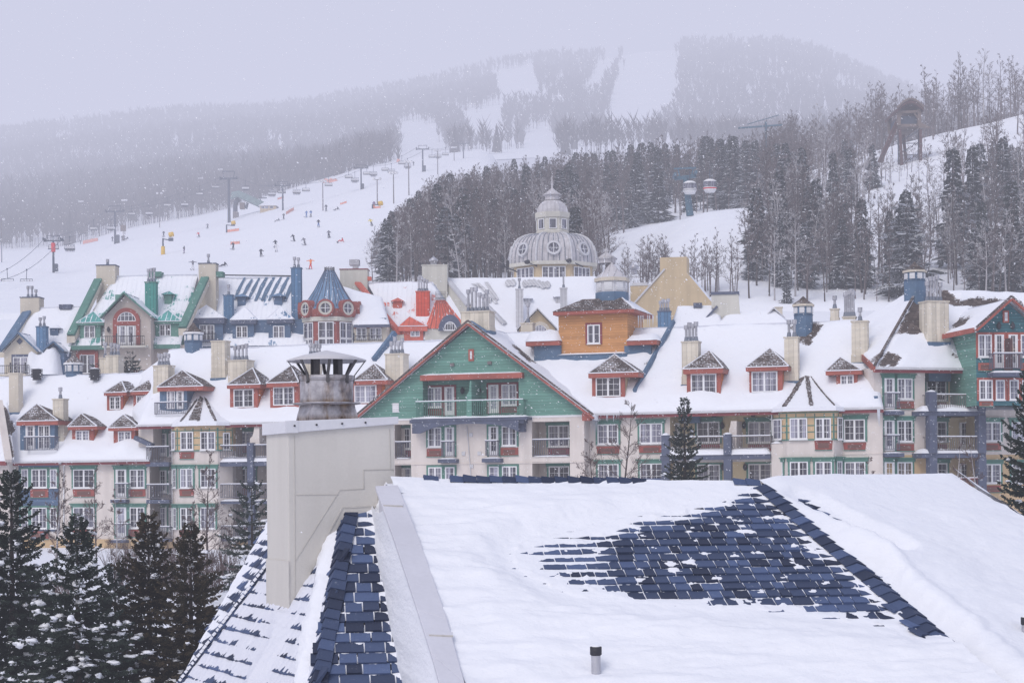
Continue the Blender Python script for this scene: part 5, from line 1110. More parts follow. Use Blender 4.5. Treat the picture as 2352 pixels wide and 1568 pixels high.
boxchim(fr, root, ca, 1910, 380, 1990, 600, .8, 'blue_vside', 1, 'blue', fh=1.1); boxchim(fr, root, cc, 350, 148, 438, 540, 1.2, 'blue_vside', 2, 'blue', fh=1.1, seed=4)
for cx_, x, y0, y1, ya in ((ca, 2065, 400, 475, 365), (cc, 240, 395, 470, 360)):
    q = fr.pl(cx_(x, y1), *rE[4]); hq = rect(fr, cx_, x - 35, y0, x + 35, y1, q.y); o = MB().box(hq[0], hq[1], q.y, q.y + 1.2, hq[2] - .3, hq[3]).build('roof_vent', M['blue_side'], root); r = MB(); pyramid(r, hq[0] - .28, hq[1] + .28, q.y - .25, q.y + 1.4, hq[3], ((hq[0] + hq[1])/2, q.y + .5, fr.at(cx_(x, ya), q.y).z)); r.build('roof', M['blue_seam'], o)
MB().path([B_(1905, 214, rE[2].y), B_(2560, 222, rE[2].y)], .06).build('ridge_cable', M['iron'], root)
# turret
C_ = lambda x, y, v=0.0: fr.at(cc(x, y), v)
vt = -1.0; c0 = C_(648, 500, vt); rr = C_(895, 520, vt).x - c0.x; rb = C_(880, 650, vt).x - c0.x; ctr = (c0.x, vt + rb); zz = lambda y: C_(648, y, vt).z; n = 8; a0 = pi/8
k = 1/cos(pi/8)*.97
tu = MB().lathe([(rb*k, zz(900)), (rb*k, zz(590))], n, ctr, 0, False, a0).build('turret', M['brick'], root)
MB().lathe([(rb*k + .12, zz(606)), (rb*k + .12, zz(568)), (rb*k*.9, zz(568))], n, ctr, 0, False, a0).build('cornice', M['pale'], tu); MB().lathe([(rb*k + .03, zz(568)), (rr*k, zz(525)), (rr*k, zz(500))], n, ctr, 0, False, a0).build('frieze', M['brick'], tu)
rt = C_(690, 150, vt).x - C_(648, 150, vt).x
MB().lathe([(rr*k, zz(508)), (rr*k*.92, zz(478)), (lerp(rt, rr*k, .42), zz(320)), (rt, zz(148)), (.02, zz(146))], n, ctr, 0, False, a0).build('cone_roof', M['blue_seam'], tu)
sm = MB()
for i in range(n*3):
    t = a0 + 2*pi*i/(n*3); f = cos(((i % 3) - (0 if i % 3 == 0 else 0))*0 + 0)
    sc = 1 if i % 3 == 0 else cos(pi/8)/cos((i % 3 - 1.5)*pi/12*1.0)*1.0
    pts = [(rr*k*.92*sc, zz(478)), (lerp(rt, rr*k, .42)*sc, zz(320)), (rt*sc, zz(148))]
    for (r0_, z0_), (r1_, z1_) in zip(pts, pts[1:]): sm.tube((ctr[0] + r0_*cos(t), ctr[1] + r0_*sin(t), z0_), (ctr[0] + r1_*cos(t), ctr[1] + r1_*sin(t), z1_), .05, .04, 4)
sm.build('roof_seams', M['bluegrey'], tu)
cr = MB(); z1 = zz(148); z2 = zz(118)
for i in range(12):
    t = 2*pi*i/12; p = (ctr[0] + rt*cos(t), ctr[1] + rt*sin(t)); cr.tube((*p, z1 - .1), (*p, z2), .035, .02, 4); q_ = (ctr[0] + rt*cos(t + pi/6), ctr[1] + rt*sin(t + pi/6))
    for zk in (.3, .75): cr.tube((*p, lerp(z1, z2, zk)), (*q_, lerp(z1, z2, zk)), .025, n=4)
cr.build('iron_cresting', M['iron'], tu)
for i in range(n):
    t0, t1 = a0 + 2*pi*i/n, a0 + 2*pi*(i + 1)/n; tm = (t0 + t1)/2
    if sin(tm) > .5: continue
    A_ = (ctr[0] + rb*k*cos(t0), ctr[1] + rb*k*sin(t0)); B2 = (ctr[0] + rb*k*cos(t1), ctr[1] + rb*k*sin(t1)); f, L = facet(A_, B2)
    win(tu, (L*.14, L*.86, zz(752), zz(612)), -.03, 2, 2, 1, merged=True, mp=f, sill=False, glass='glass'); win(tu, (L*.14, L*.86, zz(850), zz(754)), -.03, 2, 1, 1, merged=True, mp=f, sill=False)
    # round window in a red hooded dormer
    rc_ = Vector((ctr[0] + rr*cos(tm)*.97, ctr[1] + rr*sin(tm)*.97, zz(496))); nrm = Vector((cos(tm), sin(tm), 0)); ta = Vector((-sin(tm), cos(tm), 0))
    o = MB(); N = 14
    for (r0_, r1_, d_, mi) in ((.80, .64, .30, 0), (.64, .44, .24, 1)):
        pr = lambda rad, j, d: rc_ + ta*(rad*cos(2*pi*j/N)) + Vector((0, 0, rad*sin(2*pi*j/N))) + nrm*d
        for j in range(N): o.hull8([pr(r0_, j, d_), pr(r0_, j + 1, d_), pr(r1_, j + 1, d_), pr(r1_, j, d_)], [pr(r0_, j, -1.2), pr(r0_, j + 1, -1.2), pr(r1_, j + 1, -1.2), pr(r1_, j, -1.2)], mi)
    o.add([rc_ + nrm*.16] + [pr(.46, j, .16) for j in range(N)], [(0, 1 + j, 1 + (j + 1) % N) for j in range(N)], 2)
    o.bar(rc_ + nrm*.19 - ta*.5, rc_ + nrm*.19 + ta*.5, .05, .05, 3); o.bar(rc_ + nrm*.19 - Vector((0, 0, .5)), rc_ + nrm*.19 + Vector((0, 0, .5)), .05, .05, 3)
    o.build('round_dormer', [M['brick'], M['pale'], M['glass'], M['white']], tu)
# low wing right of the turret
box(root, 'side_wing', rect(fr, cc, 885, 640, 1170, 800, .2), .2, 4, 'beige'); q = rect(fr, cc, 880, 600, 1195, 640, -.5)
e0, e1 = C_(885, 625, -.5), C_(1195, 637, -.5); e0.z = e1.z = (e0.z + e1.z)/2; sheet(fr, root, 'roof', [e0, e1, C_(1130, 400, 4), C_(790, 300, 4)], th=.15); box(root, 'eave_board', (e0.x, e1.x, e0.z - .3, e0.z - .05), -.5, -.4, 'bluegrey'); box(root, 'trim_band', rect(fr, cc, 890, 642, 1130, 668, .18), .12, .2, 'dark_red')
for x0, x1 in ((910, 998), (1025, 1125)): win(root, rect(fr, cc, x0, 665, x1, 760, .18), .18, 2, 3, 1, merged=True, glass='glass_pale')
iron_rail(fr, root, rect(fr, cc, 890, 730, 1130, 775, -.2), -.2)
# ---- red-roofed house ---------------------------------------------------------------------------------------------
fr, root = house(cc, 930, YB + 6, 2, 'pale house with coral red roof edges, red chimney and arched dark window')
C_ = lambda x, y, v=0.0: fr.at(cc(x, y), v)
zt = C_(1300, 720).z; MB().box(C_(1190, 700).x, C_(1990, 700).x, .2, 8, zt - 3, zt).build('wall', M['pale'], root)
rE = roofq(fr, root, cc, (1270, 740), (1900, 740), (1560, 280), (1010, 250), v0=-.3, m=1.35, mat='red_snow')
parapet(fr, root, cc, (1285, 715), (920, 280), -.4, rE[2].y - .8, 'coral', 'pale', .7, drop=2.2)
boxchim(fr, root, cc, 768, 160, 1005, 300, rE[2].y - .3, 'pale', 0, 'dark_red', dep=1.6); 
q = rect(fr, cc, 845, 78, 930, 150, rE[2].y); MB().box(q[0], q[1], rE[2].y + .2, rE[2].y + 1.2, lerp(q[2], q[3], .35), q[3]).box(q[0] + .3, q[0] + .8, rE[2].y + .3, rE[2].y + .9, q[2] - .2, lerp(q[2], q[3], .4)).tube((q[1] - .1, rE[2].y + .3, q[2] - .2), (q[1] - .1, rE[2].y + .3, q[3]), .05).build('air_unit', M['flue'], root)
boxchim(fr, root, cc, 1418, 350, 1535, 625, 1.2, 'red_vside', 4, 'coral', seed=6, fh=1.2)
dormer(fr, root, cc, (1270, 650, 1515, 690), (1365, 565), (1300, 690, 1480, 740), (1372, 688, 1452, 740), rE[4], mat='coral', side='coral', trimm='coral', roofm=('red_seam', 'red_seam'), rows=2)
q = fr.pl(cc(1258, 495), *rE[4]); hq = rect(fr, cc, 1222, 438, 1300, 500, q.y); o = MB().box(hq[0], hq[1], q.y, q.y + 1.2, hq[2] - .3, hq[3]).build('roof_vent', M['coral'], root); r = MB(); pyramid(r, hq[0] - .2, hq[1] + .2, q.y - .25, q.y + 1.4, hq[3], ((hq[0] + hq[1])/2, q.y + .5, C_(1258, 402, q.y).z), 0, 1); r.build('roof', [M['red_seam'], M['snow']], o)
MB().box(*rect(fr, cc, 1005, 230, 1040, 262, rE[2].y)[:2], rE[2].y - .3, rE[2].y + .3, *rect(fr, cc, 1005, 230, 1040, 262, rE[2].y)[2:]).build('ridge_vent', M['coral'], root)
# hipped red roof with arched window and cresting
vz = .4; a, b = C_(1495, 672, vz - .8), C_(1860, 690, vz - .8); tl, tr_ = C_(1590, 432, vz + 2), C_(1672, 432, vz + 2); z = a.z; D_ = 5
m = MB(); A_, B2, C2, D2 = (a.x, vz - .8, z), (b.x, vz - .8, z), (b.x, vz + D_, z), (a.x, vz + D_, z); T = [(tl.x, vz + 1.8, tl.z), (tr_.x, vz + 1.8, tl.z), (tr_.x, vz + 2.6, tl.z), (tl.x, vz + 2.6, tl.z)]
m.quad(A_, B2, T[1], T[0], 0); m.quad(B2, C2, T[2], T[1], 0); m.quad(C2, D2, T[3], T[2], 0); m.quad(D2, A_, T[0], T[3], 0); m.quad(*T, 0); ho = m.build('hipped_roof', M['red_seam'], root)
cr = MB()
for i in range(9):
    x = lerp(tl.x, tr_.x, i/8); cr.tube((x, vz + 1.8, tl.z - .1), (x, vz + 1.8, tl.z + .85), .03, .02, 4)
for zk in (.2, .55): cr.tube((tl.x, vz + 1.8, tl.z + zk), (tr_.x, vz + 1.8, tl.z + zk), .025, n=4)
cr.build('iron_cresting', M['iron'], ho); arch(fr, root, cc, 1612, 1812, 552, 690, vz - .9, 'bluegrey', 'glass_dark', 6, .45)
MB().box(a.x, b.x, vz - .7, vz + 4, z - 3, z).build('wall', M['pale'], ho)
sm = MB()
for i in range(1, 8): sm.bar(Vector(A_).lerp(Vector(B2), i/8) + Vector((0, -.03, .03)), Vector(T[0]).lerp(Vector(T[1]), i/8) + Vector((0, -.03, .03)), .06, .06)
sm.build('roof_seams', M['red'], ho)
# ---- long grey-roofed building -------------------------------------------------------------------------------------
fr, root = house(cc, 1150, YB + 16, 2, 'long building with pale grey metal roof nearly hidden by snow below the dome')
C_ = lambda x, y, v=0.0: fr.at(cc(x, y), v); Dd = lambda x, y, v=0.0: fr.at(cd(x, y), v)
zt = C_(1700, 740).z; MB().box(C_(1480, 700).x, Dd(800, 700).x, .2, 8, zt - 3, zt).build('wall', M['tan'], root)
e0, e1 = C_(1640, 760), Dd(820, 700); e0.z = e1.z = zt; p = plane45(zt, 0, 1.3); t0, t1 = fr.pl(cc(1700, 218), *p), fr.pl(cd(820, 232), *p); t0.z = t1.z = (t0.z + t1.z)/2; t0.y = t1.y = (t0.z - zt)/1.3
sheet(fr, root, 'roof', [e0, e1, t1, t0], mat='snow', th=.2, res=.5)
rng = random.Random(4)
def strip(c, x0, y0, x1, y1, w):
    a, b = fr.pl(c(x0, y0), *p) + Vector((0, -.08, .1)), fr.pl(c(x1, y1), *p) + Vector((0, -.08, .1)); d = Vector((w/2, 0, 0)); MB().quad(a - d, a + d, b + d, b - d).build('bare_metal', M['grey_vside'], root)
for s_ in ((1900, 295, 1985, 330, .35), (1945, 290, 2100, 440, .45), (2020, 282, 2115, 430, .4), (2075, 420, 2110, 465, .35)): strip(cc, *s_)
a, b = fr.pl(cc(2010, 455), *p), fr.pl(cc(2190, 640), *p); MB().bar(a + Vector((0, 0, .1)), b + Vector((0, 0, .1)), .9, .12).build('bare_metal', M['grey_vside'], root)
for x in list(range(70, 120, 40)) + list(range(215, 430, 38)):
    q = fr.pl(cd(x, 300 + rng.uniform(-12, 12)), *p) + Vector((0, -.12, .14)); MB().add([q + Vector((.32*cos(t_*pi/4), 0, 0)) + Vector((0, .3*sin(t_*pi/4), .4*sin(t_*pi/4))) for t_ in range(8)], [tuple(range(8))]).build('bare_metal', M['grey_vside'], root)
boxchim(fr, root, cc, 1470, 125, 1688, 370, t0.y - 1.5, 'pale', 0, 'pale', dep=1.6); q = C_(1570, 118, t0.y - .8); MB().lathe([(.3, q.z - .1), (.3, q.z + .2), (.45, q.z + .25), (.45, q.z + .4), (.05, q.z + .7)], 8, (q.x, q.y)).build('roof_fan', M['flue'], root)
parapet(fr, root, cc, (1870, 470), (1680, 240), 1.0, t0.y - .5, 'gutter', 'pale', .6, drop=2.5)
for (x0, x1, y0, y1, s_) in ((133, 200, 330, 612, 1), (513, 576, 320, 520, 2)): boxchim(fr, root, cd, x0, y0, x1, y1, .6, 'grey_vside', 1, 'gutter', fh=1.3, seed=s_)
for x, y0, y1, ya in ((235, 415, 470, 380), (498, 400, 455, 370)):
    q = fr.pl(cd(x, y1), *p); hq = rect(fr, cd, x - 24, y0, x + 24, y1, q.y); o = MB().box(hq[0], hq[1], q.y, q.y + 1.2, hq[2] - .3, hq[3]).build('roof_vent', M['grey_vside'], root); r = MB(); pyramid(r, hq[0] - .25, hq[1] + .25, q.y - .25, q.y + 1.4, hq[3], ((hq[0] + hq[1])/2, q.y + .5, Dd(x, ya, q.y).z)); r.build('roof', M['snow'], o)
q = fr.pl(cc(2035, 460), *p); hq = rect(fr, cc, 2010, 400, 2062, 462, q.y); MB().box(hq[0], hq[1], q.y, q.y + 1.2, hq[2] - .3, hq[3]).build('roof_vent', M['grey_vside'], root)
g, z = gfront(fr, root, cd, 165, 470, 700, 670, (322, 515), -1.0, 'tan', 'gutter', 'grey_snow', 4, bd=.3); arch(fr, root, cd, 258, 430, 612, 700, -1.02, 'beige', 'glass_pale', 5, .3)
# ---- ochre gable house ---------------------------------------------------------------------------------------------
fr, root = house(cd, 1530, YB + 22, 12, 'plain tan gable-end house with a broad chimney rising from its peak')
Dd = lambda x, y, v=0.0: fr.at(cd(x, y), v)
pts = [(1110, 460), (1110, 700), (1900, 700), (1805, 440), (1595, 180), (1595, 75), (1368, 65), (1368, 200), (1345, 200)]
m = MB(); m.prism_v([(Dd(x, y).x, Dd(x, y).z) for x, y in ((1020, 560), (1100, 700), (1900, 700), (1830, 470), (1597, 190), (1415, 170))], 0, .5)
m.box(Dd(1368, 100).x, Dd(1597, 100).x, -.02, 2.2, Dd(1450, 240).z, Dd(1450, 62).z); m.build('gable_wall', M['tan'], root)
a, b = Dd(1130, 455, .2), Dd(1412, 172, .2); L = 9; lo = a + Vector((-1.5, 0, -2.0))
sheet(fr, root, 'roof', [lo + Vector((-1.2, L, 0)), lo, b, b + Vector((-2, L, 0))], th=.2); MB().bar(lo + Vector((0, -.1, .1)), b + Vector((0, -.1, .1)), .5, .16).build('parapet', M['gutter'], root)
q = Dd(1597, 185, .2); e_ = Dd(1830, 470, .2); sheet(fr, root, 'roof', [e_, e_ + Vector((0, L, 0)), q + Vector((0, L, 0)), q], th=.1)
boxchim(fr, root, cd, 1115, 300, 1285, 410, 1.0, 'tan', 0, 'gutter', dep=1.4); q = rect(fr, cd, 1135, 280, 1258, 296, 1.2); box(root, 'chimney_lid', q, 1.2, 2.2, 'gutter')
q = Dd(1145, 165, 8); MB().lathe([(.3, q.z - .5), (.3, q.z), (.5, q.z), (.5, q.z + .4), (.1, q.z + .5)], 8, (q.x, q.y)).build('roof_fan', M['flue'], root)
# ---- pale house with blue verge ------------------------------------------------------------------------------------
fr, root = house(cd, 1640, YB - 2, 8, 'low pale house with a blue verge strip and wide flat-topped chimney wall')
Dd = lambda x, y, v=0.0: fr.at(cd(x, y), v)
e0, e1 = Dd(1450, 660), Dd(2480, 640); e0.z = e1.z = (e0.z + e1.z)/2; p = plane45(e0.z, 0, 1.2)
t0, t1 = fr.pl(cd(1520, 478), *p), fr.pl(cd(1860, 455), *p); t0.z = t1.z = (t0.z + t1.z)/2; t0.y = t1.y = (t0.z - e0.z)/1.2
sheet(fr, root, 'roof', [e0, Vector((t1.x + .6, 0, e0.z)), t1, t0], th=.2); t2, t3 = fr.pl(cd(1950, 530), *p), fr.pl(cd(2360, 500), *p); t2.z = t3.z = (t2.z + t3.z)/2; t2.y = t3.y = (t2.z - e0.z)/1.2
sheet(fr, root, 'roof', [Vector((t2.x - 1.2, 0, e0.z)), Vector((t3.x + 1.5, 0, e0.z)), t3, t2], th=.2); MB().box(e0.x, t3.x + 1.4, .2, 6, e0.z - 3, e0.z).build('wall', M['pale'], root)
m = MB(); m.prism_v([(Dd(x, y, 1.0).x, Dd(x, y, 1.0).z) for x, y in ((1720, 640), (1840, 500), (1808, 490), (1808, 370), (2040, 378), (2050, 530), (2100, 640))], 1.0, 2.2); m.build('chimney_wall', M['pale'], root)
box(root, 'chimney_cap', rect(fr, cd, 1800, 358, 2045, 376, .9), .9, 2.3, 'bluegrey'); MB().bar(Dd(1735, 612, .9), Dd(1858, 480, .9), .35, .15).build('verge', M['bluegrey'], root)
q = rect(fr, cd, 1655, 455, 1728, 492, t0.y); MB().box(q[0], q[1], t0.y - .4, t0.y + .4, q[2], q[3]).build('ridge_vent', M['bluegrey'], root)
boxchim(fr, root, cd, 1348, 520, 1460, 630, -.3, 'blue_vside', 4, 'bluegrey', seed=3, fh=1.0)
g, z = gfront(fr, root, ce, 135, 295, 640, 590, (212, 512), 1.5, 'tan', 'gutter', 'snow', 3, bd=.25); boxchim(fr, root, ce, 222, 485, 287, 590, 3, 'beige', 0)
# ---- domed building ---------------------------------------------------------------------------------------------------
fr = Fr(1269, 700, 205, 0); root = fr.root('domed_pavilion'); tag(root, 'octagonal tan pavilion with a large grey metal dome and lantern on top', 'pavilion')
O = lambda x, y, v=0.0: fr.at(co(x, y), v)
n = 8; a0 = pi/8; k = 1/cos(pi/8)
cx0 = O(1120, 1400).x; z = lambda y: O(1120, y).z; rw = (O(1372, 1500).x - O(875, 1500).x)/2; rd = (O(1392, 1480).x - O(850, 1480).x)/2
ctr = (cx0, rw)
MB().lathe([(rw*k, z(1740)), (rw*k, z(1500))], n, ctr, 0, False, a0).build('wall', M['tan'], root)
prof = [(rd*k*q_, z(y)) for q_, y in ((1.0, 1482), (.995, 1440), (.965, 1395), (.90, 1350), (.80, 1318), (.68, 1300), (.55, 1290), (.38, 1285))]
do = MB().lathe(prof, n, ctr, 0, False, a0).build('dome', M['grey_seam'], root); MB().lathe([(rw*k, z(1500)), (rd*k + .15, z(1502)), (rd*k + .15, z(1480)), (rd*k*.96, z(1480))], n, ctr, 0, False, a0).build('cornice', M['pale'], root)
sm = MB()
for i in range(n*6):
    t = a0 + 2*pi*i/(n*6); sc = cos(pi/8)/cos(((i % 6)/6 - .5)*pi/4)
    for (r0_, z0_), (r1_, z1_) in zip(prof, prof[1:]): sm.tube((ctr[0] + (r0_ + .02)*sc*cos(t), ctr[1] + (r0_ + .02)*sc*sin(t), z0_), (ctr[0] + (r1_ + .02)*sc*cos(t), ctr[1] + (r1_ + .02)*sc*sin(t), z1_), .16 if i % 6 == 0 else .05, n=4, m=1 if i % 6 == 0 else 0)
sm.build('ribs', [M['flue_base'], M['gutter']], do)
for i in range(n):
    t0, t1 = a0 + 2*pi*i/n, a0 + 2*pi*(i + 1)/n; tm = (t0 + t1)/2
    if sin(tm) > .3: continue
    f, L = facet((ctr[0] + rw*k*cos(t0), ctr[1] + rw*k*sin(t0)), (ctr[0] + rw*k*cos(t1), ctr[1] + rw*k*sin(t1)))
    win(root, (L*.14, L*.86, z(1640), z(1512)), -.05, 4, 3, 1, merged=True, mp=f, sill=False, glass='glass', fw=.1)
    rc_ = Vector((ctr[0] + rd*.955*cos(tm), ctr[1] + rd*.955*sin(tm), z(1402))); nrm = Vector((cos(tm), sin(tm), .25)).normalized(); ta = Vector((-sin(tm), cos(tm), 0)); up_ = ta.cross(nrm)*-1
    o = MB(); N = 14; r_ = .82
    pr = lambda rad, j, d: rc_ + ta*(rad*cos(2*pi*j/N)) + up_*(rad*sin(2*pi*j/N)) + nrm*d
    for j in range(N): o.hull8([pr(r_, j, .35), pr(r_, j + 1, .35), pr(r_*.72, j + 1, .35), pr(r_*.72, j, .35)], [pr(r_, j, -1), pr(r_, j + 1, -1), pr(r_*.72, j + 1, -1), pr(r_*.72, j, -1)], 0)
    o.add([rc_ + nrm*.2] + [pr(r_*.74, j, .2) for j in range(N)], [(0, 1 + j, 1 + (j + 1) % N) for j in range(N)], 1); o.bar(rc_ + nrm*.24 - ta*r_*.7, rc_ + nrm*.24 + ta*r_*.7, .1, .08, 0); o.bar(rc_ + nrm*.24 - up_*r_*.7, rc_ + nrm*.24 + up_*r_*.7, .1, .08, 0)
    o.build('round_window', [M['gutter'], M['glass']], do)
rl = (O(1222, 1200).x - O(1018, 1200).x)/2; lo_ = MB().lathe([(rl*k*1.0, z(1300)), (rl*k*1.02, z(1268)), (rl*k*.96, z(1262)), (rl*k*.96, z(1185)), (rl*k*1.06, z(1180)), (rl*k*1.1, z(1150)), (rl*k, z(1146))], n, ctr, 0, False, a0).build('lantern', M['pale'], root)
for i in range(n):
    t0, t1 = a0 + 2*pi*i/n, a0 + 2*pi*(i + 1)/n
    if sin((t0 + t1)/2) > .3: continue
    f, L = facet((ctr[0] + rl*k*.96*cos(t0), ctr[1] + rl*k*.96*sin(t0)), (ctr[0] + rl*k*.96*cos(t1), ctr[1] + rl*k*.96*sin(t1))); win(lo_, (L*.2, L*.8, z(1255), z(1190)), -.05, 1, 1, 1, merged=True, mp=f, sill=False, glass='glass')
r2 = (O(1218, 1140).x - O(1018, 1140).x)/2
pr2 = [(r2*k*sqrt(max(0, 1 - t_*t_))*1.0 if t_ < 1 else .02, lerp(z(1146), z(1056), t_)) for t_ in (0, .2, .4, .6, .75, .88, .96, 1)]; pr2[-1] = (.5, z(1056))
MB().lathe(pr2, n, ctr, 0, False, a0).build('cupola_roof', M['grey_seam'], lo_)
MB().lathe([(.85, z(1062)), (.85, z(1032)), (1.15, z(1030)), (.6, z(1008)), (.12, z(985)), (.03, z(900))], 8, ctr, 0, False, a0).build('finial', M['grey_seam'], lo_)
lm2 = MB()
for x, y in ((955, 1486), (1217, 1478), (800, 1510)):
    q = O(x, y, -.5); lm2.tube(q, q + Vector((1.6, .8, -.6)), .08, n=4); lm2.blob(q, .35, .3, .25)
lm2.build('floodlight', M['iron'], root)
# ---------------------------------------------------------------- the snowy lodge roof in front, with its rendered chimney and cowl
FR = empty('lodge_roof', (1.5, 19, -1)); tag(FR, 'near snow-covered lodge roof with bare blue shingles and a rendered chimney', 'lodge')
class Loc:                                                     # children are written in world space
    pass
def fb(mb, name, mats, parent=FR, **k):
    o = mb.build(name, mats, None, **k); o.parent = parent
    o.matrix_parent_inverse = parent.matrix_world.inverted() if parent.parent is None and parent is not FR else Matrix.Translation(-FR.location)
    return o
def kid(mb, name, mats, par, **k):                             # sub-part, still in world space
    o = mb.build(name, mats, None, **k); o.parent = par; o.matrix_parent_inverse = Matrix.Identity(4); return o
class Pl:
    """roof plane through pt, falling along dn (plan direction) at angle a; s along the courses, t up the slope"""
    def __init__(s, pt, dn, a):
        s.p = Vector(pt); d = Vector((dn[0], dn[1], 0)).normalized(); s.up = Vector((-d.x*cos(a), -d.y*cos(a), sin(a)))
        s.al = Vector((-d.y, d.x, 0)); s.n = s.al.cross(s.up).normalized()
        if s.n.z < 0: s.n = -s.n
        if s.al.x < 0: s.al = -s.al
    def hit(s, px, py): d = ray(px, py); return d*(s.n.dot(s.p)/s.n.dot(d))
    def st(s, w): e = w - s.p; return (e.dot(s.al), e.dot(s.up))
    def pxst(s, px, py): return s.st(s.hit(px, py))
    def at(s, a, t, h=0.0): return s.p + s.al*a + s.up*t + s.n*h
def shingles(pl, poly, name, course=.15, wid=(.10, .23), thk=.024, seed=3, keep=None, hmin=0.0):
    """individual slabs inside a polygon of (s, t); each lifts at its lower edge"""
    rng = random.Random(seed); ss_ = [p[0] for p in poly]; tt = [p[1] for p in poly]; mb = MB(); tone = []
    k0, k1 = int(floor(min(tt)/course)), int(floor(max(tt)/course)) + 1
    for k in range(k0, k1):
        x = min(ss_) - rng.random()*.3; t = k*course
        while x < max(ss_):
            w = rng.uniform(*wid); c = (x + w/2, t + course/2)
            if inpoly(c[0], c[1], poly) and (keep is None or keep(*c)):
                g = .0062; j = rng.uniform(-.006, .006); lft = thk*rng.uniform(.8, 1.25)
                b = [pl.at(x + g, t + j, -.01), pl.at(x + w - g, t + j, -.01), pl.at(x + w - g, t + course*1.12, -.012), pl.at(x + g, t + course*1.12, -.012)]
                u = [pl.at(x + g, t + j, lft), pl.at(x + w - g, t + j, lft), pl.at(x + w - g, t + course*1.12, .001), pl.at(x + g, t + course*1.12, .001)]
                mb.hull8(b, u); tone += [min(1, max(0, rng.gauss(.46, .34)))]*8
            x += w
    return mb, tone
def snow_sheet(pl, bound, res, hfun, name, parent, skirt=.35, mat='snow_near'):
    """snow lying on the plane inside a 4-sided (s,t) outline: bottom-left, bottom-right, top-right, top-left"""
    A, B, C, D = [Vector(b) for b in bound]; nu = int(max((B - A).length, (C - D).length)/res); nv = int(max((D - A).length, (C - B).length)/res); vs = []
    for j in range(nv + 1):
        for i in range(nu + 1):
            q = A.lerp(B, i/nu).lerp(D.lerp(C, i/nu), j/nv); vs.append(pl.at(q.x, q.y, hfun(q.x, q.y, i/nu, j/nv)))
    mb = MB(); mb.add(vs, [(j*(nu + 1) + i, j*(nu + 1) + i + 1, (j + 1)*(nu + 1) + i + 1, (j + 1)*(nu + 1) + i) for j in range(nv) for i in range(nu)], 0, True)
    return mb
def caps(p0, p1, n1, n2, name, step=.15, w=.15, seed=1, parent=None, t0=0, t1=1, gap=None):
    """overlapping ridge cap shingles bent over the line p0-p1 (p0 = top)"""
    rng = random.Random(seed); d = (p1 - p0); L = d.length; d.normalize(); mb = MB(); tone = []
    a = d.cross(n1).normalized(); b = d.cross(n2).normalized()
    if a.dot(n2 - n1) > 0: a = -a
    if b.dot(n1 - n2) > 0: b = -b
    up = (n1 + n2).normalized(); k = t0*L
    while k < t1*L:
        if gap and gap(k/L): k += step; continue
        q0 = p0 + d*(k - .02); q1 = p0 + d*(k + step); ww = w*rng.uniform(.93, 1.07)
        l0, l1 = .010, .032*rng.uniform(.8, 1.2)
        top = lambda q, l: [q + a*ww + n1*(l*.6), q + a*ww*.35 + up*(l + .012), q + up*(l + .022), q + b*ww*.35 + up*(l + .012), q + b*ww + n2*(l*.6)]
        u0, u1 = top(q0, l0), top(q1, l1); lo = [p - up*.03 for p in u1]
        base = len(mb.v); mb.add(u0 + u1 + lo, [(i, i + 1, 5 + i + 1, 5 + i) for i in range(4)] + [(5 + i, 5 + i + 1, 10 + i + 1, 10 + i) for i in range(4)])
        tone += [min(1, max(0, rng.gauss(.34, .24)))]*15; k += step
    return mb, tone
def yawdir(deg): return (sin(radians(deg)), -cos(radians(deg)))      # plan direction towards the camera, turned right by deg
# main face -----------------------------------------------------------------------------------------------------------
B_ = P(1745, 1112, 20.0); AL = radians(27)
LF = Pl(B_, yawdir(9), AL)
C_ = LF.hit(2192, 1500); Cx = B_.lerp(C_, 1.6)
hp = Vector((C_.x - B_.x, C_.y - B_.y)).normalized(); d1 = Vector(yawdir(9)); d2 = hp*(2*hp.dot(d1)) - d1
RF = Pl(B_, (d2.x, d2.y), AL)
def stp(pl, pts): return [pl.pxst(*p) for p in pts]
BARE = stp(LF, [(1700, 1125), (1748, 1118), (1830, 1190), (1935, 1290), (2040, 1385), (2110, 1448), (1900, 1420), (1720, 1402), (1590, 1392), (1470, 1392), (1415, 1382), (1310, 1362), (1225, 1330), (1185, 1272), (1235, 1240), (1380, 1216), (1455, 1186), (1560, 1180), (1650, 1150)])
CORE = stp(LF, [(1690, 1140), (1740, 1128), (1850, 1215), (1945, 1305), (2060, 1420), (1900, 1408), (1720, 1390), (1590, 1382), (1500, 1384), (1460, 1372), (1440, 1330), (1430, 1240), (1560, 1200), (1660, 1165)])
sh, tn = shingles(LF, stp(LF, [(1120, 1105), (1745, 1108), (2240, 1545), (1120, 1545)]), 'shingles', seed=8)
tL, bR = LF.pxst(1690, 1112), LF.pxst(2140, 1500)
def hip_s(t):                                               # s of the hip line at height t
    s0, t0 = LF.st(B_); s1, t1 = LF.st(C_); return s0 + (s1 - s0)*(t - t0)/(t1 - t0)
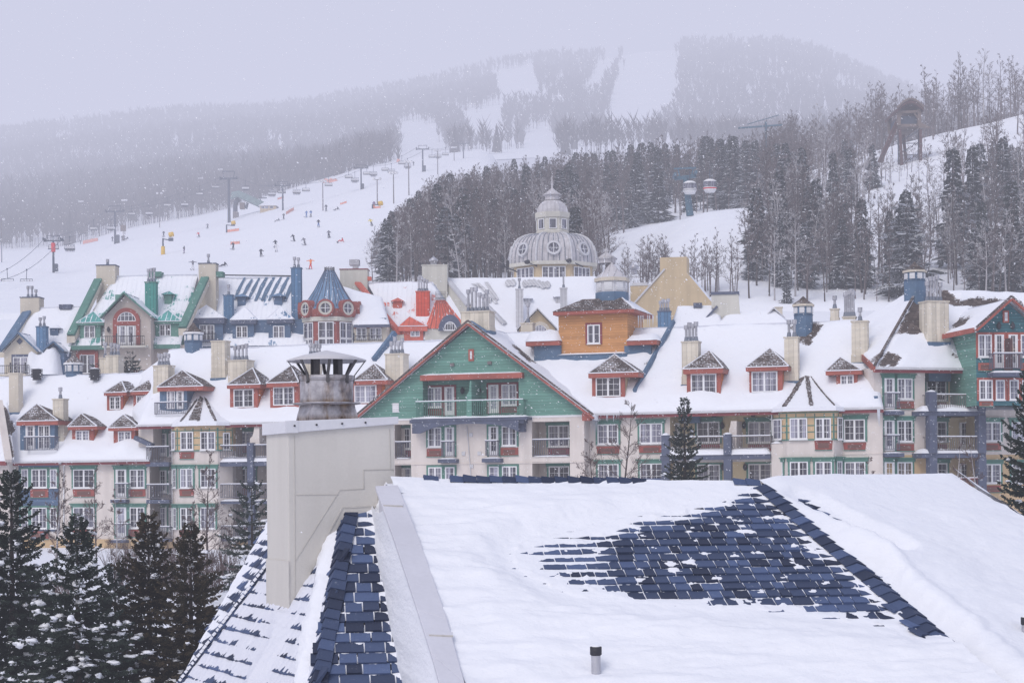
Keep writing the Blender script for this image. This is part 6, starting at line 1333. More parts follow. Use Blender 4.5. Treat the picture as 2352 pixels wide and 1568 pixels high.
def hLF(s, t, fu, fv):
    x, y = s*.8, t*.8
    dep = .10 + .05*fbm(s*.5, t*.7, 1) + .036*fbm(s*.9, t*4.2, 4) + .018*fbm(s*2.6, t*9, 6)
    d = sdist(s, t, BARE); d += .10*fbm(s*2.2, t*2.6, 3); c = sdist(s, t, CORE) + .10*fbm(s*2.5, t*2.5, 8)
    if d < -.02: h = .024 + dep*ss(-d, .02, .55)
    else:
        k = ss(d, -.02, .25)
        fr_ = (t/.15) % 1.0
        patch = fbm(s*5.5, t*6.0, 12); h = lerp(.026, .0024, k) + .0042*patch + .0030*fbm(s*20, t*20, 2)
        if c < 0: h += .009*min(1, -c*3)
        if patch > .52: h += .014
    r_ = ss(t, -.75, -.04)
    if d < .05: h = lerp(h, max(.02, interp([(lx0, .125), (lx0 + .6, .085), (-.6, .045), (0, .02)], s) + .012*fbm(s*2.5, t*6, 3)), r_)
    return h
lo_t = LF.pxst(1300, 1640)[1]
lx0 = LF.pxst(905, 1110)[0]
bnd = [(LF.pxst(1085, 1640)[0], lo_t), (hip_s(lo_t), lo_t), (hip_s(.03), .03), (lx0 - .05, .03)]
sn = snow_sheet(LF, bnd, .026, hLF, 'snow', None)
LFo = MB(); q = [LF.at(lx0 + .05, .02, -.03), LF.at(hip_s(.02), .02, -.03), LF.at(hip_s(lo_t - .2), lo_t - .2, -.03), LF.at(lx0 + .9, lo_t - .2, -.03)]; LFo.add(q, [(0, 1, 2, 3)])
rd = fb(LFo, 'roof_deck', M['deck_black']); kid(sh, 'shingles', M['shingle_blue'], rd, attr={'tone': tn}); kid(sn, 'snow', M['snow_near'], rd)
# right face -----------------------------------------------------------------------------------------------------------
def hip_r(t): s1, t1 = RF.st(C_); return s1*t/t1
BR = stp(RF, [(1830, 1148), (1862, 1158), (1935, 1205), (1990, 1238), (2030, 1262), (2058, 1280), (2030, 1278), (1985, 1252), (1930, 1215), (1880, 1182)])
BR2 = stp(RF, [(1955, 1290), (1980, 1300), (2060, 1370), (2130, 1435), (2170, 1470), (2190, 1500), (2150, 1480), (2080, 1420), (2010, 1350)])
sh2, tn2 = shingles(RF, stp(RF, [(1760, 1112), (1900, 1140), (2130, 1310), (2230, 1480), (2260, 1570), (2180, 1520)]), 'shingles', seed=18)
def hRF(s, t, fu, fv):
    d = max(sdist(s, t, BR), sdist(s, t, BR2)) + .035 + .05*fbm(s*4, t*4, 33); dep = .13 + .06*fbm(s*.6, t*.9, 21) + .02*fbm(s*1.2, t*5, 24) + .010*fbm(s*4, t*9, 26)
    e = hip_r(t); near = s - e
    dep = .02 + dep*ss(near, -.02, .30)*(1 - .62*ss(t, -1.6, -.05)) + .05*math.exp(-((near - .42)/.13)**2)*ss(-t, .3, 1.2)
    h = .024 + dep*ss(-d, .0, .22) if d < 0 else lerp(.024, .0, ss(d, 0, .07)) + .006*fbm(s*9, t*8, 5)
    return h
rr_ = 3.6
rlo = RF.pxst(2300, 1640)[1]
snR = snow_sheet(RF, [(hip_r(rlo), rlo), (hip_r(rlo) + 3.9, rlo), (rr_, .06), (0.0, .03)], .035, hRF, 'snow', None)
far = RF.at(rr_, 0); RO = MB(); RO.add([RF.at(-.02, .02, -.03), RF.at(rr_, .02, -.03), RF.at(hip_r(rlo) + 3.9, rlo, -.03), RF.at(hip_r(rlo), rlo, -.03)], [(0, 1, 2, 3)])
rd2 = fb(RO, 'roof_deck', M['deck_black']); kid(sh2, 'shingles', M['shingle_blue'], rd2, attr={'tone': tn2}); kid(snR, 'snow', M['snow_near'], rd2)
# far end of the right face: another snowy hip falling away to the right, and the back slopes
e0 = RF.at(rr_, .06); e1 = RF.at(hip_r(rlo) + 3.9, rlo); al = Vector((RF.al.x, RF.al.y, 0))
ed = MB(); vs = []; NU, NV = 14, 40
for j in range(NV + 1):
    for i in range(NU + 1):
        t = j/NV; b = e0.lerp(e1, t); a_ = i/NU; q = b + al*(a_*2.6) + Vector((.3*a_, 1.2*a_, -1.9*a_**1.25)); vs.append(q + RF.n*(.15 + .05*fbm(q.x*.8, q.y*.8, q.z)) )
ed.add(vs, [(j*(NU + 1) + i, (j + 1)*(NU + 1) + i, (j + 1)*(NU + 1) + i + 1, j*(NU + 1) + i + 1) for j in range(NV) for i in range(NU)], 0, True); fb(ed, 'snow_end', M['snow_near'])
bk = MB(); l0 = LF.at(lx0 + .05, .03); bb = B_ + Vector((0, 0, .01)); rr = RF.at(rr_, .06)
dz = Vector((0, 3.4, -2.2)); bk.add([l0, bb, bb + dz, l0 + dz], [(0, 1, 2, 3)]); bk.add([bb, rr, rr + dz, bb + dz], [(0, 1, 2, 3)]); fb(bk, 'back_slope', M['snow_near'])
# ridge and hip caps
c1, t1 = caps(B_ + LF.n*.02, B_.lerp(C_, 1.02) + LF.n*.02, LF.n, RF.n, 'caps', .150, .125, 4, t0=.03); hc = fb(c1, 'hip_caps', M['shingle_blue'], attr={'tone': t1})
nb_ = Vector((0, .5, .8)).normalized(); le = LF.at(LF.pxst(960, 1100)[0], .0, .06)
rngc = random.Random(5)
c2, t2 = caps(B_ + Vector((-.02, 0, .015)), LF.at(LF.pxst(968, 1095)[0], .03, .085), LF.n, nb_, 'caps', .14, .085, 9, gap=lambda k: (.06 < k < .34) or k > .985 or (.90 < k < .93)); fb(c2, 'ridge_caps', M['shingle_blue'], attr={'tone': t2})
rs = MB()      # snow lying along the ridge
vs = []; NX = 150
for i in range(NX + 1):
    s = lerp(lx0 - .1, lx0 + .62, i/NX); lift = interp([(lx0, .15), (lx0 + .3, .13), (lx0 + .62, .02)], s)
    for j, (dt, dh) in enumerate(((-.34, .10), (-.20, .115), (-.08, .10), (.0, .06), (.03, .0), (.0, -.1))):
        w = LF.at(s, dt, (dh*1.0 if j < 5 else dh)); kk = lift/.12
        vs.append(LF.at(s, dt + .02*fbm(s*2, j, 3), dh*kk*(1 + .30*fbm(s*1.6, j*.35, 7))*(0.72 if j in (2, 3) else 1)) + (Vector((0, .12, -.02)) if j > 3 else Vector((0, 0, 0))))
rs.add(vs, [(i*6 + j, (i + 1)*6 + j, (i + 1)*6 + j + 1, i*6 + j + 1) for i in range(NX) for j in range(5)], 0, True); fb(rs, 'ridge_snow', M['snow_near'])
# ---- steep pyramid left of the parapet ------------------------------------------------------------------------------------
A1 = P(800, 1170, 19.5); B1 = P(725, 1568, 17.4); C1 = P(665, 1405, 19.1)
F1p = Pl(A1, yawdir(6), radians(37)); B1 = F1p.hit(725, 1568)
n2 = (B1 - A1).cross(C1 - A1).normalized(); n2 = n2 if n2.z > 0 else -n2
F2 = Pl(A1, (n2.x, n2.y), math.acos(n2.z))
F2.al = -F2.al if F2.al.dot(Vector((1, 0, 0))) < 0 else F2.al
dirh = (A1 - B1).normalized(); top1 = A1 + dirh*.15; bot1 = B1 - dirh*1.0
F1d = MB(); tr = F1p.hit(872, 1164); br = F1p.hit(1100, 1640); F1d.add([top1, tr, br, bot1], [(0, 1, 2, 3)]); f1 = fb(F1d, 'steep_roof', M['deck_black'])
f1poly = [F1p.st(top1), F1p.pxst(880, 1160), F1p.pxst(1110, 1660), F1p.st(bot1)]
shA, tA = shingles(F1p, f1poly, 'shingles', .15, (.15, .30), seed=31); kid(shA, 'shingles', M['shingle_blue'], f1, attr={'tone': tA})
EDGE = [(1165, 858), (1200, 862), (1300, 878), (1400, 896), (1500, 916), (1600, 938)]          # py -> px where the drift by the parapet begins
def hF1(s, t, fu, fv):
    w = F1p.at(s, t); px, py = proj(w); d = (px - interp(EDGE, py))/26. + .25*fbm(s*3, t*3, 2) + .35*fbm(s*1.2, t*7, 5)
    if d > 0: return .012 + .10*ss(d, 0, 1.0) + .30*ss(d, .3, 1.8) + .02*fbm(s*2, t*2, 4)
    top = ss(-py, -1265, -1190)
    return .002 + .012*ss(d, -1.0, 0) + .006*fbm(s*8, t*8, 3) + .010*top
sA = snow_sheet(F1p, [F1p.st(bot1), F1p.pxst(1120, 1660), F1p.pxst(885, 1155), F1p.st(top1)], .022, hF1, 's', None); kid(sA, 'snow', M['snow_near'], f1)
# left face with its snow dusting
H0 = F2.hit(612, 1312); H1 = F2.hit(420, 1568); hd = (H1 - H0); hTop = H0 - hd*.9; hBot = H1 + hd*.35
F2d = MB(); F2d.add([top1, hTop, hBot, bot1], [(0, 1, 2, 3)]); f2 = fb(F2d, 'steep_roof', M['deck_black'])
f2poly = [F2.st(top1), F2.st(hTop), F2.st(hBot), F2.st(bot1)]
shB, tB = shingles(F2, f2poly, 'shingles', .16, (.16, .32), .032, seed=41); kid(shB, 'shingles', M['shingle_blue'], f2, attr={'tone': tB})
def hF2(s, t, fu, fv):
    px, py = proj(F2.at(s, t)); fr_ = (t/.16) % 1.0
    d = (px - interp([(1180, 790), (1300, 735), (1420, 720), (1568, 640)], py))/50.
    bare = ss(d, -.5, .6)*ss(-py, -1390, -1330)          # the bare blue corner under the chimney's right side
    drift = .07*math.exp(-((px - interp([(1400, 655), (1480, 640), (1568, 590)], py))/16.)**2)*ss(py, 1395, 1420)
    h = .0285 + .008*fbm(s*2, t*2.5, 4) + .012*fbm(s*16, t*4, 8) - .012*ss(-fr_, -.16, .0) + drift
    return h*(1 - bare) + bare*(.006 + .012*fbm(s*7, t*6, 2))
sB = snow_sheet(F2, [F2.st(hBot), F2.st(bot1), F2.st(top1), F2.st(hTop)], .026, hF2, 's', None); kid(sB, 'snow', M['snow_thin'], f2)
# far left face
dn3 = Vector((-cos(radians(8)), -sin(radians(8)))); F3 = Pl(H0, (dn3.x, dn3.y), radians(56))
n3 = hd.cross(Vector((-.35, 1, .05))).normalized(); n3 = n3 if n3.z > 0 else -n3
S0 = P(612, 1208, H0.y + 2.2); n3 = hd.cross(S0 - H0).normalized(); n3 = n3 if n3.z > 0 else -n3
F3 = Pl(H0, (n3.x, n3.y), math.acos(max(-1, min(1, n3.z))))
S1 = F3.hit(412, 1568); sd_ = S1 - F3.hit(612, 1208); S00 = F3.hit(612, 1208) - sd_*.35; S11 = S1 + sd_*.3
F3d = MB(); F3d.add([hTop, S00, S11, hBot], [(0, 1, 2, 3)]); f3 = fb(F3d, 'steep_roof', M['deck_black'])
shC, tC = shingles(F3, [F3.st(hTop), F3.st(S00), F3.st(S11), F3.st(hBot)], 'shingles', .15, (.15, .32), seed=51); kid(shC, 'shingles', M['shingle_blue'], f3, attr={'tone': tC})
def hF3(s, t, fu, fv):
    return .010 + .015*fbm(s*2.0, t*2.5, 4) + .010*fbm(s*10, t*6, 8) + .012*ss(fu if F3.st(S00)[0] > F3.st(hTop)[0] else 1 - fu, .5, 1.0)
sC = snow_sheet(F3, [F3.st(S11), F3.st(hBot), F3.st(hTop), F3.st(S00)], .035, hF3, 's', None); kid(sC, 'snow', M['snow_near'], f3)
c3, t3 = caps(top1 + F1p.n*.02, bot1 + F1p.n*.02, F1p.n, F2.n, 'caps', .15, .115, 14); fb(c3, 'hip_caps', M['shingle_blue'], attr={'tone': t3})
c4, t4 = caps(hTop + F2.n*.02, hBot + F2.n*.02, F2.n, F3.n, 'caps', .16, .06, 15); fb(c4, 'hip_caps', M['shingle_blue'], attr={'tone': t4})
hs = MB(); rg = random.Random(2)
for k in range(60):
    q = hTop.lerp(hBot, k/60); q2 = hTop.lerp(hBot, (k + rg.uniform(.5, .95))/60); hs.bar(q + F2.n*.045, q2 + F2.n*.05, .13*rg.uniform(.5, 1), .03)
fb(hs, 'hip_snow', M['snow_near'])
# snow strip blown against the left side of the hip caps
v0 = []; NX = 120
for i in range(NX + 1):
    q = A1.lerp(bot1, .05 + .95*i/NX); sdv = (F2.al if F2.al.dot(H1 - A1) > 0 else -F2.al)
    for j in range(6): v0.append(q + sdv*(.13 + .08*j*(1 + .5*fbm(i*.09, j*.3, 5))) + F2.n*(.02 + .06*sin(pi*j/5)*(1 + .5*fbm(i*.12, j, 2))))
hsn = MB(); hsn.add(v0, [(i*6 + j, (i + 1)*6 + j, (i + 1)*6 + j + 1, i*6 + j + 1) for i in range(NX) for j in range(5)], 0, True); fb(hsn, 'drift', M['snow_near'])
# ---- sloping parapet with metal coping -----------------------------------------------------------------------------------
ed1 = [(870, 1115), (918, 1250), (968, 1400), (1000, 1500), (1040, 1640)]; ed2 = [(906, 1113), (960, 1250), (1018, 1420), (1058, 1568), (1078, 1640)]
PLp = Pl(LF.at(lx0, -.03, .17), yawdir(9), AL)
L_ = [PLp.hit(*p) for p in ed1]; R_ = [PLp.hit(*p) for p in ed2]; pm = MB(); cpm = MB(); jn = MB()
for i in range(4):
    a, b, c, d = L_[i], R_[i], R_[i + 1], L_[i + 1]; dz = Vector((0, 0, -.045)); dw = Vector((0, 0, -1.6)); o1 = Vector((-.035, -.01, 0)); o2 = Vector((.035, .01, 0)); up = Vector((0, 0, .03*(i % 2)*0 + .0))
    cpm.hull8([a + o1 + dz, b + o2 + dz, c + o2 + dz, d + o1 + dz], [a + o1, b + o2, c + o2, d + o1]); pm.hull8([a + dw, b + dw, c + dw, d + dw], [a + dz*1.05, b + dz*1.05, c + dz*1.05, d + dz*1.05])
pa = fb(pm, 'parapet', M['coping'], bevel=.004); kid(cpm, 'coping', M['coping'], pa, bevel=.006)
for px0, px1, py in ((880, 925, 1158), (985, 1040, 1455)):
    a, b = PLp.hit(px0, py), PLp.hit(px1, py + 2); jn.bar(a + PLp.n*.006, b + PLp.n*.006, .05, .016, 0, PLp.n); jn.bar(a + PLp.n*.004 + PLp.up*-.03, b + PLp.n*.004 + PLp.up*-.03, .012, .016, 1, PLp.n)
kid(jn, 'seam', [M['coping'], M['line']], pa)
dv = []; ND = 90
for i in range(ND + 1):
    py = lerp(1150, 1640, i/ND); pxl = interp([(b_[1], b_[0]) for b_ in ed1], py); a = F1p.hit(interp(EDGE, py) - 8 + 5*fbm(i*.06, 1), py) + F1p.n*.012; b = PLp.hit(pxl - 2, py) + Vector((0, 0, -.10 - .015*fbm(i*.04, 9))); b += (a - b).normalized()*.01
    for j in range(8): t = j/7; dv.append(a.lerp(b, t) + Vector((0, 0, -.07*sin(pi*t) + .007*fbm(i*.06, t*2, 2))))
dm = MB(); dm.add(dv, [(i*8 + j, (i + 1)*8 + j, (i + 1)*8 + j + 1, i*8 + j + 1) for i in range(ND) for j in range(7)], 0, True); fb(dm, 'drift', M['snow_near'])
# ---- chimney ----------------------------------------------------------------------------------------------------------------
q0 = F2.hit(665, 1405); qL = F2.hit(615, 1391); vd = Vector((qL.x - q0.x, qL.y - q0.y, 0)); WV = vd.length; vd.normalize(); ud = Vector((vd.y, -vd.x, 0))
dx_ = ray(906, 1000).x; WU = (dx_*q0.y - q0.x)/(ud.x - dx_*ud.y); print('chimney', WU, WV, q0)
cz = lambda u: .655 + .055*u/WU
X = lambda u, v, z: Vector((q0.x, q0.y, 0)) + ud*u + vd*v + Vector((0, 0, z))
ch_ = MB(); ch_.hull8([X(0, 0, -2.4), X(WU, 0, -2.4), X(WU, WV, -2.4), X(0, WV, -2.4)], [X(0, 0, cz(0)), X(WU, 0, cz(WU)), X(WU, WV, cz(WU)), X(0, WV, cz(0))])
chim_o = fb(ch_, 'chimney', M['chimney'], bevel=.008)
ln = MB()
def seamline(pts, w=.0035):
    for a, b in zip(pts, pts[1:]): ln.bar(a, b, w, .006, 0, -vd)
def face(px, py):
    d = ray(px, py); n = Vector((vd.x, vd.y, 0)); t = n.dot(q0)/n.dot(d); return d*t - Vector((vd.x, vd.y, 0))*.003
seamline([face(676, 1000), face(678, 1372)]); seamline([face(895, 985), face(897, 1078), face(905, 1080)]); seamline([face(903, 1077), face(835, 1079), face(836, 1122), face(780, 1125), face(678, 1288)]); seamline([face(680, 1136), face(776, 1135)], .004)
seamline([face(785, 1165), face(835, 1163), face(868, 1163), face(869, 1117), face(905, 1115)], .014); seamline([face(786, 1166), face(760, 1215), face(700, 1340), face(672, 1398)], .016)
kid(ln, 'joint', M['line'], chim_o)
sb = MB(); sb.hull8([X(-.012, -.012, -2.4), X(-.001, -.012, -2.4), X(-.001, WV + .01, -2.4), X(-.012, WV + .01, -2.4)], [X(-.012, -.012, -.78), X(-.001, -.012, -.78), X(-.001, WV + .01, -.78), X(-.012, WV + .01, -.78)]); kid(sb, 'base_board', M['chimney'], chim_o)
e = .035; H = .125; cp_ = MB(); cpz = lambda u: cz(u) + .01
cp_.hull8([X(-e, -e, cpz(0) - H), X(WU + e, -e, cpz(WU) - H*.62), X(WU + e, WV + e, cpz(WU) - H*.62), X(-e, WV + e, cpz(0) - H)], [X(-e, -e, cpz(0)), X(WU + e, -e, cpz(WU)), X(WU + e, WV + e, cpz(WU)), X(-e, WV + e, cpz(0))])
cap_o = kid(cp_, 'cap', M['cap_metal'], chim_o, bevel=.006)
sc = MB()
for u in (.06, .30, .58, .84): q = X(u, -e - .004, cpz(u) - .05); sc.tube(q, q - vd*.01, .011, n=8)
sc.hull8([X(-e - .004, -e - .006, cpz(0) - H*.98), X(.10, -e - .006, cpz(0) - H*.96), X(.10, -e, cpz(0) - H*.96), X(-e - .004, -e, cpz(0) - H*.98)], [X(-e - .004, -e - .006, cpz(0) + .003), X(.10, -e - .006, cpz(.1) + .003), X(.10, -e, cpz(.1) + .003), X(-e - .004, -e, cpz(0) + .003)], 1)
kid(sc, 'screw', [M['iron'], M['cap_metal']], chim_o)
# ---- steel cowl on the chimney -------------------------------------------------------------------------------------------------
cc_ = P(751, 940, 19.75); cz0 = cc_.z; cw = empty('chimney_cowl', (cc_.x, cc_.y, cpz(.5))); tag(cw, 'rust-stained steel chimney cowl with a conical hood on struts', 'chimney cowl')
zz = lambda py: zpx(py, 19.75) - cpz(.5); pxm = 19.75/F
N = 40; rB = 61.5*pxm
def latt(prof, n=N, m=0, rustv=None):
    mb = MB(); mb.lathe(prof, n, (0, 0), m, True); return mb, [r for r in (rustv or [0]*len(prof)) for _ in range(n)]
mb, rv = latt([(64*pxm, zz(958)), (66*pxm, zz(958)), (66.5*pxm, zz(955)), (62*pxm, zz(940)), (60.5*pxm, zz(928)), (60*pxm, zz(925))], rustv=[.9, .9, .8, .1, .25, .6]); mb2 = MB()
# square skirt flaring to the chimney top
sk = MB(); a0 = 66*pxm; a1 = 61*pxm; tw = radians(25)
def sq(r, z): return [(r*sqrt(2)*cos(tw + pi/4 + i*pi/2), r*sqrt(2)*sin(tw + pi/4 + i*pi/2), z) for i in range(4)]
rings = [(57*pxm, zz(966), .9), (55.5*pxm, zz(958), .75), (54*pxm, zz(948), .15), (51*pxm, zz(936), .05), (49.5*pxm, zz(926), .5)]
vs = [p for r, z, _ in rings for p in sq(r, z)]; rv = [q for _, _, q in rings for _i in range(4)]
sk.add(vs, [(k*4 + i, k*4 + (i + 1) % 4, k*4 + 4 + (i + 1) % 4, k*4 + 4 + i) for k in range(4) for i in range(4)]); so_ = sk.build('skirt', M['rust'], cw, attr={'rust': rv})
mb = MB(); mb.lathe([(rB, zz(926)), (rB, zz(920)), (rB, zz(912)), (rB, zz(872)), (rB, zz(868)), (rB + .008, zz(867)), (rB + .008, zz(859)), (rB - .02, zz(859)), (rB - .02, zz(900))], N, m=0); mb.build('barrel', M['rust'], cw, attr={'rust': [q for q in (.95, .75, .2, .1, .25, .2, .1, .1, .9) for _ in range(N)]})
mb = MB(); mb.lathe([(rB*.9, zz(927)), (rB + .075, zz(924)), (rB + .08, zz(921.5)), (rB, zz(920))], N); mb.build('flange', M['rust'], cw, attr={'rust': [q for q in (.5, .1, .1, .6) for _ in range(N)]})
mb = MB(); mb.lathe([(91*pxm, zz(826)), (92*pxm, zz(823.5)), (60*pxm, zz(813)), (2*pxm, zz(800.5)), (.001, zz(800.5))], N); mb.lathe([(91*pxm, zz(826)), (88*pxm, zz(823)), (50*pxm, zz(815)), (.001, zz(806))], N); mb.build('hood', M['hood'], cw)
st = MB()
for i in range(8):
    t = radians(8 + i*45); f = 1.0
    mb = MB(); inner = (rB*1.01*cos(t), rB*1.01*sin(t), zz(876)); bend = (rB*1.04*cos(t), rB*1.04*sin(t), zz(858)); outr = (88*pxm*cos(t + .04), 88*pxm*sin(t + .04), zz(826))
    rad = (cos(t), sin(t), 0); mb.bar(inner, bend, .034, .010, 0, rad); mb.bar(bend, outr, .034, .010, 0, rad)
    q = Vector(inner) + Vector(rad)*.012
    mb.tube(q, q + Vector(rad)*.01, .012, n=6); mb.build('strut', M['steel'], cw)
for t in (60, 150, 240, 330):
    t = radians(t); mb = MB(); mb.bar((rB*.62*cos(t), rB*.62*sin(t), zz(880)), (rB*.62*cos(t), rB*.62*sin(t), zz(814)), .075, .012, 0, (cos(t), sin(t), 0)); mb.build('inner_post', M['steel'], cw)
mb = MB(); mb.lathe([(rB + .012, zz(872.5)), (rB + .012, zz(871.5))], N); mb.build('band', M['steel'], cw)
# ---- plumbing vent pipes standing out of the snow -----------------------------------------------------------------------------------
def vent_pipe(px, py0, py1, label, w, pl=None):
    b = (pl or Pl(B_ + LF.n*.13, yawdir(9), AL)).hit(px, py1); Y = b.y; r = w*Y/F/2; z1 = zpx(py0, Y); zc = lerp(b.z, z1, .66); o = empty('vent_pipe', (b.x, b.y, b.z)); tag(o, label, 'vent pipe')
    mb = MB(); mb.lathe([(r*.95, -.3), (r*.95, zc - b.z)], 14); mb.build('pipe', M['flue'], o)
    mb = MB(); mb.lathe([(r*.95, zc - b.z - .01), (r*1.18, zc - b.z), (r*1.18, z1 - b.z), (r*.8, z1 - b.z), (r*.8, z1 - b.z - .1)], 14); mb.build('collar', M['iron'], o)
    mb = MB(); mb.blob((0, 0, z1 - b.z), r*.85, r*.85, r*.35, 3); mb.build('snow', M['snow_near'], o)
vent_pipe(1369, 1486, 1536, 'small grey vent pipe with dark collar standing out of the roof snow', 23)
vent_pipe(2355, 1428, 1462, 'dark vent pipe cut by the right edge of the picture on the far roof face', 17, Pl(B_ + RF.n*.13, (d2.x, d2.y), AL))
# simple walls below the eaves so that the roof rests on a house
wl = MB(); wl.box(-3.2, 9.5, 17.2, 27, -10, -2.4); wl.box(-2.8, -1.0, 19.6, 24, -10, -3.4); fb(wl, 'wall', M['cream'])
# ---------------------------------------------------------------- far woods (uncountable masses)
def inpoly(x, y, p):
    c = False; j = len(p) - 1
    for i in range(len(p)):
        if (p[i][1] > y) != (p[j][1] > y) and x < (p[j][0] - p[i][0])*(y - p[i][1])/(p[j][1] - p[i][1]) + p[i][0]: c = not c
        j = i
    return c
RUNS = [[(1398, 345), (1405, 270), (1428, 180), (1452, 100), (1574, 96), (1566, 215), (1556, 262), (1515, 300), (1480, 345)],
        [(1140, 180), (1150, 165), (1232, 150), (1248, 205), (1250, 245), (1160, 245)], [(912, 276), (1002, 282), (1036, 346), (1040, 400), (930, 400), (925, 330)],
        [(1068, 268), (1155, 233), (1170, 300), (1205, 322), (1190, 335), (1095, 345)], [(1345, 225), (1385, 150), (1415, 105), (1446, 98), (1412, 190), (1368, 235)],
        [(1205, 318), (1250, 285), (1285, 330), (1290, 372), (1215, 372)]]
def far_tree(mb, p, h, rng, conif, nb, wd):
    x, y, z = p; a0 = rng.random()*6.3
    if conif:
        for k in range(3):
            t = a0 + k*1.05; dx, dy = cos(t)*h*.17, sin(t)*h*.17
            mb.tri((x - dx, y - dy, z + h*.08), (x + dx, y + dy, z + h*.08), (x, y, z + h))
        return
    wv = wd*.5; lean = rng.uniform(-.04, .04)*h
    mb.tri((x - wv, y, z - 1), (x + wv, y, z - 1), (x + lean, y, z + h*.9))
    for k in range(nb):
        t = a0 + k*2.4; zz = z + h*rng.uniform(.28, .72); L = h*rng.uniform(.16, .34)
        dx, dy = cos(t)*L*.62, sin(t)*L*.62; w = wd*rng.uniform(.7, 1.6)
        cx = x + lean*(zz - z)/h
        mb.tri((cx - w, y, zz), (cx + w, y, zz + w), (cx + dx, y + dy, zz + L))
def forest(name, zf, N, Ya, Yb, h0, h1, seed, cond, label, con=.05, nb=7, wd=.55, pxr=(-950, 3250)):
    rng = random.Random(seed); mb = MB(); c = 0
    while c < N:
        px = rng.uniform(*pxr); Y = Ya + (Yb - Ya)*rng.random()
        X = (px - CX)/F*Y; z = zf(X, Y); py = HY - z/Y*F
        c += 1
        if not cond(px, py, Y, rng): continue
        far_tree(mb, (X, Y, z - .5), rng.uniform(h0, h1), rng, rng.random() < con, nb, wd)
    return mb.build(name, M['forest'], kind='stuff', label=label, cat='woods')
def condB(px, py, Y, rng):
    jx, jy = px + rng.gauss(0, 4), py + rng.gauss(0, 3)
    if any(inpoly(jx, jy, q) for q in RUNS): return False
    gap = fbm(px*.009, py*.02, 2)
    return gap > -.45 or rng.random() < .4
def condA(px, py, Y, rng):
    if px > 860 and py < 352 and rng.random() < .9: return False
    if any(inpoly(px, py, q) for q in RUNS): return False
    if 905 < px < 1045: return rng.random() < .06
    if 1045 < px < 1275: return Y > 800 and rng.random() < .42
    return True
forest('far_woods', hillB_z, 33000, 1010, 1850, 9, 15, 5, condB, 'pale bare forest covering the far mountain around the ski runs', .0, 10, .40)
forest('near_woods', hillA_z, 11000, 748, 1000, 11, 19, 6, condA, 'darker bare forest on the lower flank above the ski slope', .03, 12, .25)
# ---------------------------------------------------------------- trees as individuals
def branch_quad(m, p, d, L, w, up, mi=0):
    s = d.cross(up)
    if s.length < 1e-4: s = d.orthogonal()
    s.normalize(); s *= w/2; q = p + d*L
    m.add([p - s*.4, p + d*(L*.45) - s, q, p + d*(L*.45) + s], [(0, 1, 2, 3)], mi)
def spruce(name, loc, h, r, seed, label, dens=1.0, snow=.3, mat='needle', group=None, dz=.19, pw=.75, low=.03):
    rng = random.Random(seed); root = empty(name, loc); tag(root, label, 'spruce tree', group)
    MB().tube((0, 0, -1.5), (0, 0, h*.97), .022*h + .03, .015, 7).build('trunk', M['bark'], root)
    m = MB(); sn = MB(); z = h*low
    while z < h*.985:
        f = z/h; n = int(rng.uniform(7, 10)*(.7 + .5*(1 - f))); L0 = r*(1 - f)**pw*(.82 + .3*rng.random()) + .10; a0 = rng.random()*6.3
        for i in range(n):
            a = a0 + 2*pi*i/n + rng.uniform(-.25, .25); L = L0*rng.uniform(.55, 1.2); el = lerp(-.42, .62, f**1.5) + rng.uniform(-.12, .12)
            o = Vector((cos(a), sin(a), 0)); p = Vector((0, 0, z + rng.uniform(-.06, .06))); st = .06/dens; k = 0; pos = p.copy(); t = 0
            while t < L:
                u = t/L; d = (o*cos(el + .5*u*u) + Vector((0, 0, sin(el + .55*u*u)))).normalized(); pos = pos + d*st; t += st
                if u < .05: continue
                tl = lerp(.42, .16, u)*(.6 + .6*rng.random())*(.6 + .4*(1 - f)); sd = d.cross(Vector((0, 0, 1))).normalized()
                for sg in (-1, 1):
                    dd = (d*.75 + sd*sg*.75 + Vector((0, 0, rng.uniform(-.45, .12)))).normalized(); branch_quad(m, pos, dd, tl, .095, Vector((rng.uniform(-.9, .9), rng.uniform(-.9, .9), 1)))
                if rng.random() < .8: branch_quad(m, pos, (d*.6 + Vector((0, 0, -.8))).normalized(), tl*.8, .085, sd + d*rng.uniform(-.6, .6))
                if rng.random() < .3: branch_quad(m, pos, (d + Vector((0, 0, .5))).normalized(), tl*.6, .07, sd)
                if rng.random() < snow*.10*(.4 + u) and f < .95:
                    rr = rng.uniform(.04, .13)*(1.2 - .6*f); sn.blob(pos + Vector((0, 0, .03)), rr*rng.uniform(.8, 1.9), rr*rng.uniform(.8, 1.5), rr*rng.uniform(.4, .9), rng.random()*50, 1.1, 7, 5)
                elif rng.random() < snow*.12: branch_quad(sn, pos + Vector((0, 0, .02)), (d + sd*rng.uniform(-.8, .8)).normalized(), tl*.7, .07, Vector((0, 0, 1)))
        z += dz*rng.uniform(.7, 1.55)*(1 if f < .8 else .75)
    m.build('crown', M[mat], root)
    if sn.v: sn.build('snow', M['snow'], root, kind='stuff')
    return root
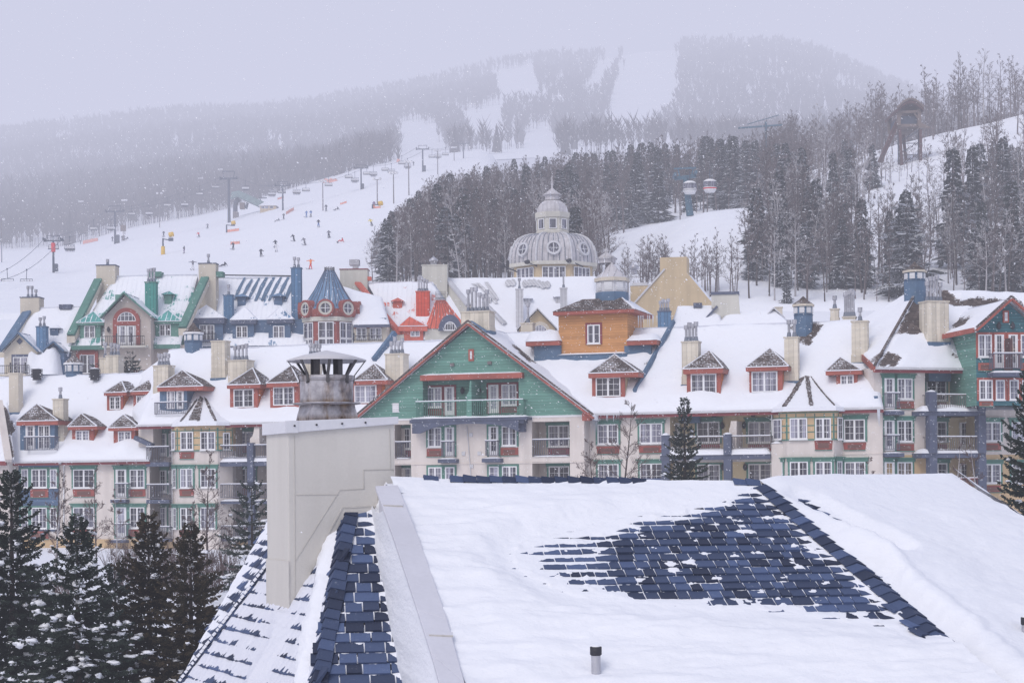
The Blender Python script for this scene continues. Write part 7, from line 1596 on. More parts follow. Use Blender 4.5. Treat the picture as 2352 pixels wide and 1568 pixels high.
def bare(name, loc, h, seed, label, mat='twig', trunk='bark', spread=.55, cat='bare tree', group=None, base=.25, n1=16, n2=7, n3=4, r0=None, lean=0.0, up=.75, flat=0):
    rng = random.Random(seed); root = empty(name, loc); tag(root, label, cat, group); tr = MB(); cr = MB(); r0 = r0 or h*.011
    pts = [Vector((0, 0, -.5))]; d = Vector((lean, rng.uniform(-.05, .05), 1)).normalized(); ns = 9
    for i in range(ns): d = (d + Vector((rng.uniform(-.06, .06), rng.uniform(-.06, .06), .05))).normalized(); pts.append(pts[-1] + d*(h + .5)/ns)
    rad = lambda t: max(.008, r0*(1 - t)**.8)
    for i in range(ns): tr.tube(pts[i], pts[i + 1], rad(i/ns), rad((i + 1)/ns), 6, cap=False)
    def along(t): x = t*ns; i = min(ns - 1, int(x)); return pts[i].lerp(pts[i + 1], x - i)
    def grow(p, d, L, r, lev):
        sg = 4 if lev == 1 else 2; q = p; qs = [p]; dd = d.copy()
        for k in range(sg):
            dd = (dd + Vector((rng.uniform(-.18, .18), rng.uniform(-.18, .18), rng.uniform(-.05, .16)*up))).normalized(); q2 = q + dd*L/sg
            if flat and lev > 1: branch_quad(cr, q, dd, L/sg*1.1, flat*(1.2 if lev == 2 else 1), Vector((rng.uniform(-1, 1), rng.uniform(-1, 1), rng.uniform(-1, 1))))
            else: cr.tube(q, q2, max(.0085, r*(1 - k/sg*.8)), max(.006, r*(1 - (k + 1)/sg*.85)), 3, cap=False)
            q = q2; qs.append(q)
        if lev >= 3: return
        for k in range(n2 if lev == 1 else n3):
            t = rng.uniform(.25, 1); x = t*sg; i = min(sg - 1, int(x)); b = qs[i].lerp(qs[i + 1], x - i); a = rng.random()*6.3; o = dd.orthogonal().normalized(); o = Matrix.Rotation(a, 3, dd) @ o
            grow(b, (dd*.75 + o*.65 + Vector((0, 0, .25*up))).normalized(), L*rng.uniform(.35, .6)*(1.15 - .5*t), r*.42, lev + 1)
    for k in range(n1):
        t = lerp(base, .98, (k + rng.random())/n1); a = k*2.4 + rng.uniform(-.4, .4); el = lerp(.35, 1.0, t)*up
        grow(along(t), Vector((cos(a)*cos(el), sin(a)*cos(el), sin(el))), h*spread*(1.05 - t)**.75*rng.uniform(.55, 1)*.62, rad(t)*.5, 1)
    tr.build('trunk', M[trunk], root); cr.build('crown', M[mat], root); return root
def gpos(px, Y): X = (px - CX)/F*Y; return Vector((X, Y, village_z(X, Y)))
def sp(px, top, Y, r, seed, label, **k):
    g = gpos(px, Y); t = P(px, top, Y).z; return spruce('spruce_tree', g, t - g.z, r, seed, label, **k)
sp(26, 1078, 62, 2.5, 1, 'tall dark spruce at the lower left corner of the view', snow=.32, dens=1.0)
sp(176, 1186, 58, 2.3, 2, 'green spruce with heavy snow clumps, second from the left corner', snow=.85)
sp(340, 1178, 60, 1.95, 3, 'brownish spruce with almost no snow, left one of the dense pair', snow=.16, mat='needle_brown', dens=1.15)
sp(436, 1208, 59, 1.8, 4, 'dark spruce standing close against the near lodge roof', snow=.22, mat='needle_brown', dens=1.15)
sp(262, 1300, 66, 1.7, 14, 'smaller dark spruce half hidden behind the brownish spruce', snow=.3); sp(95, 1320, 66, 1.8, 15, 'smaller dark spruce tucked between the two tall green ones', snow=.4)
sp(578, 1112, 88, 2.1, 5, 'loose snowy pine beside the tall rendered chimney', snow=1.0, dens=.75, dz=.36, pw=.5, low=.2)
sp(1573, 905, 98, 2.3, 6, 'slender dark spruce in front of the right hotel wing balconies', snow=.10, dz=.27, pw=.9); sp(2372, 845, 70, 3.0, 7, 'dark spruce cut by the right edge in front of the teal house', snow=.35, dz=.26)
for i, (px, top, Y, kind, lab) in enumerate(((118, 1085, 100, 'birch', 'white-barked birch leaning in front of the blue clad panel'), (128, 1060, 108, 'bark', 'thin bare tree before the blue clad wall panel at the left'), (222, 1075, 104, 'bark', 'bare tree between the two leftmost plain windows of the hotel'), (262, 1120, 98, 'birch', 'slim birch in front of the ground-floor door with blinds'),
        (470, 1036, 92, 'bark', 'bare larch-like tree with a straight trunk before the ochre bay'), (418, 1150, 95, 'bark', 'low bare tree below the recessed balconies'), (1418, 922, 100, 'bark', 'reddish bare tree beside the green gable corner'), (1372, 1010, 99, 'bark', 'short twiggy bare tree at the foot of the reddish tree'),
        (1972, 1046, 96, 'bark', 'small bare tree under the ochre bay of the right wing'), (2190, 1010, 88, 'birch', 'twin-stemmed pale birch before the blue balcony posts'), (2262, 1000, 90, 'birch', 'single thin pale birch near the right edge'), (520, 1170, 90, 'bark', 'bare tree with snow-lined boughs left of the snowy pine'))):
    g = gpos(px, Y); h = P(px, top, Y).z - g.z
    bare('birch' if kind == 'birch' else 'bare_tree', g, h, 100 + i, lab, 'twig', kind, spread=.42 if kind == 'birch' else (.62 if i in (6, 7) else .5), cat='birch' if kind == 'birch' else 'bare tree', n1=26 if i in (4, 6, 7) else 17, n2=9, n3=5, base=.15 if i in (4, 6) else .25, lean=rng_l if (rng_l := [.10, .02, -.05, .06, 0, .1, 0, -.1, .1, .03, 0, .1][i]) is not None else 0)
# twiggy shrubs along the foot of the hotel
rs_ = random.Random(77)
for i in range(26):
    px = rs_.uniform(60, 600) if i < 20 else rs_.uniform(2000, 2330); Y = rs_.uniform(86, 108); g = gpos(px, Y); root = empty('shrub', g)
    tag(root, 'leafless twiggy shrub growing in the snow below the hotel wing', 'shrub', 'leafless shrubs below the hotel'); m = MB(); h = rs_.uniform(1.3, 2.8)
    for k in range(34):
        a = rs_.random()*6.3; d = Vector((cos(a)*rs_.uniform(.1, .7), sin(a)*rs_.uniform(.1, .7), 1)).normalized(); p = Vector((rs_.uniform(-.5, .5), rs_.uniform(-.5, .5), -.1)); L = h*rs_.uniform(.5, 1)
        q = p + d*L*.6; m.tube(p, q, .018, .012, 3, cap=False)
        for j in range(4): e = (d + Vector((rs_.uniform(-.7, .7), rs_.uniform(-.7, .7), .2))).normalized(); m.tube(p.lerp(q, rs_.uniform(.4, 1)), q + e*L*.4*rs_.uniform(.3, 1), .010, .004, 3, cap=False)
    m.build('twigs', M['twig'], root)
# ---- wooded hill: shared prototypes, individual copies ------------------------------------------------------------------
def conif_mesh(seed, h=13.0, r=2.6, lev=24, slim=False):
    rng = random.Random(seed); m = MB(); t = MB(); t.tube((0, 0, -1), (0, 0, h*.96), .2, .03, 5)
    for k in range(lev):
        f = (k + .5)/lev; z = h*lerp(.07, .98, f); L0 = r*(1 - f)**.7*rng.uniform(.6, 1.2) + .2; n = 8 if f < .7 else 6; a0 = rng.random()*6.3
        for i in range(n):
            a = a0 + 2*pi*i/n + rng.uniform(-.3, .3); L = L0*rng.uniform(.55, 1.15); o = Vector((cos(a), sin(a), rng.uniform(-.42, -.05) if f < .8 else .2)).normalized(); sd = Vector((-sin(a), cos(a), 0))
            p = Vector((0, 0, z + rng.uniform(-.2, .2))) + o*L*.1
            for sg in (-1, 0, 1): branch_quad(m, p + o*L*.25*abs(sg), (o + sd*sg*.55 + Vector((0, 0, rng.uniform(-.2, .1)))).normalized(), L*(1 if sg == 0 else .72), .36 + .10*L, Vector((rng.uniform(-1.3, 1.3), rng.uniform(-1.3, 1.3), 1)))
            branch_quad(m, p + o*L*.4, (o*.5 + Vector((0, 0, -.8))).normalized(), .7, .4, sd)
    return t, m
def bare_mesh(seed, h=14.0, spread=.3, n1=13, n2=6, n3=3):
    o = bare('proto', (0, 0, 0), h, seed, 'x', 'twig_far', 'bark', spread, n1=15, n2=7, n3=4, r0=.16, base=.32, up=.9, flat=.075)
    return o
HILL = []
def hz(px, Y): X = (px - CX)/F*Y; return Vector((X, Y, ski_z(X, Y) - .3))
cprot = []; bprot = []
for k in range(7):
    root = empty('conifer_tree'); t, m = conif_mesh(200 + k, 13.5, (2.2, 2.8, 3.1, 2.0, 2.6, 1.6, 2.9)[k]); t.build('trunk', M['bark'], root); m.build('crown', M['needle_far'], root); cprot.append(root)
for k in range(7):
    root = bare_mesh(300 + k, 14, (.50, .62, .42, .55, .36, .66, .48)[k]); root.name = 'bare_tree'; root.children[0].name = 'trunk'
    for ch_o in root.children:
        if ch_o.name.startswith('trunk') and k % 3 == 2: ch_o.data.materials[0] = M['birch']
    bprot.append(root)
rh = random.Random(9); picks = []
def clearing(px, py, Y):
    if 1405 < px < 1775 and Y < 338 and not (px < 1470 and Y > 320): return True
    if 2018 < px < 2140 and 255 < Y < 376: return True
    if px > 2040 and 352 < Y < 418: return fbm(px*.02, Y*.06, 3) > -.3
    return False
OUTL = [(868, 520), (900, 485), (950, 450), (1000, 402), (1060, 382), (1200, 360), (1300, 346), (1450, 320), (1600, 306), (1750, 292), (1850, 248), (1900, 228), (1960, 188), (2100, 165), (2200, 130), (2352, 112), (2600, 90)]
def place(px, Y, conif, sc):
    g = hz(px, Y); py = HY - g.z/Y*F; lim = interp(OUTL, px) + rh.uniform(-4, 26); hh = 13.5 if conif else 14
    if conif and px > 1700: lim = max(lim, 322 + rh.uniform(0, 30))
    sc = min(sc, (py - lim)/F*Y/hh)
    if sc < .3: return
    picks.append((Y/sc, px, Y, conif, sc, g))
def pyof(px, Y): g = hz(px, Y); return HY - g.z/Y*F
for i in range(14): place(rh.uniform(2030, 2130), rh.uniform(345, 371), False, rh.uniform(.3, .55))
c = 0
while c < 1450:
    px = rh.uniform(868, 2500); Y = rh.uniform(228, 428); c += 1
    if px < 1250 and Y < 236 + 30*ss(-px, -960, -868): continue
    if clearing(px, 0, Y): continue
    if px < 1400: con = rh.random() < (.32 if fbm(px*.012, Y*.03, 8) > .02 and Y < 350 else .05); s_ = rh.uniform(.65, 1.0) if con else rh.uniform(.7, 1.02)
    elif px < 1800: con = rh.random() < (.34 if 335 < Y < 400 else .14); s_ = rh.uniform(.65, 1.05)
    else:
        cl = fbm(px*.011, Y*.025, 15); con = rh.random() < (.27 if cl > .18 else .03); s_ = rh.uniform(.6, 1.05)
        if rh.random() < (.62 if cl < .05 else .30): continue
    place(px, Y, con, s_)
for i in range(300): place(rh.uniform(1780, 2520), rh.uniform(419, 505), rh.random() < .05, rh.uniform(.95, 1.35)*(.62 + .45*ss(rh.random()*0 + picks[-1][1], 1780, 2050) if False else 1))
for i in range(420): place(rh.uniform(862, 1330), rh.uniform(240, 425), rh.random() < .08, rh.uniform(.45, .98))
for i in range(170):
    px = rh.uniform(1720, 2480); con = rh.random() < (.25 if fbm(px*.012, 3, 15) > .15 else .03); place(px, rh.uniform(227, 268), con, rh.uniform(.35, .95))
for i in range(170): place(rh.uniform(1240, 1850), rh.uniform(405, 450), rh.random() < .15, rh.uniform(.8, 1.05))
for (px, Y, s_) in ((890, 300, 1.0), (905, 330, .9), (1215, 330, 1.25), (1100, 290, .9), (1010, 280, 1.0), (1730, 345, 1.15), (1690, 350, 1.1), (1660, 352, 1.05), (1790, 330, 1.35), (1830, 335, 1.45), (1810, 300, 1.5), (1850, 290, 1.2), (1920, 300, .95), (2010, 345, 1.0), (2195, 250, 1.25), (2240, 262, 1.3), (2310, 290, 1.2), (2345, 300, 1.3), (2290, 330, 1.1), (2150, 380, .8), (1985, 238, .9), (2330, 232, 1.1)): place(px, Y, True, s_)
for i in range(46): place(rh.uniform(1430, 1700), rh.uniform(229, 236), False, rh.uniform(.42, .62))
for i in range(240): place(rh.uniform(2500, 3150), rh.uniform(230, 480), rh.random() < .15, rh.uniform(.6, 1.0))
picks.sort(); nb_c = nb_b = 0; rest = []
for key, px, Y, con, sc_, g in picks:
    if con and nb_c < 260: prot = cprot[rh.randrange(7)]; nb_c += 1
    elif not con and nb_b < 290: prot = bprot[rh.randrange(7)]; nb_b += 1
    else: rest.append((px, Y, con, sc_, g)); continue
    o = copy_tree(prot); o.location = g; o.rotation_euler.z = rh.random()*6.3; o.scale = ((sc_*.75 + .25)*rh.uniform(1.05, 1.5) if con else sc_*rh.uniform(.9, 1.15),)*2 + (sc_,)
    if con: tag(o, 'dark evergreen standing on the wooded snowy hill behind the village', 'conifer tree', 'evergreens on the wooded hill')
    else: tag(o, 'bare grey tree standing on the wooded snowy hill behind the village', 'bare tree', 'bare trees on the wooded hill')
st_n = MB(); st_t = MB()
def merge(dst, src, g, s_, a):
    ca_, sa_ = cos(a)*s_, sin(a)*s_; n = len(dst.v); me = src.data
    dst.v.extend([(g.x + v.co.x*ca_ - v.co.y*sa_, g.y + v.co.x*sa_ + v.co.y*ca_, g.z + v.co.z*s_) for v in me.vertices])
    for p in me.polygons: dst.f.append(tuple(i + n for i in p.vertices)); dst.m.append(0); dst.sm.append(False)
for px, Y, con, s_, g in rest:
    prot = (cprot if con else bprot)[rh.randrange(7)]; a = rh.random()*6.3
    for ch_o in prot.children: merge(st_n if (con and ch_o.name.startswith('crown')) else st_t, ch_o, g, s_, a)
if st_n.v: st_n.build('hill_evergreens', M['needle_far'], kind='stuff', label='mass of further evergreens on the wooded hill', cat='woods')
if st_t.v: st_t.build('hill_woods', M['twig_far'], kind='stuff', label='mass of further bare trees on the crest of the wooded hill', cat='woods')
for p in cprot + bprot:
    for ch_o in list(p.children): bpy.data.objects.remove(ch_o)
    bpy.data.objects.remove(p)
# small evergreens beside the green-roofed house
for i, (x, y0, y1) in enumerate(((1115, 870, 1045), (1055, 930, 1050), (1160, 940, 1040), (832, 950, 1050))):
    Y = YB - 4; q = P(*ca(x, y1), Y); t = P(*ca(x, y0), Y); spruce('spruce_tree', q, t.z - q.z, .9, 60 + i, ['tallest shrubby evergreen by the iron balcony house', 'left shrubby evergreen beside the pale chimneys', 'right shrubby evergreen touching the snow slope', 'narrow evergreen between the tall red window and the pale chimneys'][i], snow=.2, dens=.6, dz=.3)
# ---------------------------------------------------------------- the ski slope: lift, lamps, fences, people
def onhill(px, py, zf=None, Ya=228., Yb=748.):
    zf = zf or ski_z; f = lambda Y: proj((P(px, py, Y)*1.0 + Vector((0, 0, zf(P(px, py, Y).x, Y) - P(px, py, Y).z))))[1] - py
    best = None
    for k in range(260):
        Y = Ya + (Yb - Ya)*k/259; e = abs(f(Y))
        if best is None or e < best[0]: best = (e, Y)
    Y = best[1]; w = P(px, py, Y); return Vector((w.x, Y, zf(w.x, Y)))
def hpx(n, Y): return n*Y/F
TOW = []
for i, (b, top, lab, w_) in enumerate(((cm(458, 1370), cm(440, 1052), 'nearest lift tower with a red padded band on its mast', 40), (cm(985, 1122), cm(985, 800), 'lift tower with a dark control box, second up the left line', 40), (cm(1960, 942), cm(1952, 505), 'tallest lift tower beside the drive station and snow gun', 38),
        (cn(495, 945), cn(493, 700), 'slim lift tower just above the little drive hut', 33), (cn(1165, 770), cn(1158, 555), 'lift tower in the middle of the white upper slope', 31), (cn(1692, 615), cn(1688, 388), 'lift tower near the top of the slope by the trees', 28), (cn(2040, 500), cn(2040, 352), 'hazy lift tower farthest up the line', 26))):
    g = onhill(*b); H = hpx(b[1] - top[1], g.y); root = empty('lift_tower', g); tag(root, lab, 'lift tower', 'chairlift towers'); s = H/11.
    MB().tube((0, 0, -1), (0, 0, H*.86), .30*s + .05, .24*s + .03, 10).build('mast', M['lift'], root); hw = hpx(w_*.5, g.y); zc = H*.86
    m = MB(); m.bar((-hw, 0, zc), (hw, 0, zc), .35*s, .38*s); m.bar((-hw, 0, zc - .3*s), (-hw, 0, zc + .1*s), .3, .5*s)
    m.build('crossarm', M['lift'], root)
    f = MB(); f.bar((-hw*.72, 0, H), (hw*.72, 0, H), .18*s, .18*s); f.bar((-hw*.55, 0, zc), (-hw*.74, 0, H), .15*s, .15*s); f.bar((hw*.55, 0, zc), (hw*.74, 0, H), .15*s, .15*s); f.build('work_frame', M['lift'], root)
    for sg in (-1, 1):
        m = MB(); 
        for k in range(4): m.tube((sg*hw - .1, -1.2 + k*.8, zc + .25), (sg*hw + .1, -1.2 + k*.8, zc + .25), .28, n=8)
        m.bar((sg*hw, -1.5, zc + .1), (sg*hw, 1.5, zc + .1), .15, .2); m.build('sheave_train', M['lift'], root)
    if i in (0, 1, 4, 5): MB().box(.3*s, 1.25*s, -.5, .5, .3, 2.6*s).build('control_box', M['lift'], root)
    if i == 0: MB().tube((0, 0, H*.56), (0, 0, H*.80), .62*s, .62*s, 12).build('pad', M['red_pad'], root)
    TOW.append((g, hw, zc))
cab = MB(); CABS = {-1: [], 1: []}
first = [P(*cm(-230, 1440), 300), P(*cm(-20, 1440), 300)]
for sg in (-1, 1):
    pts = [first[0 if sg < 0 else 1]] + [t[0] + Vector((sg*t[1], 0, t[2] + .5)) for t in TOW]; pts.append(pts[-1] + Vector((30, 180, 42)))
    full = []
    for a, b in zip(pts, pts[1:]):
        for k in range(9): t = k/9; full.append(a.lerp(b, t) + Vector((0, 0, -1.6*4*t*(1 - t))))
    CABS[sg] = full; o = MB().path(full, .045, 4); o.build('lift_cable', M['lift'], label='%s haul cable of the chairlift running up the slope' % ('left' if sg < 0 else 'right'), cat='cable')
# people ---------------------------------------------------------------------------------------------------------------------
def person_mesh(J, hood=.13):
    """J = joint positions; one continuous skinned body, coloured by height: boots, trousers, jacket, head"""
    names = ['pelvis', 'chest', 'neck', 'head', 'ls', 'le', 'lh', 'rs', 're', 'rh', 'lk', 'lf', 'lt', 'rk', 'rf', 'rt']
    E = [(0, 1), (1, 2), (2, 3), (1, 4), (4, 5), (5, 6), (1, 7), (7, 8), (8, 9), (0, 10), (10, 11), (11, 12), (0, 13), (13, 14), (14, 15)]
    rad = [.17, .19, .075, .125, .10, .075, .055, .10, .075, .055, .105, .075, .06, .105, .075, .06]
    me = bpy.data.meshes.new('person'); me.from_pydata([J[n] for n in names], E, []); o = bpy.data.objects.new('person_src', me); COL.objects.link(o)
    sk = o.modifiers.new('skin', 'SKIN'); su = o.modifiers.new('sub', 'SUBSURF'); su.levels = su.render_levels = 1
    for v, r in zip(me.skin_vertices[0].data, rad): v.radius = (r, r*.85)
    me.skin_vertices[0].data[0].use_root = True
    dg = bpy.context.evaluated_depsgraph_get(); out = bpy.data.meshes.new_from_object(o.evaluated_get(dg)); bpy.data.objects.remove(o)
    hips = Vector(J['pelvis']); hd = Vector(J['head']); ch_ = Vector(J['chest'])
    out.materials.clear()
    for _ in range(3): out.materials.append(M['iron'])
    legs = [Vector(J[k]) for k in ('lk', 'lf', 'lt', 'rk', 'rf', 'rt')]
    for p in out.polygons:
        c = Vector(p.center); p.use_smooth = True
        if (c - hd).length < .19: p.material_index = 2
        elif min((c - q).length for q in legs) < min((c - ch_).length*.8, min((c - Vector(J[k])).length for k in ('le', 'lh', 're', 'rh'))) or c.z < hips.z - .06: p.material_index = 1
        else: p.material_index = 0
    return out
def J(**k):
    b = dict(pelvis=(0, 0, .92), chest=(0, .02, 1.32), neck=(0, .04, 1.5), head=(0, .06, 1.66), ls=(-.2, .02, 1.40), le=(-.34, .10, 1.16), lh=(-.30, .30, 1.02), rs=(.2, .02, 1.40), re=(.34, .10, 1.16), rh=(.30, .30, 1.02),
             lk=(-.13, .10, .50), lf=(-.14, 0, .08), lt=(-.14, .2, .05), rk=(.13, .10, .50), rf=(.14, 0, .08), rt=(.14, .2, .05)); b.update(k); return b
PM = {'ski': person_mesh(J(pelvis=(0, -.10, .78), chest=(.03, .10, 1.15), neck=(.03, .18, 1.32), head=(.03, .24, 1.46), ls=(-.18, .10, 1.22), le=(-.38, .22, 1.0), lh=(-.36, .46, .98), rs=(.22, .10, 1.22), re=(.42, .22, 1.0), rh=(.4, .46, .98), lk=(-.14, .16, .46), rk=(.14, .16, .46), lf=(-.15, -.02, .08), rf=(.15, -.02, .08))),
      'turn': person_mesh(J(pelvis=(.12, -.05, .80), chest=(.28, .08, 1.14), neck=(.33, .12, 1.3), head=(.37, .15, 1.45), ls=(.08, .06, 1.22), le=(-.18, .14, 1.06), lh=(-.36, .3, .96), rs=(.48, .08, 1.16), re=(.66, .16, .95), rh=(.70, .34, .84), lk=(-.10, .12, .44), rk=(.12, .14, .50), lf=(-.26, 0, .08), lt=(-.26, .2, .05), rf=(-.02, 0, .08), rt=(-.02, .2, .05))),
      'stand': person_mesh(J()), 'arms': person_mesh(J(le=(-.48, .04, 1.34), lh=(-.74, .08, 1.28), re=(.48, .04, 1.36), rh=(.74, .08, 1.34), lf=(-.22, 0, .08), rf=(.22, 0, .08), lt=(-.24, .2, .05), rt=(.24, .2, .05))),
      'sit': person_mesh(J(pelvis=(0, -.1, .16), chest=(0, -.16, .56), neck=(0, -.12, .74), head=(0, -.08, .90), ls=(-.2, -.15, .64), le=(-.36, -.28, .40), lh=(-.40, -.38, .12), rs=(.2, -.15, .64), re=(.36, -.28, .40), rh=(.40, -.38, .12), lk=(-.16, .34, .40), lf=(-.16, .70, .10), lt=(-.16, .88, .14), rk=(.16, .34, .40), rf=(.16, .70, .10), rt=(.16, .88, .14))),
      'ride': person_mesh(J(pelvis=(0, 0, .10), chest=(0, -.03, .50), neck=(0, 0, .68), head=(0, .03, .84), ls=(-.2, -.02, .58), le=(-.26, .10, .34), lh=(-.2, .36, .30), rs=(.2, -.02, .58), re=(.26, .10, .34), rh=(.2, .36, .30), lk=(-.13, .46, .10), lf=(-.13, .50, -.36), lt=(-.13, .7, -.38), rk=(.13, .46, .10), rf=(.13, .50, -.36), rt=(.13, .7, -.38)))}
JK = {k: plain('jacket_' + k, c, .8) for k, c in dict(dark=(.03, .035, .06), red=(.65, .05, .05), blue=(.06, .16, .42), yellow=(.75, .60, .08), orange=(.8, .22, .06), white=(.72, .72, .75), grey=(.18, .18, .22), purple=(.16, .08, .2), teal=(.05, .25, .28)).items()}
def person(loc, pose, jk, tr, label, rz=0.0, gear='ski', scale=1.05, helmet='dark', group=None):
    o = bpy.data.objects.new('person', PM[pose]); COL.objects.link(o); o.location = loc; o.rotation_euler = (0, 0, rz); o.scale = (scale,)*3
    for i, k in enumerate((jk, tr, helmet)): o.material_slots[i].link = 'OBJECT'; o.material_slots[i].material = JK[k]
    tag(o, label, 'person', group)
    xs = {'turn': (-.26, -.02), 'arms': (-.22, .22)}.get(pose, (-.14, .14)); y0, z0 = (.72, .06) if pose == 'sit' else ((.5, -.46) if pose == 'ride' else (.1, .0))
    if gear == 'ski':
        for x in xs: MB().add([(x - .06, y0 - .85, z0), (x + .06, y0 - .85, z0), (x + .06, y0 + .8, z0), (x - .06, y0 + .8, z0), (x - .05, y0 + 1.0, z0 + .12), (x + .05, y0 + 1.0, z0 + .12), (x - .06, y0 - .85, z0 + .03), (x + .06, y0 - .85, z0 + .03), (x + .06, y0 + .8, z0 + .03), (x - .06, y0 + .8, z0 + .03)], [(0, 3, 2, 1), (6, 7, 8, 9), (3, 4, 5, 2), (9, 8, 5, 4), (0, 1, 7, 6), (1, 2, 8, 7), (0, 6, 9, 3)]).build('ski', JK['grey'], o)
    elif gear == 'board': MB().prism_z([(-.8, y0 - .14), (.8, y0 - .14), (.92, y0), (.8, y0 + .14), (-.8, y0 + .14), (-.92, y0)], z0 - .02, z0 + .03).build('snowboard', JK['grey'], o)
    return o
PPL = [(cn(503, 1022), 'stand', 'dark', 'dark', 'standing skier pointing beside a sitting companion', .8, 'ski'), (cn(455, 1040), 'sit', 'grey', 'dark', 'snowboarder sitting in the snow below the orange fence', 1.9, 'board'),
 (cn(698, 1006), 'stand', 'blue', 'blue', 'left skier of the pair in blue', 2.6, 'ski'), (cn(735, 1000), 'stand', 'blue', 'dark', 'right skier of the pair in blue', 2.9, 'ski'), (cn(865, 952), 'stand', 'dark', 'dark', 'dark-clad skier beside the foot of a lamp pole', .3, 'ski'),
 (cn(960, 944), 'sit', 'dark', 'grey', 'small dark figure sitting high on the middle slope', 1.2, 'board'), (cn(1255, 1080), 'turn', 'yellow', 'grey', 'skier in a yellow jacket near the trees', 2.9, 'ski'), (cn(800, 1086), 'stand', 'dark', 'blue', 'upright skier in dark jacket in mid slope', 3.2, 'ski'),
 (cn(888, 1180), 'ski', 'grey', 'dark', 'grey skier right of the middle of the slope', 3.4, 'ski'), (cn(997, 1214), 'sit', 'red', 'red', 'figure in red kneeling on the snow by the rope line', 1.6, 'board'), (cn(592, 1208), 'turn', 'dark', 'dark', 'dark skier leaning into a turn', 2.5, 'ski'),
 (cn(685, 1242), 'turn', 'grey', 'grey', 'grey skier leaning into a turn, lower right of the dark one', 2.6, 'ski'), (cn(433, 1262), 'ski', 'dark', 'dark', 'dark skier just above the pale one', 3.0, 'ski'), (cn(438, 1296), 'ski', 'white', 'white', 'skier in pale clothing', 3.3, 'ski'),
 (cn(308, 1340), 'ski', 'dark', 'dark', 'crouching skier above the blue roof ridge', 3.6, 'ski'), (cn(72, 1281), 'ski', 'dark', 'dark', 'dark skier below the small pink banner', 2.7, 'ski'), (cm(1577, 1206), 'stand', 'dark', 'purple', 'snowboarder standing in mid slope below the snow gun', 1.57, 'board'),
 (cm(1704, 1070), 'turn', 'red', 'dark', 'skier in a red jacket racing down left of the tall tower', 2.6, 'ski'), (cm(1777, 994), 'ski', 'grey', 'dark', 'grey skier above the red one', 2.9, 'ski'), (cm(1650, 1350), 'arms', 'grey', 'white', 'skier with arms spread just above the green house ridge', 3.1, 'ski'),
 (cm(1918, 1320), 'sit', 'dark', 'dark', 'snowboarder sitting above the blue house chimney', 2.2, 'board'), (cm(962, 1104), 'stand', 'dark', 'dark', 'figure in dark clothes left of the second lift tower', .4, 'ski'), (cm(1045, 1098), 'stand', 'dark', 'dark', 'figure right of the second lift tower under a signboard', .2, 'ski'),
 (cm(1062, 1096), 'stand', 'grey', 'dark', 'grey figure next to the signboard post', 5.9, 'ski'), (cm(1086, 1088), 'sit', 'dark', 'dark', 'small seated figure right of the signboard', 1.0, 'board'), (cc(520, 162), 'arms', 'orange', 'red', 'skier in orange and red spreading arms near the turret', 2.7, 'ski'),
 (cn(1613, 566), 'stand', 'dark', 'dark', 'tiny distant skier high on the slope', 3.1, 'ski'), (cn(1275, 928), 'stand', 'purple', 'orange', 'person in orange trousers beside the snow gun by the trees', .2, 'ski'), (cm(690, 1128), 'stand', 'dark', 'dark', 'dark figure left of the long orange fence', .6, 'ski'), (cm(1400, 1066), 'stand', 'dark', 'dark', 'dark figure seen beside the yellow snow gun head', 3.0, 'ski')]
for b, pose, jk, tr, lab, rz, gear in PPL: person(onhill(*b), pose, jk, tr, lab, rz, gear)
# chairs on the cable -------------------------------------------------------------------------------------------------------------
def make_chair():
    root = empty('lift_chair'); m = MB(); m.path([(0, 0, 0), (0, -.1, -.6), (0, -.45, -1.1), (0, -.45, -1.7)], .06, 5); m.tube((-.12, 0, .05), (.12, 0, .05), .14, n=6); m.build('hanger', M['lift'], root)
    f = MB(); f.path([(-1.05, -.40, -1.7), (1.05, -.40, -1.7), (1.15, -.3, -2.6), (1.1, .35, -2.75), (-1.1, .35, -2.75), (-1.15, -.3, -2.6), (-1.05, -.40, -1.7)], .055, 5); f.build('frame', M['lift'], root)
    MB().box(-1.1, 1.1, -.3, .35, -2.72, -2.6).build('seat', M['lift'], root); s = MB(); s.hull8([(-1.1, -.34, -2.55), (1.1, -.34, -2.55), (1.1, -.27, -2.55), (-1.1, -.27, -2.55)], [(-1.1, -.44, -2.0), (1.1, -.44, -2.0), (1.1, -.38, -2.0), (-1.1, -.38, -2.0)]); s.build('backrest', M['gutter'], root); return root
c0 = make_chair(); used = False
def cable_at(sg, px):
    f = CABS[sg]
    for a, b in zip(f, f[1:]):
        pa, pb = proj(a)[0], proj(b)[0]
        if pa <= px <= pb:
            t = (px - pa)/(pb - pa); return a.lerp(b, t)
    return None
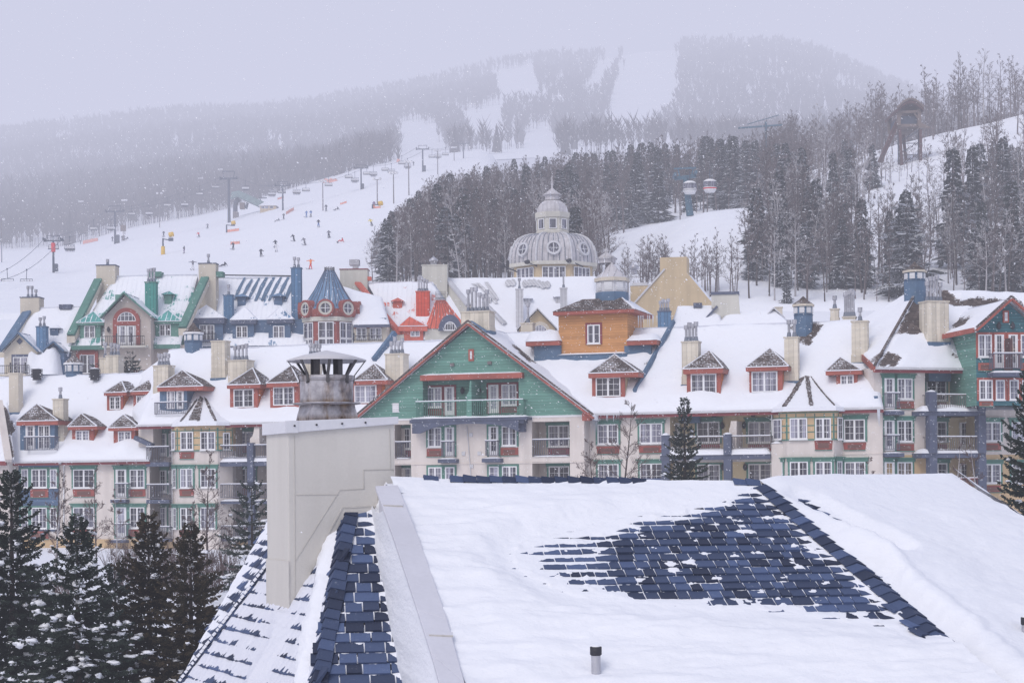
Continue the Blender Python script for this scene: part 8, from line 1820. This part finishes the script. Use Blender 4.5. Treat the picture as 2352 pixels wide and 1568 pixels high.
CH = [(-1, cm(60, 0)[0], 0, 'empty chair nearest the left edge'), (1, cm(228, 0)[0], 3, 'chair with three riders near the left edge'), (1, cm(595, 0)[0], 4, 'chair with four riders just right of the red-banded tower'), (-1, cm(455, 0)[0], 0, 'empty chair passing the red-banded tower'), (-1, cm(800, 0)[0], 0, 'empty chair in front of the bare trees, left of the second tower'), (-1, cm(1125, 0)[0], 0, 'empty chair just past the second tower'),
      (1, cm(950, 0)[0], 2, 'chair with two riders at the second tower'), (-1, cm(1430, 0)[0], 0, 'empty chair before the dark woods between second and tallest tower'), (1, cm(1275, 0)[0], 2, 'chair with two riders before the dark woods'), (1, cm(1580, 0)[0], 3, 'chair with three riders left of the tallest tower'), (-1, cm(1705, 0)[0], 0, 'empty chair left of the tallest tower'), (-1, cm(1840, 0)[0], 0, 'empty chair close to the tallest tower'),
      (1, cn(175, 0)[0], 3, 'chair with three riders above the drive station'), (1, cn(400, 0)[0], 4, 'chair with four riders right of the drive hut'), (-1, cn(485, 0)[0], 0, 'empty chair at the slim tower'), (1, cn(612, 0)[0], 4, 'chair with four riders above the white slope'), (-1, cn(692, 0)[0], 0, 'empty chair above the white slope, right of the slim tower'), (-1, cn(885, 0)[0], 0, 'empty chair near the pinkish tent shapes'),
      (-1, cn(1057, 0)[0], 0, 'empty chair left of the mid-slope tower'), (1, cn(1110, 0)[0], 3, 'chair with three riders at the mid-slope tower'), (-1, cn(1213, 0)[0], 0, 'empty chair right of the mid-slope tower'), (1, cn(1268, 0)[0], 3, 'chair with three riders right of the mid-slope tower'), (-1, cn(1370, 0)[0], 0, 'hazy empty chair between the two upper towers'), (1, cn(1422, 0)[0], 3, 'hazy chair with riders between the two upper towers'),
      (-1, cn(1512, 0)[0], 0, 'hazy empty chair beside the pink tent'), (1, cn(1560, 0)[0], 3, 'hazy chair with riders before the upper tower'), (-1, cn(1770, 0)[0], 0, 'faint empty chair beyond the upper tower'), (1, cn(1820, 0)[0], 2, 'faint chair with riders beyond the upper tower'), (-1, cn(1885, 0)[0], 0, 'faintest empty chair before the farthest tower')]
for i, (sg, px, n, lab) in enumerate(CH):
    w = cable_at(sg, px)
    if w is None: print('nochair', px); continue
    o = c0 if not used else copy_tree(c0); used = True; o.location = w; o.rotation_euler = (0, 0, (pi if sg < 0 else 0) + .12); tag(o, lab, 'lift chair', 'chairs hanging on the lift cable')
    for k in range(n):
        x = (k - (n - 1)/2)*.5; a = .12; person(w + Vector((x*cos(a), x*sin(a), -2.62)), 'ride', ('dark', 'grey', 'blue', 'red', 'dark', 'teal')[(i + k) % 6], 'dark', '%s rider on the %s' % (('single',), ('left', 'right'), ('left', 'middle', 'right'), ('far left', 'second', 'third', 'far right'))[n - 1][k:k + 1] + ('',) if False else '%s rider on the %s' % ((('single',), ('left', 'right'), ('left', 'middle', 'right'), ('far left', 'second', 'third', 'far right'))[n - 1][k], lab), a, 'ski', 1.0)
# floodlight poles -------------------------------------------------------------------------------------------------------------------
def lamp_pole(b, top, lab, i):
    g = onhill(*b) if b[1] > interp(TOPL, b[0]) + 1 else onhill(b[0], b[1], hillA_z, 746, 990); H = hpx(b[1] - top[1], g.y); root = empty('light_pole', g); tag(root, lab, 'light pole', 'floodlight poles of the ski slope')
    MB().tube((0, 0, -1), (0, 0, H), .17, .11, 6).build('pole', M['pole'], root); MB().bar((-.9, 0, H - .15), (.9, 0, H - .15), .12, .12).build('crossbar', M['pole'], root)
    for x in (-.75, .0, .75)[::(1 if i % 3 else 2)]: m = MB(); m.lathe([(.16, -.2), (.42, .1), (.42, .25), (.1, .4)], 8, (0, 0)); o = m.build('lamp_head', M['lamp'], root); o.location = (x, -.2, H - .05); o.rotation_euler = (radians(60), 0, 0)
for i, (b, t, lab) in enumerate(((cm(15, 1280), cm(15, 915), 'light pole at the left edge of the slope'), (cm(697, 1080), cm(697, 762), 'light pole behind the long orange fence'), (cm(1068, 1040), cm(1068, 752), 'light pole right behind the second lift tower'), (cm(1366, 985), cm(1363, 692), 'light pole above the yellow snow gun'), (cm(1722, 840), cm(1703, 566), 'light pole before the dark woods left of the drive station'), (cm(1888, 770), cm(1886, 490), 'light pole just left of the tallest lift tower'),
        (cn(283, 780), cn(280, 602), 'light pole above the drive station roof'), (cn(370, 795), cn(370, 628), 'light pole right of the drive station roof'), (cn(838, 948), cn(836, 698), 'light pole standing alone with a skier at its foot'), (cn(848, 690), cn(848, 502), 'hazy light pole above the pinkish tents'), (cn(990, 600), cn(990, 432), 'hazy light pole at the forest edge in the middle'), (cn(685, 712), cn(685, 540), 'hazy light pole at the forest edge left of the tents'), (cn(1303, 900), cn(1303, 678), 'light pole with the orange-trousered person near its foot'),
        (cn(1443, 885), cn(1446, 626), 'light pole close to the edge of the wooded hill'), (cn(1573, 815), cn(1560, 530), 'leaning light pole rising from the bare treetops'), (cn(1820, 640), cn(1820, 436), 'hazy light pole near the top by the trees'), (cn(1960, 520), cn(1958, 408), 'faint light pole farthest up the slope'))): lamp_pole(b, t, lab, i)
# fences, tents, snow guns -------------------------------------------------------------------------------------------------------------
def fence(b0, b1, hp, lab, mat='net', n=6):
    a, b = onhill(*b0), onhill(*b1); root = empty('safety_fence', a); tag(root, lab, 'safety fence', 'orange safety fences'); h = hpx(hp, a.y); m = MB(); e = b - a
    pts = [e*(k/n) + Vector((0, 0, 0)) for k in range(n + 1)]
    for p, q in zip(pts, pts[1:]): m.quad(p + Vector((0, 0, .05)), q + Vector((0, 0, .05)), q + Vector((0, .06, h*R.uniform(.8, 1))), p + Vector((0, .06, h*.9)))
    m.build('net', M[mat], root)
    for p in pts[::2]: MB().tube(p + Vector((0, .08, -.3)), p + Vector((0, .08, h + .15)), .035, n=4).build('post', M['pole'], root)
for f in ((cm(708, 1126), cm(838, 1100), 9, 'long orange net fence at the foot of the light pole'), (cm(1942, 1024), cm(2044, 1012), 7, 'orange net around the snow gun under the tallest tower'), (cn(522, 978), cn(588, 945), 8, 'slanting orange fence right of the drive hut'), (cn(985, 895), cn(1040, 883), 5, 'short orange fence in the upper middle of the slope'), (cn(449, 855), cn(502, 838), 5, 'short orange fence behind the slim lift tower'), (cn(1266, 928), cn(1330, 925), 5, 'pale orange fence beside the light pole near the trees'), (cm(1972, 1128), cm(2050, 1124), 7, 'faded pink banner fence in mid slope')): fence(*f)
for (b, w, h, lab) in ((cn(885, 700), 26, 7, 'left pinkish drifted net heap at the forest edge'), (cn(925, 700), 22, 8, 'right pinkish drifted net heap at the forest edge'), (cn(1482, 530), 9, 7, 'small pink net bundle high on the slope')):
    g = onhill(*b); MBo = MB(); ww, hh = hpx(w*.5, g.y), hpx(h, g.y); MBo.blob((0, 0, 0), ww, ww*.4, hh, 3, .5); o = MBo.build('net_heap', M['net']); o.location = g; tag(o, lab, 'net heap')
def snow_gun(b, top, lab, pad=True):
    g = onhill(*b); H = hpx(b[1] - top[1], g.y); root = empty('snow_gun', g); tag(root, lab, 'snow gun')
    MB().tube((0, 0, -.5), (0, 0, H*.75), .22, .18, 8).build('mast', M['lift'], root)
    if pad: MB().tube((0, 0, 0), (0, 0, H*.38), .48, .42, 10).build('pad', M['yellow'], root)
    MB().bar((0, 0, H*.72), (1.5, 0, H*.66), .22, .22).build('arm', M['lift'], root); o = MB().lathe([(.45, -.6), (.56, -.4), (.56, .4), (.45, .55), (.02, .55)], 12).build('barrel', M['yellow'], root); o.location = (1.9, 0, H*.92); o.rotation_euler = (0, radians(78), radians(12))
    MB().box(1.3, 2.3, -.35, .35, H*.62, H*.76).build('motor_box', M['lift'], root)
snow_gun(cm(1395, 1216), cm(1395, 1030), 'snow gun with a yellow padded mast on the lower left slope'); snow_gun(cm(1938, 1024), cm(1938, 936), 'snow gun at the foot of the tallest lift tower', False); snow_gun(cn(1262, 928), cn(1262, 880), 'dark snow gun beside the light pole near the trees', False)
q = onhill(*cm(1055, 1096)); root = empty('signboard', q); tag(root, 'brown trail signboard right of the second lift tower', 'signboard'); MB().tube((0, 0, -.5), (0, 0, 5.2), .12, n=5).build('post', M['wood'], root); MB().box(-.9, .9, -.12, .0, 3.0, 4.9).build('board', M['wood'], root)
# drive station ---------------------------------------------------------------------------------------------------------------------------
g = onhill(*cn(100, 1005)); Yd = g.y; root = empty('drive_station', g); tag(root, 'chairlift drive station with a long tilted green-grey housing on curved legs', 'lift station')
q_ = lambda x, y, dy=0.0: P(*cn(x, y), Yd + dy) - g
m = MB(); a, b = q_(120, 808), q_(335, 905); m.bar(a, b, 4.0, 2.0, 0); m.hull8([a + Vector((-2.6, -1.4, -1.4)), a + Vector((0, -1.9, -1.0)), a + Vector((0, 1.9, -1.0)), a + Vector((-2.6, 1.4, -1.4))], [a + Vector((-2.2, -1.4, .6)), a + Vector((.3, -1.9, 1.0)), a + Vector((.3, 1.9, 1.0)), a + Vector((-2.2, 1.4, .6))]); m.build('housing', M['green_vside'] if False else plain('station_housing', (.16, .24, .24), .6, frost=.3), root)
MB().path([q_(88, 1000), q_(88, 900), q_(98, 868), q_(122, 845)], .75, 8).build('leg', M['lift'], root); MB().bar(q_(180, 930), q_(192, 880), .8, .8).build('leg', M['lift'], root); MB().box(q_(62, 0).x, q_(104, 0).x, -1.2, 1.2, q_(0, 1015).z, q_(0, 960).z).build('footing', M['pole'], root); MB().box(q_(120, 0).x, q_(160, 0).x, -1, 1, q_(0, 935).z, q_(0, 882).z).build('machinery', M['wood'], root); MB().bar(q_(292, 840), q_(358, 838), .3, .3).bar(q_(296, 840), q_(312, 868), .25, .25).build('gantry', M['lift'], root)
g2 = onhill(*cn(375, 945)); root = empty('operator_hut', g2); tag(root, 'small tan operator hut with a snowy roof at the end of the drive station', 'hut'); w2 = hpx(18, g2.y); h2 = hpx(11, g2.y)
MB().box(-w2, w2, -2.2, 2.2, -2, h2*.8).build('wall', M['tan'], root); mm = MB(); mm.prism_v([(-w2 - .5, h2*.8), (w2 + .5, h2*.8), (w2*.2, h2*1.5), (-w2*.4, h2*1.5)], -2.7, 2.7); mm.build('roof', M['snow'], root)
for x in (-.62, -.2, .45): win(root, (w2*x - .6, w2*x + .6, h2*.2, h2*.72), -2.22, 1, 1, 1, merged=True, sill=False)
# lookout tower on the right hill ----------------------------------------------------------------------------------------------------------
gL = hz(cp(1640, 0)[0], 372); Yl = 372.; root = empty('lookout_tower', gL); tag(root, 'tall red-brown wooden lookout tower with an arched roof above the wooded hill', 'lookout tower')
q_ = lambda x, y, dy=0.0: P(*cp(x, y), Yl + dy) - gL
MB().box(q_(1558, 0).x, q_(1692, 0).x, 0, 9, q_(0, 497).z, q_(0, 480).z).build('platform', M['wood'], root); mp = MB()
for x in (1562, 1690):
    for dy in (0, 9): mp.box(q_(x, 0).x - .35, q_(x, 0).x + .35, dy - .35, dy + .35, q_(0, 490).z, q_(0, 388).z)
mp.bar(q_(1560, 392, -.1), q_(1692, 386, -.1), .4, .5); mp.bar(q_(1565, 430), q_(1590, 395), .3, .3); mp.bar(q_(1687, 430), q_(1662, 395), .3, .3); mp.build('frame', M['wood'], root)
MB().box(q_(1566, 0).x, q_(1686, 0).x, .5, 8.6, q_(0, 480).z, q_(0, 428).z).build('cabin', M['lift'], root); rf = MB(); N = 10; pts = [(lerp(q_(1545, 0).x, q_(1712, 0).x, i/N), lerp(q_(0, 388).z, q_(0, 384).z, i/N) + 1.7*sin(pi*i/N)) for i in range(N + 1)]
for (x0, z0), (x1, z1) in zip(pts, pts[1:]): rf.hull8([(x0, -1.2, z0 - .7), (x1, -1.2, z1 - .7), (x1, 11, z1 - .7), (x0, 11, z0 - .7)], [(x0, -1.2, z0), (x1, -1.2, z1), (x1, 11, z1), (x0, 11, z0)])
rf.build('roof', M['brown_red'], root); MB().path([(x, -1.25, z + .05) for x, z in pts], .25, 5).build('roof_edge', M['wood'], root)
for x0, x1, y1, dy in ((1572, 1592, 830, 0), (1702, 1706, 850, 0), (1590, 1620, 760, 9), (1700, 1690, 760, 9)): MB().bar(q_(x0, 497, dy), q_(x1, y1, dy), .55, .55).build('leg', M['brown_red'], root)
for s_ in (0, 14): MB().bar(q_(1556 + s_, 440, 1), q_(1440 + s_, 705, 1), .5, .5).build('brace', M['brown_red'], root)
stq = MB(); z0 = q_(0, 800).z; z1 = q_(0, 505).z; xs_ = q_(1640, 0).x
for k in range(16): zc = lerp(z0, z1, k/16); stq.bar((xs_ - 1.6 + (k % 4)*1.0, 3, zc), (xs_ - .6 + (k % 4)*1.0, 3, zc + 1), .9, .15); stq.box(xs_ - 1.7, xs_ + 2.4, 4.4, 4.5, zc, zc + .15) if k % 4 == 0 else None
for x in (-1.7, 2.4): stq.box(xs_ + x - .12, xs_ + x + .12, 3, 4.5, z0, z1)
stq.build('staircase', M['lift'], root); aw = MB(); aw.hull8([q_(1690, 490, -.5), q_(1768, 488, -.5), q_(1768, 488, 6), q_(1690, 490, 6)], [q_(1690, 448, -.5), q_(1766, 486, -.5), q_(1766, 486, 6), q_(1690, 448, 6)]); aw.build('side_roof', M['wood'], root)
# gondola -----------------------------------------------------------------------------------------------------------------------------------
Yg = 296.; gG = P(*cp(258, 1030), Yg); gz = gG.copy(); root = empty('gondola_tower', gz); tag(root, 'blue gondola tower standing at the edge of the snowy bank', 'gondola tower')
q_ = lambda x, y, dy=0.0: P(*cp(x, y), Yg + dy) - gz
MB().tube(q_(258, 1040), q_(230, 800), .62, .45, 10).build('mast', M['lift_blue'], root); m = MB(); m.bar(q_(160, 808), q_(295, 790), .5, .55); m.bar(q_(160, 808) + Vector((0, -1.6, .5)), q_(160, 808) + Vector((0, 1.6, .5)), .4, .5); m.bar(q_(290, 795) + Vector((0, -1.6, .5)), q_(290, 795) + Vector((0, 1.6, .5)), .4, .5); m.build('crossarm', M['lift_blue'], root)
f = MB(); f.bar(q_(155, 745), q_(295, 740), .25, .25); f.bar(q_(195, 800), q_(180, 745), .2, .2); f.bar(q_(265, 795), q_(278, 742), .2, .2); f.build('work_frame', M['lift_blue'], root)
def cabin(x, y, lab, acc):
    w = P(*cp(x, y), Yg - 2); root = empty('gondola_cabin', w); tag(root, lab, 'gondola cabin'); s = hpx(.5*70*.3662*.62, Yg)
    m = MB(); m.lathe([(.02, -1.25), (.85, -1.2), (1.15, -.7), (1.2, .2), (1.05, .95), (.6, 1.2), (.02, 1.25)], 12); b = m.build('body', M['white'], root); b.scale = (1.05, .9, 1)
    m = MB(); m.lathe([(1.20, -.25), (1.24, .1), (1.13, .75)], 12); o = m.build('window_band', M['glass'], root); o.scale = (1.05, .9, 1); m = MB(); m.lathe([(1.17, -.62), (1.22, -.4)], 12); o = m.build('stripe', acc, root); o.scale = (1.06, .91, 1)
    MB().path([(0, 0, 1.2), (0, .1, 2.2), (0, .5, 2.7), (0, 0, 3.0)], .09, 5).build('hanger', M['lift'], root); root.scale = (.86, .86, .86)
cabin(256, 863, 'white gondola cabin just right of the blue tower', M['gutter']); cabin(382, 852, 'white gondola cabin with a red stripe before the dark evergreens', M['red_pad'])
# second faint gondola tower farther up
g = P(*cp(735, 640), 400); root = empty('gondola_tower', g); tag(root, 'faint blue gondola tower half hidden among trees higher up the hill', 'gondola tower'); MB().tube((0, 0, -10), (0, 0, 6.5), .3, .25, 8).build('mast', M['lift_blue'], root); MB().bar((-6, 0, 5.2), (3.5, 0, 5.8), .3, .35).bar((-4, 0, 6), (3, 0, 8), .15, .15).build('crossarm', M['lift_blue'], root)
# dark ledges on the right slope
for i, (x, y, w, h) in enumerate(((1540, 1130, 80, 22), (1610, 1110, 60, 40), (1520, 1190, 70, 24), (1670, 1010, 50, 26), (1590, 1160, 40, 30))):
    px, py = cp(x, y); g = onhill(px, py, None, 228, 420); o = MB().blob((0, 0, 0), hpx(w*.18, g.y), 1.2, hpx(h*.18, g.y), i, .6, 10, 6).build('rock_ledge', M['bark']); o.location = g; tag(o, 'dark rock ledge in the snow below the lookout tower', 'rock', 'rock ledges below the lookout tower')
# ---------------------------------------------------------------- falling snow
fm = bpy.data.materials.new('snowflake'); fm.use_nodes = True; b = fm.node_tree.nodes['Principled BSDF']; b.inputs['Base Color'].default_value = (.9, .9, .93, 1); b.inputs['Roughness'].default_value = .8; b.inputs['Transmission Weight'].default_value = 0
rf_ = random.Random(42); m = MB()
for i in range(36000):
    Y = (rf_.random()**.55)*112 + 13; px = rf_.uniform(-250, 2600); py = rf_.uniform(-150, 1750); w = P(px, py, Y); r = rf_.uniform(.0022, .0062)*(1 + .02*Y)
    if 15 < Y < 27 and w.z < .4: continue
    a = w + Vector((r*1.5, 0, -r*.6)); c_ = w - Vector((r*1.5, 0, -r*.6)); m.add([a, w + Vector((0, r, 0)), c_, w - Vector((0, r, 0)), w + Vector((0, 0, r)), w - Vector((0, 0, r))], [(0, 1, 4), (1, 2, 4), (2, 3, 4), (3, 0, 4), (1, 0, 5), (2, 1, 5), (3, 2, 5), (0, 3, 5)])
m.build('snowfall', fm, kind='stuff', label='fine snowflakes drifting through the air', cat='snowfall')
